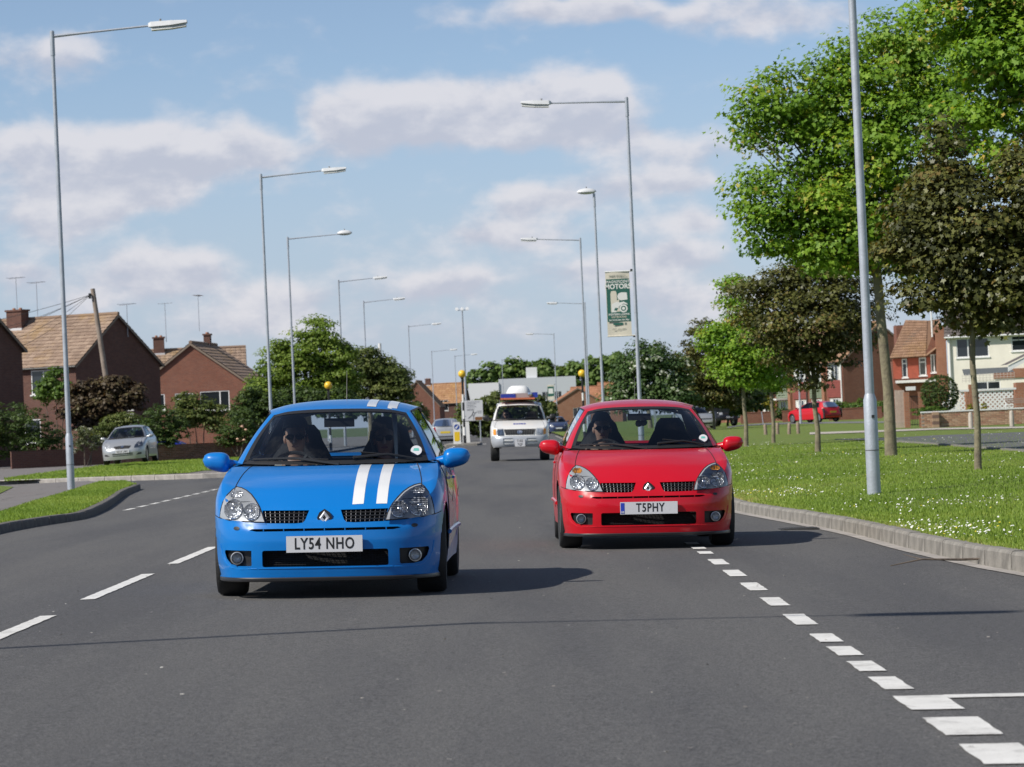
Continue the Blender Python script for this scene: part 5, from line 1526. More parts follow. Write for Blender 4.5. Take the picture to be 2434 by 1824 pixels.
# floodlight masts
for px, py, D, lab in ((998, 668, 330, 'tall floodlight mast with three lamps behind the yellow beacon'), (700, 694, 300, 'floodlight mast head showing over the leafy tree')):
    q = W(px, py, D)
    t = empty('floodlight_mast', (q.x, D, -.1), 0, lab, 'mast', 'floodlight masts')
    MB().tube([(0, 0, 0), (0, 0, q.z + .1)], [.12, .07], 10).build('mast', galv, t); MB().box((0, 0, q.z), (1.0, .08, .07)).build('crossbar', galv, t)
    for x in (-.5, 0, .5): MB().lathe([(.0, -.10), (.14, -.05), (.17, .06), (.0, .07)], 14, Matrix.Translation((x, -.05, q.z + .1)) @ Matrix.Rotation(R(70), 4, 'X')).build('floodlight', galv_pale, t, True)
q = W(820, 742, 300)
t = empty('white_mast', (q.x, 300, 0), 0, 'short thick white mast tip rising above the shrubby tree', 'mast')
MB().tube([(0, 0, 0), (0, 0, q.z - 1.2)], .10, 10).build('mast', galv, t); MB().tube([(0, 0, q.z - 1.25), (0, 0, q.z)], .14, 12).build('cap', bw_white, t)
# telegraph pole and its wires
q0, q1 = W(200, 624, 168), W(228, 812, 168)
d = (q1 - q0); foot = q0 + d * (q0.z / -d.z)
pole_wood = M('pole_wood', (.27, .22, .18), .9, var=.25, vscale=3, bump=.4, bscale=20)
t = empty('telegraph_pole', (foot.x, 168, 0), 0, 'leaning wooden telegraph pole with wires in front of the tiled house', 'pole')
top = q0 - Vector((foot.x, 168, 0))
MB().tube([(0, 0, -.3), tuple(top * .5), tuple(top)], [.16, .135, .11], 12).build('pole', pole_wood, t, True)
MB().box(tuple(top + Vector((-.14, -.05, -.35))), (.10, .3, .25)).build('junction_box', black_trim, t)
for k, (ex, ey, ez) in enumerate(((-9, 14, -1.3), (-9.5, 15, -1.6), (-7.5, 16, -1.9), (-6.5, 17, -2.1), (-12, 10, -1.2))):
    P = [top + Vector((-.12, 0, -.3)) + Vector((ex, ey, ez)) * u + Vector((0, 0, -.35 * math.sin(math.pi * u))) for u in np.linspace(0, 1, 12)]
    MB().tube(P, .011, 4).build('wire', black_matt, t)
# ================================================================== HOUSES
def brick_mat(name, c1, c2, mortar, scale=1.0, rnd=False):
    m, b, p = new_mat(name)
    co = b.n('ShaderNodeTexCoord').outputs['Object']
    sp_ = b.n('ShaderNodeSeparateXYZ', {0: co})
    v = b.n('ShaderNodeCombineXYZ', {0: b.m('ADD', sp_.outputs[0], sp_.outputs[1]), 1: sp_.outputs[2], 2: 0.0})
    br = b.n('ShaderNodeTexBrick', {'Vector': v, 'Scale': 1.0, 'Mortar Size': .010, 'Mortar Smooth': .1, 'Brick Width': .225, 'Row Height': .075, 'Color1': (*c1, 1), 'Color2': (*c2, 1), 'Mortar': (*mortar, 1)})
    nz = b.noise(co, 1.1, 5, .6)
    col = b.mix(b.ramp(nz, [(.3, (0, 0, 0)), (.75, (.45, .45, .45))]), br.outputs[0], tuple(c * .55 for c in c1) + (1,))
    b.put(p.inputs['Base Color'], col)
    b.put(p.inputs['Normal'], b.n('ShaderNodeBump', {'Strength': .6, 'Distance': .012, 'Height': b.m('SUBTRACT', 1.0, br.outputs['Fac'])}).outputs[0])
    p.inputs['Roughness'].default_value = .9
    return m
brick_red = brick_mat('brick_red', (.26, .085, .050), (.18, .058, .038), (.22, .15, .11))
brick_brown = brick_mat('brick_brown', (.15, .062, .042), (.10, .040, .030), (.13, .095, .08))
brick_orange = brick_mat('brick_orange', (.38, .15, .08), (.30, .11, .06), (.30, .22, .16))
def single_brick_mat(name, cols):
    m, b, p = new_mat(name)
    oi = b.n('ShaderNodeObjectInfo')
    co = b.n('ShaderNodeTexCoord').outputs['Object']
    col = b.ramp(oi.outputs['Random'], cols)
    b.put(p.inputs['Base Color'], b.mix(b.ramp(b.noise(co, 14, 4, .6), [(.4, (0, 0, 0)), (.8, (.5, .5, .5))]), col, (.10, .06, .05, 1)))
    b.put(p.inputs['Normal'], b.n('ShaderNodeBump', {'Strength': .5, 'Distance': .01, 'Height': b.noise(co, 40, 4, .6)}).outputs[0])
    p.inputs['Roughness'].default_value = .9
    return m
def tile_mat(name, c1, c2, lichen=.0):
    m, b, p = new_mat(name)
    co = b.n('ShaderNodeTexCoord').outputs['Object']
    at = b.n('ShaderNodeAttribute', attribute_name='rnd')
    col = b.ramp(at.outputs['Fac'], [(0, c1), (1, c2)])
    col = b.mix(b.ramp(b.noise(co, .9, 5, .65), [(.45, (0, 0, 0)), (.75, (.5, .5, .5))]), col, tuple(c * .5 for c in c1) + (1,))
    if lichen: col = b.mix(b.ramp(b.noise(co, .55, 6, .7), [(.52, (0, 0, 0)), (.70, (lichen,)*3)]), col, (.38, .23, .04, 1))
    b.put(p.inputs['Base Color'], col)
    p.inputs['Roughness'].default_value = .92
    return m
tile_tan = tile_mat('tile_tan', (.24, .165, .12), (.34, .245, .18), .35)
tile_brown = tile_mat('tile_brown', (.24, .14, .085), (.33, .20, .125), .3)
tile_orange = tile_mat('tile_orange', (.32, .165, .08), (.40, .23, .12), .35)
tile_grey = tile_mat('tile_grey', (.10, .085, .08), (.15, .13, .12))
tile_rust = tile_mat('tile_rust', (.30, .13, .07), (.38, .18, .10), .2)
upvc = M('window_frame_white', (.80, .80, .79), .4)
def pane_mat():
    m, b, p = new_mat('window_glass')
    p.inputs['Base Color'].default_value = (.02, .025, .03, 1); p.inputs['Roughness'].default_value = .03
    p.inputs['Specular IOR Level'].default_value = .8
    return m
pane = pane_mat()
curtain = M('net_curtain', (.62, .62, .60), .9, var=.12, vscale=9)
gutter_w = M('gutter_white', (.74, .74, .73), .4)
gutter_b = M('gutter_black', (.03, .03, .03), .5)
render_cream = M('render_cream', (.80, .755, .655), .92, var=.06, vscale=1.5, bump=.25, bscale=30)

def window(parent, u0, u1, z0, z1, P, inn, cols=2, transom=None, mat=None, depth=.07, sill=True, curtains=False):
    """P(u,z,d) -> point, d = metres behind the wall face"""
    f = .055; mb = MB()
    def bar(a0, a1, b0, b1, d0=.02, d1=.08):
        vs = [P(u, z, d) for d in (d0, d1) for u, z in ((a0, b0), (a1, b0), (a1, b1), (a0, b1))]
        mb.add(vs, [(0, 1, 2, 3), (7, 6, 5, 4), (0, 4, 5, 1), (1, 5, 6, 2), (2, 6, 7, 3), (3, 7, 4, 0)])
    bar(u0, u1, z0, z0 + f); bar(u0, u1, z1 - f, z1); bar(u0, u0 + f, z0 + f, z1 - f); bar(u1 - f, u1, z0 + f, z1 - f)
    xs_ = [u0 + (u1 - u0) * k / cols for k in range(cols + 1)] if not isinstance(cols, (list, tuple)) else [u0 + (u1 - u0) * k for k in cols]
    for x in xs_[1:-1]: bar(x - f * .6, x + f * .6, z0 + f, z1 - f)
    if transom:
        for k in transom: bar(u0 + f, u1 - f, z0 + (z1 - z0) * k - f * .5, z0 + (z1 - z0) * k + f * .5, .018, .078)
    if sill: bar(u0 - .06, u1 + .06, z0 - .07, z0 - .003, -.06, .06)
    w_ = mb.build('window', mat or upvc, parent)
    for a, c_ in zip(xs_[:-1], xs_[1:]):
        MB().add([P(u, z, .06) for u, z in ((a, z0), (c_, z0), (c_, z1), (a, z1))], [(0, 1, 2, 3)]).build('pane', pane, w_)
    if curtains:
        for a, c_ in ((u0, u0 + (u1 - u0) * .22), (u1 - (u1 - u0) * .22, u1)):
            MB().add([P(u, z, .055) for u, z in ((a, z0), (c_, z0), (c_, z1), (a, z1))], [(0, 1, 2, 3)]).build('curtain', curtain, w_)
    return w_
def tiles(name, P, L, S, mat, parent, tw=.33, th=.36, seed=1):
    """tiled slope; P(u, s, h) with u along the eaves, s up the slope, h off the surface"""
    rng = np.random.default_rng(seed); nu, ns = max(1, int(round(L / tw))), max(1, int(round(S / th)))
    V = []; rn = []
    for i in range(ns):
        for k in range(nu):
            u0, u1 = L * k / nu + .004, L * (k + 1) / nu - .004; s0, s1 = S * i / ns - .02, S * (i + 1) / ns
            h = .045 + rng.uniform(-.006, .010); lo = .015; md = (u0 + u1) / 2; c = rng.random()
            a, b_, bm, tm = (u0, s0), (u1, s0), (md, s0), (md, s1)
            V.append([P(u0, s0, h), P(md, s0, h + .016), P(md, s1, lo + .016), P(u0, s1, lo)])
            V.append([P(md, s0, h + .016), P(u1, s0, h), P(u1, s1, lo), P(md, s1, lo + .016)])
            V.append([P(u0, s0, 0), P(u1, s0, 0), P(u1, s0, h), P(u0, s0, h)])
            rn += [c, c, c]
    o = tri_mesh(name, np.array([[tuple(q) for q in v] for v in V]), np.array(rn), mat, None, parent)
    o['kind'] = 'stuff'
    return o
def house(name, label, org, rz, L, Wd, eave, ridge, wall, roof, holes=None, oh=.25, chimneys=(), gut=None, group=None, both=True, aerials=(), tw=.33, th=.36):
    """ridge along local x, front at local y=0; holes: {'f':[(u0,u1,z0,z1,opts)]...}"""
    t = empty(name, org, rz, label, 'house', group); holes = holes or {}
    hw = Wd / 2
    sides = {'f': (lambda u, z, d: (u, d, z), [(0, 0), (L, 0), (L, eave), (0, eave)], (0, 1, 0)),
             'b': (lambda u, z, d: (u, Wd - d, z), [(0, 0), (L, 0), (L, eave), (0, eave)], (0, -1, 0)),
             'l': (lambda u, z, d: (d, u, z), [(0, 0), (Wd, 0), (Wd, eave), (hw, ridge), (0, eave)], (1, 0, 0)),
             'r': (lambda u, z, d: (L - d, u, z), [(0, 0), (Wd, 0), (Wd, eave), (hw, ridge), (0, eave)], (-1, 0, 0))}
    for k, (P, outl, dv) in sides.items():
        hs = holes.get(k, [])
        panel(outl, [[(h[0], h[2]), (h[1], h[2]), (h[1], h[3]), (h[0], h[3])] for h in hs], lambda u, z: P(u, z, 0), None, .09, dv).build('wall', wall, t)
        for h in hs: window(t, *h[:4], P, dv, **(h[4] if len(h) > 4 else {}))
    sl = math.hypot(hw, ridge - eave); c, s_ = hw / sl, (ridge - eave) / sl
    S = sl + oh
    rf = empty('roof', (0, 0, 0)); rf.parent = t
    for side in ((0, 1) if both else (0,)):
        def P(u, q, h, side=side):
            y = -oh * c + q * c; z = eave - oh * s_ + q * s_ + .03
            y, z = y - h * s_, z + h * c
            return (u - .15, y, z) if side == 0 else (L + .15 - u, Wd - y, z)
        MB().add([P(u, q, 0) for u, q in ((0, 0), (L + .3, 0), (L + .3, S), (0, S))] + [P(u, q, -.06) for u, q in ((0, 0), (L + .3, 0), (L + .3, S), (0, S))], [(0, 1, 2, 3), (7, 6, 5, 4), (0, 4, 5, 1), (1, 5, 6, 2), (3, 2, 6, 7), (0, 3, 7, 4)]).build('roof_deck', M('roof_deck', (.10, .08, .07), .9), rf)
        tiles('roof_tiles', P, L + .3, S, roof, rf, tw, th, seed=int(L * 7 + side))
        g0, g1 = P(0, 0, .0), P(L + .3, 0, 0)
        MB().tube([Vector(g0) + Vector((0, -.03 if side == 0 else .03, -.05)), Vector(g1) + Vector((0, -.03 if side == 0 else .03, -.05))], .055, 8).build('gutter', gut or gutter_b, t)
    MB().tube([(-.15, hw, ridge + .07), (L + .15, hw, ridge + .07)], .11, 8).build('ridge_tiles', roof, rf)
    for x in (-.16, L + .16):
        for yy in (0, Wd):
            a = Vector((x, -oh * c if yy == 0 else Wd + oh * c, eave - oh * s_ + .02)); b_ = Vector((x, hw, ridge + .02))
            MB().add([a, b_, b_ + Vector((0, 0, -.14)), a + Vector((0, 0, -.14))], [(0, 1, 2, 3)]).build('bargeboard', M('bargeboard', (.22, .17, .13), .8), rf)
    for (cx, cy, cw, chh, mat_) in chimneys:
        zz = ridge - 1.3
        ch = MB().box((cx, cy, zz + (chh + 1.3) / 2), (cw, cw * .75, chh + 1.3)).build('chimney', mat_, rf)
        MB().box((cx, cy, ridge + chh + .05), (cw + .12, cw * .75 + .12, .10)).build('cap', mat_, ch)
        for dx in (-.22, .22): MB().tube([(cx + dx * cw, cy, ridge + chh + .1), (cx + dx * cw, cy, ridge + chh + .20)], [.10, .08], 10).build('pot', M('chimney_pot', (.36, .17, .10), .85), ch)
        MB().box((cx, cy - .03, eave + (ridge - eave) * (cy - cw * .375) / hw + .05), (cw + .06, cw * .75 + .02, .24)).build('flashing', M('flashing', (.55, .55, .56), .6), ch)
    for (ax, ay, az_, hgt, kind) in aerials:
        an = empty('aerial', (0, 0, 0)); an.parent = t
        MB().tube([(ax, ay, az_), (ax, ay, az_ + hgt)], .022, 6).build('rod', galv, an)
        n = 7 if kind else 4; wdt = .8 if kind else .45
        MB().tube([(ax - wdt, ay, az_ + hgt - .05), (ax + wdt, ay, az_ + hgt - .02)], .016, 5).build('boom', galv, an)
        for k in range(n):
            x = ax - wdt + 2 * wdt * k / (n - 1); MB().tube([(x, ay - .25, az_ + hgt), (x, ay + .25, az_ + hgt)], .012, 4).build('element', galv, an)
    return t
def place(corner_local, pt, rz):
    """origin of a thing turned by rz so that its local corner lands on pt (xy)"""
    c, s_ = math.cos(rz), math.sin(rz)
    return (pt.x - (corner_local[0] * c - corner_local[1] * s_), pt.y - (corner_local[0] * s_ + corner_local[1] * c), 0.0)

# ---- left houses
phi = R(-27)
qe = W(163, 786, 184); eB = qe.z; rB = W(247, 680, 187).z
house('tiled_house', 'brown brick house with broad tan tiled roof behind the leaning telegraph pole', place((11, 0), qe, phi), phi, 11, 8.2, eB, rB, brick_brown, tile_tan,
      {'f': [(1.2, 2.7, 3.6, 4.9, dict(transom=[.7])), (4.6, 6.4, 3.6, 4.9, dict(cols=3)), (8.1, 9.7, 3.6, 4.9, {}), (1.2, 2.9, 1.0, 2.3, {}), (6.5, 8.6, 1.0, 2.3, {})]},
      chimneys=[(4.9, 3.55, .98, .50, brick_brown)], aerials=[(4.5, 4.1, rB - .2, 2.6, 0), (5.5, 4.6, rB - .3, 2.4, 0), (11.1, 5.0, rB - 1.2, 1.8, 0)], tw=.36, th=.34)
qa = W(47, 752, 160)
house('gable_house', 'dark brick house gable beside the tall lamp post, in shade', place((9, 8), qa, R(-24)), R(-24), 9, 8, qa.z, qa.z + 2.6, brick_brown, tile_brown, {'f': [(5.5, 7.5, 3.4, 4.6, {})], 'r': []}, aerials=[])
phiC = R(-95)
qc = W(412, 742, 215); qr = W(532, 822, 215); wC = (qr.x - qc.x) * 2 * 1.0
eC, rC = qr.z, qc.z
house('gable_fronted_house', 'red brick house with gable facing the road and white windows', place((9, wC / 2), Vector((qc.x, 215, 0)), phiC), phiC, 9, wC, eC, rC, brick_red, tile_tan,
      {'r': [(wC * .565, wC * .565 + 1.85, 2.55, 3.75, dict(cols=[0, .68, 1], transom=None, curtains=False)), (wC * .33, wC * .33 + 1.15, 2.7, 3.7, dict(cols=1, transom=[.62])), (wC * .10, wC * .10 + .9, 2.7, 3.7, dict(cols=1))]},
      chimneys=[(3.0, wC / 2, .55, .62, brick_brown)], gut=gutter_w, aerials=[(3.0, wC / 2 - .5, rC + .9, 2.3, 1), (2.2, wC + .0, eC + .3, 1.4, 0)])
qd = W(326, 757, 226)
house('rear_house', 'tiled house behind the gable-fronted one, with stout chimney', (qd.x - 5, 226, 0), R(4), 11, 7, qd.z - 2.2, qd.z, brick_red, tile_tan, {'f': [(2, 3.5, 2.5, 3.6, {})]}, chimneys=[(5.4, 3.3, .72, .85, brick_brown)], aerials=[(5.9, 3.5, qd.z + .6, 2.6, 0)])
q = W(890, 872, 520)
house('distant_hip_house', 'distant brick house with orange-brown tiled roof beyond the lamp posts', (q.x - .5, 520, 0), R(-8), 8.2, 7, W(930, 872, 520).z, W(930, 831, 522).z, brick_brown, tile_orange,
      {'f': [(1.6, 2.9, 3.0, 4.6, {}), (4.6, 6.0, 3.0, 4.6, {})]}, chimneys=[(2.5, 3.5, .8, .8, brick_brown)], tw=.5, th=.5)
house('distant_gable_house', 'distant brick gable house joined before the orange-brown roof', (W(862, 872, 505).x, 512, 0), R(-94), 8, 6.5, W(900, 878, 505).z, W(897, 824, 505).z, brick_red, tile_brown, {'r': [(2.5, 4.0, 3.0, 4.2, {})]}, tw=.5, th=.5)
# ---- centre distance
D = 700; a = W(1012, 850, D); z_ = W(1110, 818, D).z; bq = W(1245, 850, D)
t = empty('flat_roof_block', (a.x, D, 0), 0, 'long pale flat-roofed block below the distant tree belt', 'building')
wht_wall = M('block_white', (.72, .72, .72), .8); grey_wall = M('block_grey', (.52, .54, .58), .8)
Lb = bq.x - a.x; wn = (W(1078, 850, D).x - a.x)
z1 = W(1040, 828, D).z
MB().box((wn / 2, 5, z1 / 2), (wn, 10, z1)).build('white_wing', wht_wall, t)
hs = [[(u, 4.9), (u + 1.5, 4.9), (u + 1.5, 6.6), (u, 6.6)] for u in np.arange(wn + 1.2, Lb - 1.8, 2.5)]
panel([(wn, 0), (Lb, 0), (Lb, z_), (wn, z_)], hs, lambda u, z: (u, .3, z), None, .15).build('wall', grey_wall, t)
for h in hs: window(t, h[0][0], h[1][0], 4.9, 6.6, lambda u, z, d: (u, .3 + d, z), None, sill=False)
MB().box(((wn + Lb) / 2, 5.5, z_ / 2 - .05), (Lb - wn - .1, 10, z_ - .1)).build('core', grey_wall, t)
qx = W(1148, 800, D); MB().box((qx.x - a.x, 3, (z_ + qx.z + .6) / 2), (2.2, 3, qx.z + .6 - z_)).build('roof_hut', wht_wall, t)
for px0, px1, py_e, py_r, dd, ph, lab in ((1196, 1228, 868, 842, 545, -86, 'distant brown-roofed bungalow gable beside the small banner'), (1228, 1300, 880, 838, 560, -12, 'distant rust-tiled house with pale bargeboards behind the beacon'), (1290, 1345, 872, 828, 600, -8, 'distant tiled house partly behind the green verge tree')):
    q0, q1 = W(px0, 890, dd), W(px1, 890, dd)
    house('distant_bungalow', lab, (q0.x, dd, 0), R(ph) if ph > -40 else R(ph), (q1.x - q0.x) if ph > -40 else 8, 6.5, W(px0, py_e, dd).z, W(px0, py_r, dd).z, brick_orange, tile_rust, {'f': [(1.0, 2.2, 1.2, 2.4, {})]} if ph > -40 else {'r': [(2.4, 3.8, 1.2, 2.6, {})]}, tw=.5, th=.5, gut=gutter_w)

# ---- right: brick terrace
gT = 'terrace houses with panelled bays'
panel_g = M('panel_green', (.16, .19, .13), .8, var=.15); panel_r = M('panel_red', (.22, .055, .045), .8, var=.2)
d1 = 280; xf = W(1824, 880, d1).x; eT = 4.75; rT = 7.7; Lh = 7.0; phT = R(-71)
names = ['end brick terrace house with plain gable wall and white downpipe', 'terrace house with green panels, next to the gable-end one', 'terrace house with a white canopy behind the dead-end sign', 'far terrace house seen beside the dark leafy crowns']
for k, lab in enumerate(names):
    hf = {'f': [(.4, 2.7, 3.1, 4.5, dict(cols=4, sill=False)), (4.0, 6.6, 3.1, 4.5, dict(cols=4, sill=False)), (.5, 2.6, .5, 1.7, dict(cols=4, sill=False)), (4.2, 6.4, .5, 1.7, dict(cols=4, sill=False))]}
    for q_ in hf['f']: q_[4]['curtains'] = True
    og = place((Lh, 0), Vector((xf - math.cos(phT) * Lh * k, d1 - math.sin(phT) * Lh * k, 0)), phT)
    t = house('terrace_house', lab, (og[0], og[1], .05), phT, Lh, 6.8, eT, rT, brick_red, tile_brown, hf, gut=gutter_b, group=gT, tw=.4, th=.4)
    for (u0, u1, mt_) in ((.3, 2.8, panel_g), (3.9, 6.7, panel_r)):
        pb = empty('bay_panel', (0, 0, 0)); pb.parent = t
        for z in np.arange(1.80, 3.02, .2): MB().box(((u0 + u1) / 2, -.03, z + .09), (u1 - u0, .05, .185)).build('board', mt_, pb)
    MB().box((3.35, -.10, 2.35), (.5, .22, 4.6)).build('brick_pier', brick_orange, t)
    MB().tube([(Lh - .15, -.12, .2), (Lh - .15, -.12, 4.4), (Lh - .15, -.25, 4.7)], .06, 8).build('downpipe', gutter_w if k == 0 else gutter_b, t)
    if k in (1, 2): MB().box((1.6, -.6, 1.85), (2.6, 1.2, .14)).build('canopy', gutter_w, t)

# ---- right: red tile-hung house and cream house
def U7(X, D): return W(*Z7(X, 900), D).x
def H7(X, Y, D): return W(*Z7(X, Y), D).z
D2 = 214
x0 = U7(960, D2); f = lambda X: U7(X, D2) - x0
t = empty('tile_hung_house', (x0, D2, 0), 0, 'red tile-hung house with sweeping brown roof behind the round bush', 'house')
eL = H7(1000, 700, D2); zp = H7(1290, 510, D2)
hung = M('tile_hung_red', (.36, .085, .05), .85, var=.2, vscale=6)
hs = [[(f(1035), H7(1, 830, D2)), (f(1075), H7(1, 830, D2)), (f(1075), H7(1, 705, D2)), (f(1035), H7(1, 705, D2))], [(f(1170), H7(1, 820, D2)), (f(1225), H7(1, 820, D2)), (f(1225), H7(1, 700, D2)), (f(1170), H7(1, 700, D2))], [(f(1262), H7(1, 805, D2)), (f(1316), H7(1, 805, D2)), (f(1316), H7(1, 675, D2)), (f(1262), H7(1, 675, D2))]]
z1_, z2_ = hs[0][0][1], hs[0][2][1]
hs = [[(a[0][0], h0), (a[1][0], h0), (a[1][0], h1), (a[0][0], h1)] for a, h0, h1 in zip(hs, (eL - 1.22, eL - 1.15, eL - 1.0), (eL - .08, eL - .05, eL + .12))]
panel([(0, 0), (f(1310), 0), (f(1310), zp), (f(1290), zp), (f(1215), eL), (0, eL)], hs, lambda u, z: (u, 0, z), None, .08).build('wall', brick_red, t)
hp = empty('tile_hanging', (0, 0, 0)); hp.parent = t
zt = 2.65
for z in np.arange(zt, eL - .1, .14):
    segs = [(0.02, f(1030)), (f(1080), f(1165)), (f(1230), f(1258))] if hs[0][0][1] - .14 < z < hs[0][2][1] else [(0.02, f(1258))]
    for a, c_ in segs: MB().box(((a + c_) / 2, -.02, z + .06), (c_ - a, .03, .135)).build('tile_course', hung, hp)
for h, cc in zip(hs, (1, 1, 2)): window(t, h[0][0], h[1][0], h[0][1], h[2][1], lambda u, z, d: (u, d, z), None, cols=cc, transom=[.75] if cc == 1 else None)
rf = empty('roof', (0, 0, 0)); rf.parent = t
# sweeping slope: quad from eaves up to the ridge behind
A, B, Cc, Dd = Vector((-.2, -.3, eL - .02)), Vector((f(1222), -.3, eL + .02)), Vector((f(1300), 3.2, zp + .9)), Vector((f(1130), 3.6, zp + 1.0))
A2, B2, C2, D2v = A, B, Cc, Dd
def Psl(u, s_, h):
    p0 = A2 + (B2 - A2) * u; p1 = D2v + (C2 - D2v) * u
    n_ = (B2 - A2).cross(D2v - A2).normalized()
    return p0 + (p1 - p0) * s_ + n_ * h
tiles('roof_tiles', lambda u, s_, h: Psl(u / 6, s_ / 5, h), 6, 5, tile_brown, rf, .4, .36)
MB().add([A2, B2, C2, D2v], [(0, 1, 2, 3)]).build('roof_deck', MATS['roof_deck'], rf)
MB().box((f(1345), -.05, 2.9), (f(1385) - f(1305), .5, 5.8)).build('brick_pier', brick_orange, t)
MB().box((f(1130), -.5, 2.45), (f(1290) - f(985), 1.0, .16)).build('canopy', gutter_w, t)
MB().tube([(f(1282), -.1, zp - .2), (f(1282), -.1, zp + 2.0)], .05, 8).build('vent_pipe', gutter_w, t)
MB().box((f(1170), 3.2, eL / 2 - .1), (f(1370) - f(985), 6.0, eL - .2)).build('core', brick_red, t)
MB().add([(f(1222), -.3, eL + .02), (f(1400), -.3, eL + 1.0), (f(1400), 3.6, zp + 1.0), (f(1300), 3.2, zp + .9)], [(0, 1, 2, 3)]).build('upper_slope', tile_brown, rf)
MB().box((f(1215), 4.2, (zp + .7) / 2), (f(1380) - f(1050), 1.6, zp + .7)).build('rear_block', brick_red, t)
D3 = 205; x0 = U7(1398, D3); eR = H7(1700, 497, D3)
u7 = lambda X: U7(X, D3) - x0
zz = lambda X, Y: H7(X, Y, D3)
house('cream_house', 'cream rendered house with white windows and dark grey roof behind the lattice wall', (x0, D3, 0), R(-9), 14, 8, eR, eR + 3.1, render_cream, tile_grey,
      {'f': [(u7(1468), u7(1722), eR - 1.45, eR - .32, dict(cols=[0, .36, 1])), (u7(1900), u7(2075), eR - 1.2, eR - .3, dict(cols=1, transom=[.72])), (u7(2200), u7(2420), eR - 1.45, eR - .32, dict(cols=2)), (u7(1600), u7(1800), .9, 2.2, dict(cols=2))]}, gut=gutter_w, oh=.35)
hc = bpy.data.objects['cream_house']
MB().tube([(.12, -.10, .2), (.12, -.10, eR - .35), (.12, -.28, eR - .1)], .055, 8).build('downpipe', gutter_w, hc)
MB().box((u7(1880), -.05, zz(1880, 822)), (u7(1960) - u7(1700), .06, .55)).build('brick_band', brick_orange, hc)

# ---- garden walls built of single bricks
brick_me = {}
def brick_wall(name, label, a, b_, z0, courses, mat, cap=None, start=0.0, stop=None):
    """brick by brick from a to b_ (2D points); start/stop in metres limit the picked-out bricks"""
    d = Vector((b_[0] - a[0], b_[1] - a[1])); L = d.length; ang = math.atan2(d.y, d.x)
    t = empty(name, (a[0], a[1], z0), ang, label, 'wall')
    H = courses * .075
    MB().box((L / 2, .055, H / 2 - .15), (L - .01, .085, H + .28)).build('mortar', M('mortar', (.30, .26, .22), .95, var=.2, bump=.4), t)
    stop = stop or L
    if mat.name not in brick_me:
        bm = bmesh.new(); bmesh.ops.create_cube(bm, size=1.0)
        bmesh.ops.scale(bm, vec=(.213, .1025, .064), verts=bm.verts)
        bmesh.ops.bevel(bm, geom=bm.edges[:], offset=.004, segments=1, affect='EDGES')
        me = bpy.data.meshes.new('brick'); bm.to_mesh(me); bm.free(); me.materials.append(mat); brick_me[mat.name] = me
    me = brick_me[mat.name]; cnt = 0
    for r_ in range(courses):
        x = start + (.1125 if r_ % 2 else 0)
        while x + .21 < stop:
            o = bpy.data.objects.new('brick', me); COL.objects.link(o); o.parent = t
            o.location = (x + .1065, .05 + random.uniform(-.005, .004), r_ * .075 + .036); o.rotation_euler = (0, 0, random.uniform(-.012, .012)); cnt += 1
            x += .225
            if cnt > 295: break
    if start > 0 or stop < L:
        rem = MB()
        if stop < L: rem.box(((stop + L) / 2, .05, H / 2), (L - stop, .10, H))
        if start > 0: rem.box((start / 2, .05, H / 2), (start, .10, H))
        rem.build('wall_run', brick_brown if 'dark' in mat.name else brick_orange, t)
    if cap: MB().box((L / 2, .05, H + .03), (L + .04, .16, .055)).build('coping', cap, t)
    return t
bk_dark = single_brick_mat('brick_single_dark', [(0, (.13, .06, .045)), (.5, (.20, .085, .06)), (1, (.27, .13, .10))])
bk_tan = single_brick_mat('brick_single_tan', [(0, (.34, .19, .12)), (.4, (.46, .28, .18)), (.8, (.54, .38, .26)), (1, (.40, .18, .12))])
def Zw(X, Y): return ((340 + .1266 * X) / K, (1000 + .1266 * Y) / K)
wa, wb_ = W(*Zw(40, 700), 146), W(*Zw(1900, 690), 150)
brick_wall('front_garden_wall', 'low dark brick garden wall running behind the silver car', (wa.x - 5.2, 143), (wb_.x + 2.6, 151), -.02, 10, bk_dark, None, 5.0, 11.6)
ra_, rb2 = W(*Z7(1185, 1230), 139), W(*Z7(1990, 1240), 139)
brick_wall('verge_garden_wall', 'low tan brick garden wall with white coping below the lattice screen', (ra_.x, 139), (ra_.x + 11, 139.4), .09, 8, bk_tan, gutter_w, 0, 6.6)
pr2 = empty('wall_pier', (ra_.x + .55, 138.9, .09), 0, 'short brick pier with dark blocks in the tan garden wall', 'pier')
for k in range(5): MB().box((0, 0, .06 + k * .125), (.26, .2, .118)).build('block', M('pier_dark', (.16, .10, .08), .9) if k % 2 else M('pier_tan', (.36, .24, .16), .9), pr2)

# ---- screen-block wall
D4 = 150
t = empty('lattice_screen', (U7(1500, D4), D4, 0), 0, 'white pierced concrete block screen with brick piers', 'screen wall')
S_ = .198; zb_ = H7(1500, 1112, D4); x4 = U7(1500, D4)
sq = [(-S_/2 + .002, -S_/2 + .002), (S_/2 - .002, -S_/2 + .002), (S_/2 - .002, S_/2 - .002), (-S_/2 + .002, S_/2 - .002)]
c4 = .05
octo = [(-S_/2 + c4, -S_/2), (S_/2 - c4, -S_/2), (S_/2, -S_/2 + c4), (S_/2, S_/2 - c4), (S_/2 - c4, S_/2), (-S_/2 + c4, S_/2), (-S_/2, S_/2 - c4), (-S_/2, -S_/2 + c4)]
dm_ = [(0, -.055), (.055, 0), (0, .055), (-.055, 0)]
mbk = panel(octo, [dm_], lambda u, z: (u, 0, z), None, .09); panel(octo, [dm_], lambda u, z: (u, .09, z), None, 0, mb=mbk)
n8 = len(octo); mbk.add([(u, 0, z) for u, z in octo] + [(u, .09, z) for u, z in octo], [(i, (i+1) % n8, n8 + (i+1) % n8, n8 + i) for i in range(n8)])
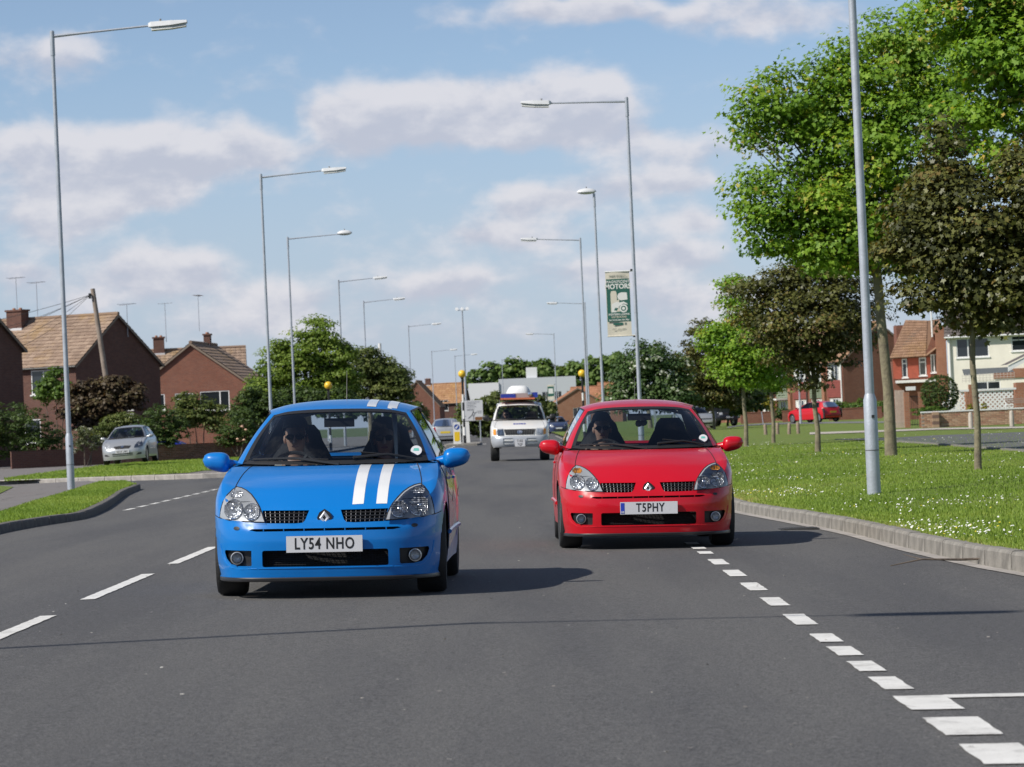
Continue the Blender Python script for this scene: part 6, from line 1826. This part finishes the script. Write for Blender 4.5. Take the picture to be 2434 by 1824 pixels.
blk = mbk.build('screen_block', M('block_paint', (.76, .76, .74), .8), t); first = True
for X0, X1, rows in ((1340, 1550, 2), (1480, 1550, 4), (1612, 1925, 4)):
    a, c_ = U7(X0, D4) - x4, U7(X1, D4) - x4
    for r_ in range(rows):
        if X0 == 1480 and r_ < 2: continue
        for k in range(max(1, int((c_ - a) / S_))):
            o = blk if first else bpy.data.objects.new('screen_block', blk.data)
            if not first: COL.objects.link(o); o.parent = t
            first = False; o.location = (a + S_ * (k + .5), 0, zb_ + S_ * (r_ + .5))
ztop = zb_ + 4 * S_
for X0, X1 in ((1478, 1560), (1600, 1940)):
    a, c_ = U7(X0, D4) - x4, U7(X1, D4) - x4
    MB().box(((a + c_) / 2, .045, ztop + .045), (c_ - a, .2, .085)).build('coping', gutter_w, t)
for X0, X1 in ((1552, 1608), (1925, 2010)):
    a, c_ = U7(X0, D4) - x4, U7(X1, D4) - x4
    MB().box(((a + c_) / 2, .05, (ztop + .3) / 2), (c_ - a, .22, ztop + .3)).build('brick_pier', brick_orange, t)
MB().box((.6, .3, zb_ / 2 - .05), (3.6, .3, zb_)).build('bed_wall', brick_orange, t)
# shed, porch, bench behind and beside the screen
D5 = 158; x5 = U7(1520, D5); g5 = lambda X: U7(X, D5) - x5
t = empty('garden_shed', (x5, D5, 0), 0, 'low outbuilding with grey felt roof and trellis behind the screen', 'shed')
MB().box((g5(1725), 1.2, .8), (g5(1920) - g5(1530), 2.2, 1.6)).build('wall', brick_orange, t)
MB().add([(g5(1515), -.2, H7(1, 905, D5)), (g5(1915), -.2, H7(1, 895, D5)), (g5(1940), 2.4, H7(1, 850, D5)), (g5(1560), 2.4, H7(1, 852, D5))], [(0, 1, 2, 3)]).build('roof', M('felt_grey', (.10, .11, .11), .9, var=.15), t)
for k in range(16):
    x = g5(1500) + (g5(1910) - g5(1500)) * k / 15; MB().box((x, -.25, H7(1, 928, D5)), (.018, .02, .40)).build('trellis_upright', M('trellis', (.55, .50, .45), .8), t)
for Y in (910, 930, 948): MB().box((g5(1705), -.27, H7(1, Y, D5)), (g5(1910) - g5(1500), .02, .02)).build('trellis_rail', MATS['trellis'], t)
D6 = 150; x6 = U7(1870, D6); h6 = lambda X: U7(X, D6) - x6
t = empty('porch', (x6, D6, 0), 0, 'brick porch with sloping white fascia beside the lattice screen', 'porch')
MB().box((h6(2080), .8, .85), (h6(2210) - h6(1945), 1.6, 1.9)).build('wall', brick_orange, t)
A, B = Vector((h6(1868), -.1, H7(1, 845, D6))), Vector((h6(2130), -.1, H7(1, 725, D6)))
MB().add([A, B, B + Vector((0, 0, -.16)), A + Vector((0, 0, -.24)), A + Vector((0, .08, 0)), B + Vector((0, .08, 0)), B + Vector((0, .08, -.16)), A + Vector((0, .08, -.24))], [(0, 1, 2, 3), (7, 6, 5, 4), (0, 4, 5, 1), (3, 2, 6, 7), (0, 3, 7, 4)]).build('fascia', gutter_w, t)
MB().add([A + Vector((-.05, -.05, .05)), B + Vector((0, -.05, .05)), B + Vector((0, 2, .05)), A + Vector((-.05, 2, .05))], [(0, 1, 2, 3)]).build('roof', tile_grey, t)
D7 = 143; qb = W(*Z7(1960, 1088), D7)
t = empty('garden_bench', (qb.x, D7, .55), 0, 'wooden garden bench with curled white ends behind the tan wall', 'bench')
bw = M('bench_wood', (.30, .20, .15), .8, var=.2)
for z in (.40, .48, .56): MB().box((0, .1, z), (1.2, .025, .06)).build('back_slat', bw, t)
for y in (-.1, 0, .06): MB().box((0, y - .1, .27), (1.2, .07, .025)).build('seat_slat', bw, t)
for x in (-.6, .6):
    MB().tube([(x, -.2, 0), (x, -.2, .3), (x, -.1, .42), (x, .12, .40), (x, .12, .62)], .02, 6).build('end_frame', gutter_w, t)
    MB().tube([(x, .12, 0), (x, .12, .3)], .02, 6).build('leg', gutter_w, t)
# fence and gate left of the tan wall
D8 = 147; x8 = U7(965, D8); h8 = lambda X: U7(X, D8) - x8
t = empty('board_fence', (x8, D8, .05), 0, 'pale upright wooden board fence panel beside the gate', 'fence')
zt = H7(1000, 955, D8) - .05
for k in range(8):
    x = (h8(1042)) * (k + .5) / 8; MB().box((x, random.uniform(-.008, .008), zt / 2), (h8(1042) / 8 - .008, .02, zt + random.uniform(-.02, .02))).build('board', M('fence_board', (.47, .38, .32), .85, var=.12, vscale=8), t)
for z in (.3, zt - .3): MB().box((h8(1042) / 2, .04, z), (h8(1042), .05, .07)).build('rail', MATS['fence_board'], t)
t = empty('brick_gateway', (x8 + h8(1045), D8 - .3, .05), 0, 'narrow brick gateway with dark iron gate bars beside the board fence', 'gateway')
for X in (1052, 1165):
    MB().box((h8(X) - h8(1045), 0, zt / 2 - .05), (.22, .24, zt - .1)).build('pier', brick_orange, t)
gate = empty('gate', (0, 0, 0)); gate.parent = t
for k in range(6):
    x = h8(1075) - h8(1045) + (h8(1145) - h8(1075)) * k / 5; MB().tube([(x, 0, .08), (x, 0, zt - .25)], .012, 6).build('bar', black_trim, gate)
for z in (.15, zt * .5, zt - .3): MB().tube([(h8(1070) - h8(1045), 0, z), (h8(1150) - h8(1045), 0, z)], .014, 6).build('rail', black_trim, gate)
MB().box((h8(1085) - h8(1045), -.14, zt + .05), (.42, .03, .16)).build('name_board', gutter_w, t)
# terrace garden walls
for px0, px1, py, dd, lab in ((1600, 1672, 903, 262, 'low red brick garden wall beneath the yellow-green shrub'), (1690, 1725, 900, 262, 'short red brick garden wall left of the scarlet car'), (1790, 1905, 895, 255, 'red brick garden wall behind the scarlet car')):
    q0, q1 = W(px0, py, dd), W(px1, py, dd)
    t = empty('terrace_garden_wall', (q0.x, dd, .05), 0, lab, 'wall', 'terrace garden walls')
    L_ = q1.x - q0.x; MB().box((L_ / 2, 0, .42), (L_, .22, .84)).build('wall', brick_red, t); MB().box((L_ / 2, 0, .87), (L_ + .06, .28, .06)).build('coping', M('coping_brick', (.24, .10, .07), .9), t)
for k, X in enumerate((1600,)):
    pass
# white garden table and parasol posts glimpsed behind the left hedge
q0 = W(268, 905, 165)
t = empty('garden_chair', (q0.x, 165, 0), 0, 'white garden chair glimpsed behind the shrubs of the tiled house', 'chair')
zc = q0.z
MB().box((0, 0, zc - .25), (.9, .5, .06)).build('seat', upvc, t)
for z in (zc + .05, zc + .22, zc + .4): MB().box((0, .24, z), (.9, .04, .08)).build('back_slat', upvc, t)
for x in (-.42, .42):
    for y in (-.22, .22): MB().box((x, y, (zc - .28) / 2), (.05, .05, zc - .28)).build('leg', upvc, t)
# ================================================================== TREES AND SHRUBS
bark = M('bark', (.20, .165, .12), .95, var=.35, vscale=6, bump=.9, bscale=22, col2=(.27, .24, .15))
bark_dark = M('bark_dark', (.12, .095, .075), .95, var=.3, vscale=6, bump=.8, bscale=25)
_a = [(270, .22), (322, .62), (350, .52), (30, 1.0), (62, .52), (90, 1.08), (118, .52), (150, 1.0), (190, .52), (218, .62)]
MAPLE = np.array([(r * math.cos(R(a)), r * math.sin(R(a))) for a, r in _a]) * .5
OVAL = np.array([(0, -.5), (.22, -.2), (.24, .15), (0, .55), (-.24, .15), (-.22, -.2)])
QUAD = np.array([(-.34, -.4), (.36, -.34), (.28, .42), (-.3, .36)])
G_BRIGHT = leaf_mat('leaf_bright_green', [(0, (.095, .20, .018)), (.5, (.20, .345, .030)), (.88, (.31, .45, .05)), (1, (.48, .41, .08))], .44)
G_LIME = leaf_mat('leaf_lime', [(0, (.11, .23, .018)), (.5, (.20, .35, .03)), (.93, (.30, .44, .05)), (1, (.50, .36, .08))], .44)
BRONZE = leaf_mat('leaf_bronze', [(0, (.045, .052, .014)), (.5, (.11, .118, .030)), (.85, (.18, .19, .048)), (1, (.19, .14, .045))], .30, .42, (1.2, .9, .5))
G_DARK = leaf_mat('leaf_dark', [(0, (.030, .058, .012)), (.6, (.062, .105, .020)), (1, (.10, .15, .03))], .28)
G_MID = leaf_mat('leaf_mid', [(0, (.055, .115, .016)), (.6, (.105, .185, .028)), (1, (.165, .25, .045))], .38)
G_OLIVE = leaf_mat('leaf_olive', [(0, (.065, .10, .022)), (.6, (.13, .165, .040)), (1, (.20, .22, .065))], .34)
PURPLE = leaf_mat('leaf_purple', [(0, (.060, .042, .024)), (.6, (.11, .080, .042)), (1, (.13, .115, .045))], .30, .55, (1.2, .8, .6))
G_BELT = leaf_mat('leaf_belt', [(0, (.085, .15, .035)), (.6, (.15, .23, .055)), (1, (.21, .29, .08))], .35)
G_FRESH = leaf_mat('leaf_fresh', [(0, (.095, .165, .020)), (.6, (.19, .28, .038)), (1, (.27, .35, .06))], .42)
YELLOW = leaf_mat('leaf_yellow', [(0, (.15, .17, .02)), (.6, (.30, .28, .03)), (1, (.42, .36, .05))], .35)
PALE = leaf_mat('leaf_pale', [(0, (.07, .10, .04)), (.6, (.13, .15, .06)), (.8, (.2, .2, .1)), (.82, (.6, .6, .52)), (1, (.65, .65, .55))], .3)
HAW = leaf_mat('leaf_hawthorn', [(0, (.045, .09, .024)), (.7, (.095, .16, .045)), (.90, (.13, .19, .06)), (.91, (.50, .54, .42)), (1, (.58, .6, .5))], .32)

def foliage(name, lobes, n, size, mat, parent, shape, rng, clump=.30, shell=.62, droop=.5, tuft=48):
    """lobes: [(centre, (rx,ry,rz))]; leaves gathered in clumps through each lobe's outer volume"""
    areas = np.array([(l[1][0]*l[1][2] + l[1][0]*l[1][1] + l[1][1]*l[1][2]) for l in lobes]); areas = areas / areas.sum()
    Vs = []; Rs = []
    for (c, r), a in zip(lobes, areas):
        m = max(30, int(n * a)); r = np.array(r); c = np.array(c)
        nc = max(6, int(m / tuft))
        d = rng.normal(size=(nc, 3)); d /= np.linalg.norm(d, axis=1)[:, None]
        rad = shell + (1.08 - shell) * rng.random(nc) ** .6
        inner = rng.random(nc) < .18; rad[inner] *= rng.uniform(.3, .8, inner.sum())
        cc = c + d * r * rad[:, None]
        tone = rng.normal(0, .22, nc)
        k = rng.integers(0, nc, m)
        cs = clump * (.7 + .6 * rng.random(nc))
        u = rng.normal(size=(m, 3)); u[:, 2] = np.abs(u[:, 2]) * .9 - .35 * rng.random(m); u /= np.linalg.norm(u, axis=1)[:, None]
        g = u * (rng.random(m) ** .45)[:, None] * (cs[k] * 1.75)[:, None] * np.array((1, 1, .68))
        P = cc[k] + g
        nrm = u * .75 + d[k] * .35 + rng.normal(size=(m, 3)) * .38 + np.array((0, 0, .55)); nrm /= np.linalg.norm(nrm, axis=1)[:, None]
        up = rng.normal(size=(m, 3)) + np.array((0, 0, -droop)) + d[k] * .6
        t1 = up - nrm * (up * nrm).sum(1)[:, None]; t1 /= np.linalg.norm(t1, axis=1)[:, None] + 1e-9
        t2 = np.cross(nrm, t1)
        s_ = size * rng.uniform(.6, 1.25, m)
        L = shape.shape[0]
        V = P[:, None, :] + (shape[None, :, 0, None] * t2[:, None, :] + shape[None, :, 1, None] * t1[:, None, :]) * s_[:, None, None]
        if L > 6:   # leaf blades fold a little along the middle
            V += nrm[:, None, :] * (np.abs(shape[None, :, 0, None]) * .35) * s_[:, None, None]
        Vs.append(V); Rs.append(np.clip(.45 + tone[k] + rng.normal(0, .2, m), 0, 1))
    o = tri_mesh(name, np.concatenate(Vs), np.concatenate(Rs), mat, None, parent)
    o['kind'] = 'stuff'
    return o
def lobes_px(L, D, depth=1.0, rng=None):
    out = []
    for (px, py, hw, hh) in L:
        rx, rz = hw * K / FPX * D, hh * K / FPX * D; ry = min(rx, rz) * 1.15 * depth
        out.append((W(px, py, D + (rng.uniform(-.5, .5) * ry if rng is not None else 0)), (rx, ry, rz)))
    return out
def tree(name, label, base, L, D, n, size, mat, shape=MAPLE, fork=None, tr=.11, seed=1, cat='tree', group=None, clump=.30, trunk=True, depth=1.0, zmin=0.0, bk=None, limbs=True, shell=.62, tuft=48):
    rng = np.random.default_rng(seed)
    lb = lobes_px(L, D, depth, rng)
    bx, by = base; zb = ground_z(bx, by) if zmin == 0 else zmin
    t = empty(name, (bx, by, zb), 0, label, cat, group)
    off = Vector((bx, by, zb))
    ll = [(np.array(c - off), r) for c, r in lb]
    foliage('crown', ll, n, size, mat, t, shape, rng, clump, shell, .5, tuft)
    if trunk:
        top = max(l[0][2] for l in ll); fk = fork if fork else min(l[0][2] - l[1][2] * .25 for l in ll)
        cx = np.mean([l[0][0] for l in ll]); cy = np.mean([l[0][1] for l in ll])
        lean = Vector((max(-.5, min(.5, cx)) * .25, max(-.4, min(.4, cy)) * .25, 0))
        pts = [Vector((0, 0, -.2)), Vector((0, 0, .08)), lean * .15 + Vector((.02, 0, fk * .33)), lean * .5 + Vector((-.02, 0, fk * .7)), lean + Vector((0, 0, fk)), Vector((cx * .5, cy * .4, fk + (top - fk) * .6))]
        tk = MB().tube(pts, [tr * 1.5, tr * 1.2, tr, tr * .92, tr * .85, tr * .3], 12).build('trunk', bk or bark, t, True)
        if limbs:
            for c, r in ll:
                s0 = lean + Vector((0, 0, fk * rng.uniform(.92, 1.0)))
                e = Vector(c); mid = s0 * .5 + e * .5 + Vector(rng.normal(0, .12, 3)) + Vector((0, 0, .1))
                MB().tube([s0, mid, e], [tr * .40, tr * .24, tr * .07], 7).build('limb', bk or bark, tk, True)
    return t
def shrub(name, label, L, D, n, size, mat, shape=OVAL, seed=1, cat='shrub', clump=.16, depth=1.0, group=None, tuft=22):
    rng = np.random.default_rng(seed); lb = lobes_px(L, D, depth, rng)
    cx = np.mean([l[0].x for l in lb]); zb = 0.0
    t = empty(name, (cx, D, zb), 0, label, cat, group); off = Vector((cx, D, zb))
    ll = [(np.array(c - off), r) for c, r in lb]
    foliage('foliage', ll, int(n * 1.35), size, mat, t, shape, rng, clump * .8, .5, .5, tuft)
    for k in range(4):
        c = ll[rng.integers(0, len(ll))][0]
        MB().tube([(c[0] * .3 + rng.uniform(-.15, .15), c[1] * .3, -.1), (c[0] * .6, c[1] * .6, c[2] * .5), tuple(c)], [.035, .025, .008], 6).build('stem', bark_dark, t, True)
    return t
def gb(px, py, z=.085):
    q = G(px, py, z); return (q.x, q.y)
# ---- the verge trees on the right
b1 = gb(1925, 985); D1 = b1[1]
tree('green_maple', 'tall bright green maple with a stout trunk behind the thick lamp post', b1,
     [(1604, 258, 20, 20), (1636, 205, 24, 22), (1690, 178, 24, 22), (1762, 168, 24, 28), (1836, 118, 22, 40), (1905, 72, 22, 34), (1612, 300, 22, 16), (1648, 388, 26, 20), (1608, 452, 18, 16), (1630, 520, 22, 18), (1665, 245, 50, 46), (1740, 235, 62, 62), (1820, 240, 78, 88), (1900, 190, 95, 120), (1975, 110, 85, 120), (1710, 330, 85, 75), (1800, 370, 100, 100), (1622, 425, 30, 30), (1655, 470, 32, 32), (1720, 470, 85, 75), (1800, 500, 100, 75), (1680, 545, 55, 40), (1950, 330, 110, 120), (1890, 545, 85, 52), (1960, 560, 80, 48), (1790, 565, 70, 36), (1900, 470, 110, 90), (1990, 470, 100, 100), (2040, 250, 90, 120)],
     D1, 46000, .14, G_BRIGHT, tr=.105, fork=3.9, seed=3, clump=.34, tuft=120, group='verge maples')
b3 = gb(2113, 1015); D3_ = b3[1]
tree('bronze_maple', 'dark bronze-leaved maple with pointed crown beside the service road', b3,
     [(2040, 310, 26, 55), (2045, 380, 55, 55), (2070, 450, 110, 60), (1990, 500, 80, 45), (2130, 480, 120, 80), (1960, 545, 60, 40), (2060, 560, 120, 75), (2170, 590, 120, 90), (2000, 640, 68, 42), (2100, 660, 100, 62), (2195, 670, 90, 55), (2250, 430, 100, 110), (2270, 590, 90, 110)],
     D3_, 30000, .112, BRONZE, tr=.048, seed=5, clump=.24, tuft=90, group='verge maples')
tree('green_maple', 'lush yellow-green maple overhanging from beside the service road', (W(2440, 1000, 56).x, 56),
     [(2150, 70, 130, 95), (2060, 60, 85, 60), (2240, 190, 130, 120), (2150, 230, 85, 60), (2130, 300, 70, 45), (2190, 350, 70, 48), (2280, 80, 160, 150), (2330, 280, 160, 160), (2420, 150, 160, 200), (2380, 420, 160, 120), (2190, -60, 180, 110)],
     56, 32000, .14, G_LIME, tr=.16, fork=2.9, seed=8, clump=.33, tuft=120, group='verge maples')
b4 = gb(1767, 977)
tree('bronze_maple', 'dark bronze maple with a low round crown under the bright green maple', b4,
     [(1650, 625, 60, 42), (1720, 610, 85, 45), (1800, 640, 90, 75), (1680, 690, 80, 62), (1760, 710, 80, 70), (1840, 690, 62, 70), (1720, 770, 55, 38), (1790, 775, 50, 35), (1745, 825, 24, 26)],
     b4[1], 24000, .108, BRONZE, tr=.060, seed=11, clump=.25, tuft=90, group='verge maples')
b5 = gb(1612, 965)
tree('green_maple', 'small lime-green maple between two bronze maples', b5,
     [(1585, 640, 30, 42), (1600, 700, 50, 50), (1580, 755, 55, 45), (1640, 760, 65, 55), (1600, 800, 60, 40), (1670, 810, 40, 35), (1545, 735, 25, 25)],
     b5[1], 18000, .115, G_LIME, tr=.058, seed=13, clump=.26, tuft=90, group='verge maples')
b6 = gb(1671, 957)
tree('green_maple', 'slender young maple standing next to a wooden bollard', b6, [(1665, 750, 40, 45), (1690, 800, 42, 40), (1645, 815, 30, 30)], b6[1], 6500, .115, G_MID, tr=.052, seed=17, clump=.2, group='verge maples')
for (bx, by, LL, mat_, sd, lab) in ((1543, 928, [(1520, 740, 38, 45), (1500, 790, 50, 45), (1550, 800, 50, 50), (1480, 830, 45, 40), (1530, 850, 50, 35), (1575, 845, 40, 40)], BRONZE, 19, 'dark bronze maple next to the round-topped hawthorn'), (1572, 921, [(1590, 800, 45, 40), (1600, 850, 50, 35), (1560, 870, 35, 25), (1640, 840, 35, 30)], G_DARK, 23, 'dusky green verge tree in front of the black off-road car')):
    b_ = gb(bx, by)
    tree('bronze_maple' if sd == 19 else 'verge_tree', lab, b_, LL, b_[1], 17000, .15, mat_, QUAD, tr=.075, seed=sd, clump=.30, group='verge maples')
tree('hawthorn', 'rounded green hawthorn dotted with white blossom behind the red car', gb(1405, 925), [(1400, 780, 45, 38), (1365, 820, 45, 42), (1440, 815, 48, 50), (1390, 850, 60, 40), (1340, 860, 35, 30), (1460, 860, 40, 35)], 195, 19000, .17, HAW, QUAD, tr=.16, seed=29, clump=.34, limbs=True)
tree('dark_tree', 'dark tree with low spreading limbs behind the slim verge trunks', (W(1532, 915, 222).x, 222), [(1500, 860, 45, 30), (1560, 850, 55, 30), (1610, 870, 45, 28)], 222, 4500, .26, G_DARK, QUAD, tr=.30, seed=31, clump=.35, fork=1.6, bk=bark_dark)
# ---- right shrubs
tree('round_bush', 'clipped round dark green bush on a short stem before the tile-hung house', (U7(1330, 146), 146), [(2030, 851, 38, 38)], 146, 11000, .075, G_DARK, OVAL, tr=.07, seed=37, clump=.03, cat='bush', zmin=.1, limbs=False, fork=.5, shell=.95, tuft=9)
shrub('yellow_shrub', 'yellow-green garden shrub behind the dead-end sign', [(1635, 870, 30, 16), (1610, 880, 22, 14), (1660, 875, 18, 14)], 266, 2600, .2, YELLOW, seed=41, clump=.22)
shrub('garden_shrub', 'dark hedge shrub at the foot of the terrace beside the black off-road car', [(1602, 880, 18, 22), (1690, 896, 16, 14)], 263, 1800, .2, G_DARK, seed=43, clump=.22)
shrub('garden_shrub', 'low green planting before the terrace gable wall', [(1815, 880, 28, 10), (1860, 876, 30, 12), (1900, 880, 20, 12)], 258, 2200, .18, G_MID, seed=47, clump=.2)
shrub('bed_plants', 'green bed under the round bush on the tan wall', [(1995, 890, 26, 10), (2020, 888, 24, 9)], 143, 1500, .09, G_MID, seed=53, clump=.08)
for X, sd in ((1560, 59), (1672, 61)): 
    px, py = Z7(X, 1085)
    shrub('yellow_flowers', 'bright yellow flowering plant %s' % ('beside the tree trunk at the screen pier' if X < 1600 else 'against the white pierced blocks'), [(px, py, 6, 8), (px + 3, py + 4, 5, 5)], 142.5, 350, .06, YELLOW, seed=sd, clump=.05, group='yellow flowers by the lattice screen')
# ---- left trees, hedges
tree('leafy_tree', 'broad fresh green tree behind the roadside lamp posts', (W(668, 930, 200).x, 200), [(690, 725, 42, 32), (650, 765, 50, 42), (720, 775, 45, 45), (605, 800, 45, 42), (670, 815, 70, 45), (735, 825, 40, 40), (585, 850, 40, 35), (645, 855, 65, 35), (715, 860, 55, 30), (690, 695, 14, 14), (600, 760, 24, 22), (560, 840, 25, 25)], 200, 36000, .155, G_FRESH, QUAD, tr=.2, seed=67, clump=.36, tuft=90)
tree('shrubby_tree', 'olive shrubby tree with thin twigs beside the leafy tree', (W(800, 930, 208).x, 208), [(780, 785, 34, 26), (815, 800, 36, 34), (850, 815, 34, 30), (770, 835, 45, 35), (830, 850, 45, 30), (868, 850, 18, 28), (800, 768, 14, 12)], 208, 20000, .15, G_OLIVE, QUAD, tr=.15, seed=71, clump=.33, tuft=80)
tree('dark_tree', 'dark tree mass between the leafy tree and the house', (W(660, 930, 194).x, 194), [(640, 870, 60, 28), (720, 870, 60, 28), (560, 880, 30, 30)], 194, 9000, .15, G_DARK, QUAD, tr=.14, seed=73, clump=.26)
shrub('hedge', 'dense dark green hedge behind the brick wall at the gable house', [(20, 920, 55, 50), (70, 930, 50, 45), (110, 950, 35, 35), (-50, 920, 60, 50), (20, 965, 60, 25), (90, 970, 50, 22)], 148, 11000, .11, G_DARK, seed=79, cat='hedge', clump=.15)
shrub('bronze_shrub', 'large purple-brown shrub under the telegraph pole', [(185, 845, 40, 24), (245, 835, 38, 26), (170, 885, 42, 32), (230, 875, 52, 34), (285, 860, 34, 32), (200, 920, 38, 28)], 163, 9000, .16, PURPLE, QUAD, seed=83, clump=.22)
shrub('garden_shrub', 'fresh green shrub against the tiled house wall', [(120, 820, 22, 30), (95, 850, 25, 25), (140, 850, 25, 25)], 170, 3000, .16, G_MID, seed=87, clump=.2)
shrub('conifer_bush', 'rounded dark conifer bush behind the silver car', [(340, 915, 42, 38), (375, 930, 35, 32), (310, 935, 28, 32), (345, 955, 45, 22)], 147.5, 8000, .10, G_DARK, seed=89, cat='bush', clump=.12)
shrub('flowering_bush', 'pale flowering bush beside the parked silver car', [(180, 945, 26, 22), (205, 955, 20, 20), (165, 965, 18, 14)], 140, 2600, .07, PALE, seed=91, cat='bush', clump=.09)
shrub('garden_shrub', 'soft olive shrub rising behind the silver car', [(245, 920, 35, 22), (275, 910, 30, 18), (225, 940, 25, 18)], 149, 3500, .11, G_OLIVE, seed=93, clump=.14)
shrub('garden_shrub', 'loose olive shrub below the white windows of the gable-fronted house', [(405, 870, 35, 22), (445, 890, 40, 25), (470, 915, 30, 25), (420, 905, 35, 20), (395, 900, 25, 25)], 160, 5500, .14, G_OLIVE, seed=97, clump=.2)
shrub('rose_bush', 'rose bush with pale blooms beside the blue car in the garden', [(505, 935, 32, 28), (530, 915, 28, 30), (490, 950, 25, 15), (545, 945, 25, 22)], 148.5, 5000, .10, G_DARK, seed=101, cat='bush', clump=.14)
shrub('garden_shrub', 'tall mixed shrubbery beside the gable-fronted house', [(545, 870, 30, 40), (520, 890, 28, 28), (570, 890, 28, 35), (600, 890, 30, 35)], 170, 6000, .15, G_DARK, seed=103, clump=.2)
rb2_ = empty('rose_blooms', (W(500, 930, 148).x, 147.6, 0), 0, 'pale peach roses on the bush by the wall', 'flowers')
for px, py in ((523, 922), (531, 929), (513, 949), (583, 937), (527, 951)):
    q = W(px, py, 147.6) - rb2_.location
    MB().lathe([(0, -.05), (.05, -.02), (.065, .01), (.04, .045), (0, .05)], 10, Matrix.Translation(q)).build('bloom', M('bloom', (.72, .45, .32), .8), rb2_, True)
shrub('cypress_hedge', 'brown-green conifer hedge behind the direction sign', [(1010, 890, 22, 22), (1050, 878, 25, 20), (1080, 895, 22, 25), (1040, 915, 40, 25), (1085, 925, 22, 30), (1000, 920, 18, 25)], 245, 7000, .22, G_OLIVE, QUAD, seed=107, cat='hedge', clump=.28)
shrub('garden_shrub', 'shrubs at the foot of the distant brick gable house', [(890, 890, 20, 35), (905, 905, 18, 25), (870, 905, 22, 25)], 290, 3500, .26, G_OLIVE, QUAD, seed=109, clump=.3)
shrub('dark_hedge', 'dark hedge behind the white off-road vehicle', [(1065, 935, 16, 24), (1055, 948, 20, 12)], 250, 1800, .2, G_DARK, QUAD, seed=113, cat='hedge', clump=.25)
shrub('cypress_hedge', 'dark conifers in front of the pale flat-roofed block', [(1070, 868, 16, 18), (1098, 874, 20, 16), (1130, 872, 20, 18), (1165, 874, 20, 18), (1190, 885, 14, 16), (1090, 895, 40, 18), (1160, 900, 40, 18)], 330, 6500, .26, G_OLIVE, QUAD, seed=131, cat='hedge', clump=.34)
# ---- far tree belt
rng = np.random.default_rng(127)
LB = [(1045, 815, 28, 14), (1075, 802, 30, 20), (1105, 800, 32, 22), (1140, 805, 30, 20), (1170, 800, 28, 22), (1195, 812, 22, 14), (1225, 808, 26, 16), (1260, 802, 34, 22), (1300, 792, 34, 26), (1330, 788, 26, 24), (1020, 830, 20, 10), (1345, 805, 30, 20), (970, 850, 40, 8), (1400, 800, 40, 22), (1480, 800, 50, 25), (1120, 830, 120, 14), (1280, 830, 100, 16)]
fb_ = foliage('tree_belt', lobes_px(LB, 900, .8, rng), 16000, 1.05, G_BELT, None, QUAD, rng, 1.1, .5)
fb_['label'] = 'distant belt of green trees beyond the rooftops'; fb_['category'] = 'trees'
LB2 = [(-100, 870, 120, 22), (60, 872, 110, 20), (200, 880, 90, 18), (430, 880, 120, 22), (640, 885, 130, 20), (820, 890, 110, 20), (940, 893, 70, 14), (1600, 850, 120, 24), (1800, 845, 120, 24), (2000, 838, 130, 26), (2200, 830, 130, 26), (2400, 824, 140, 26)]
fb_ = foliage('far_hedgerow', lobes_px(LB2, 640, .8, rng), 14000, 1.0, G_DARK, None, QUAD, rng, 1.0, .4)
fb_['label'] = 'far dark hedgerow and gardens closing the horizon'; fb_['category'] = 'hedgerow'
# ------------------------------------------------------------------ small things on the road
tw = GR(*Z2(1250, 630))
t = empty('fallen_twig', (tw.x, tw.y, road_z(tw.x) + .01), R(4), 'dry bent twig lying in the gutter of the curved kerb', 'twig')
tp = [(-.55, 0, .012), (-.3, .03, .05), (0, 0, .035), (.3, .05, .03), (.5, .02, .06)]
MB().tube(tp, [.004, .007, .010, .009, .004], 6).build('stick', bark_dark, t, True)
for a, b_ in (((-.3, .03, .05), (-.42, .14, .09)), ((.1, .01, .034), (.2, -.12, .05)), ((.3, .05, .03), (.38, .16, .08))): MB().tube([a, b_], [.005, .002], 5).build('side_twig', bark_dark, t)
# gully grating let into the channel
gy = 36.0; gx = float(kx(gy)) - .30
t = empty('gully_grating', (gx, gy, road_z(gx) + .006), 0, 'dark iron gully grating in the gutter beside the curved kerb', 'grating')
MB().box((0, 0, 0), (.40, .42, .010)).build('frame', M('cast_iron', (.035, .034, .033), .7, bump=.3), t)
for k in range(7): MB().box((0, -.17 + k * .056, .007), (.34, .026, .008)).build('bar', M('iron_worn', (.085, .082, .078), .5, metal=.4), t)
# chips of grit and petals on the asphalt
n = 420; gx_ = RNG.uniform(-3.5, 4.0, n); gy_ = 12 * (55 / 12) ** RNG.random(n); sz = RNG.uniform(.004, .013, n); a = RNG.uniform(0, 6.28, n)
Vg = np.zeros((n, 4, 3))
for k in range(4):
    Vg[:, k, 0] = gx_ + sz * np.cos(a + k * 1.571) * RNG.uniform(.6, 1.3, n); Vg[:, k, 1] = gy_ + sz * np.sin(a + k * 1.571) * RNG.uniform(.6, 1.3, n)
    Vg[:, k, 2] = np.array([road_z(q) for q in gx_]) + .006 + RNG.uniform(0, .006, n)
o = tri_mesh('road_grit', Vg, RNG.random(n), leaf_mat('grit', [(0, (.10, .095, .09)), (.6, (.24, .22, .20)), (.85, (.45, .42, .36)), (1, (.62, .60, .56))], .05), 'pale grit and petals scattered over the asphalt'); stuff(o); o['category'] = 'grit'
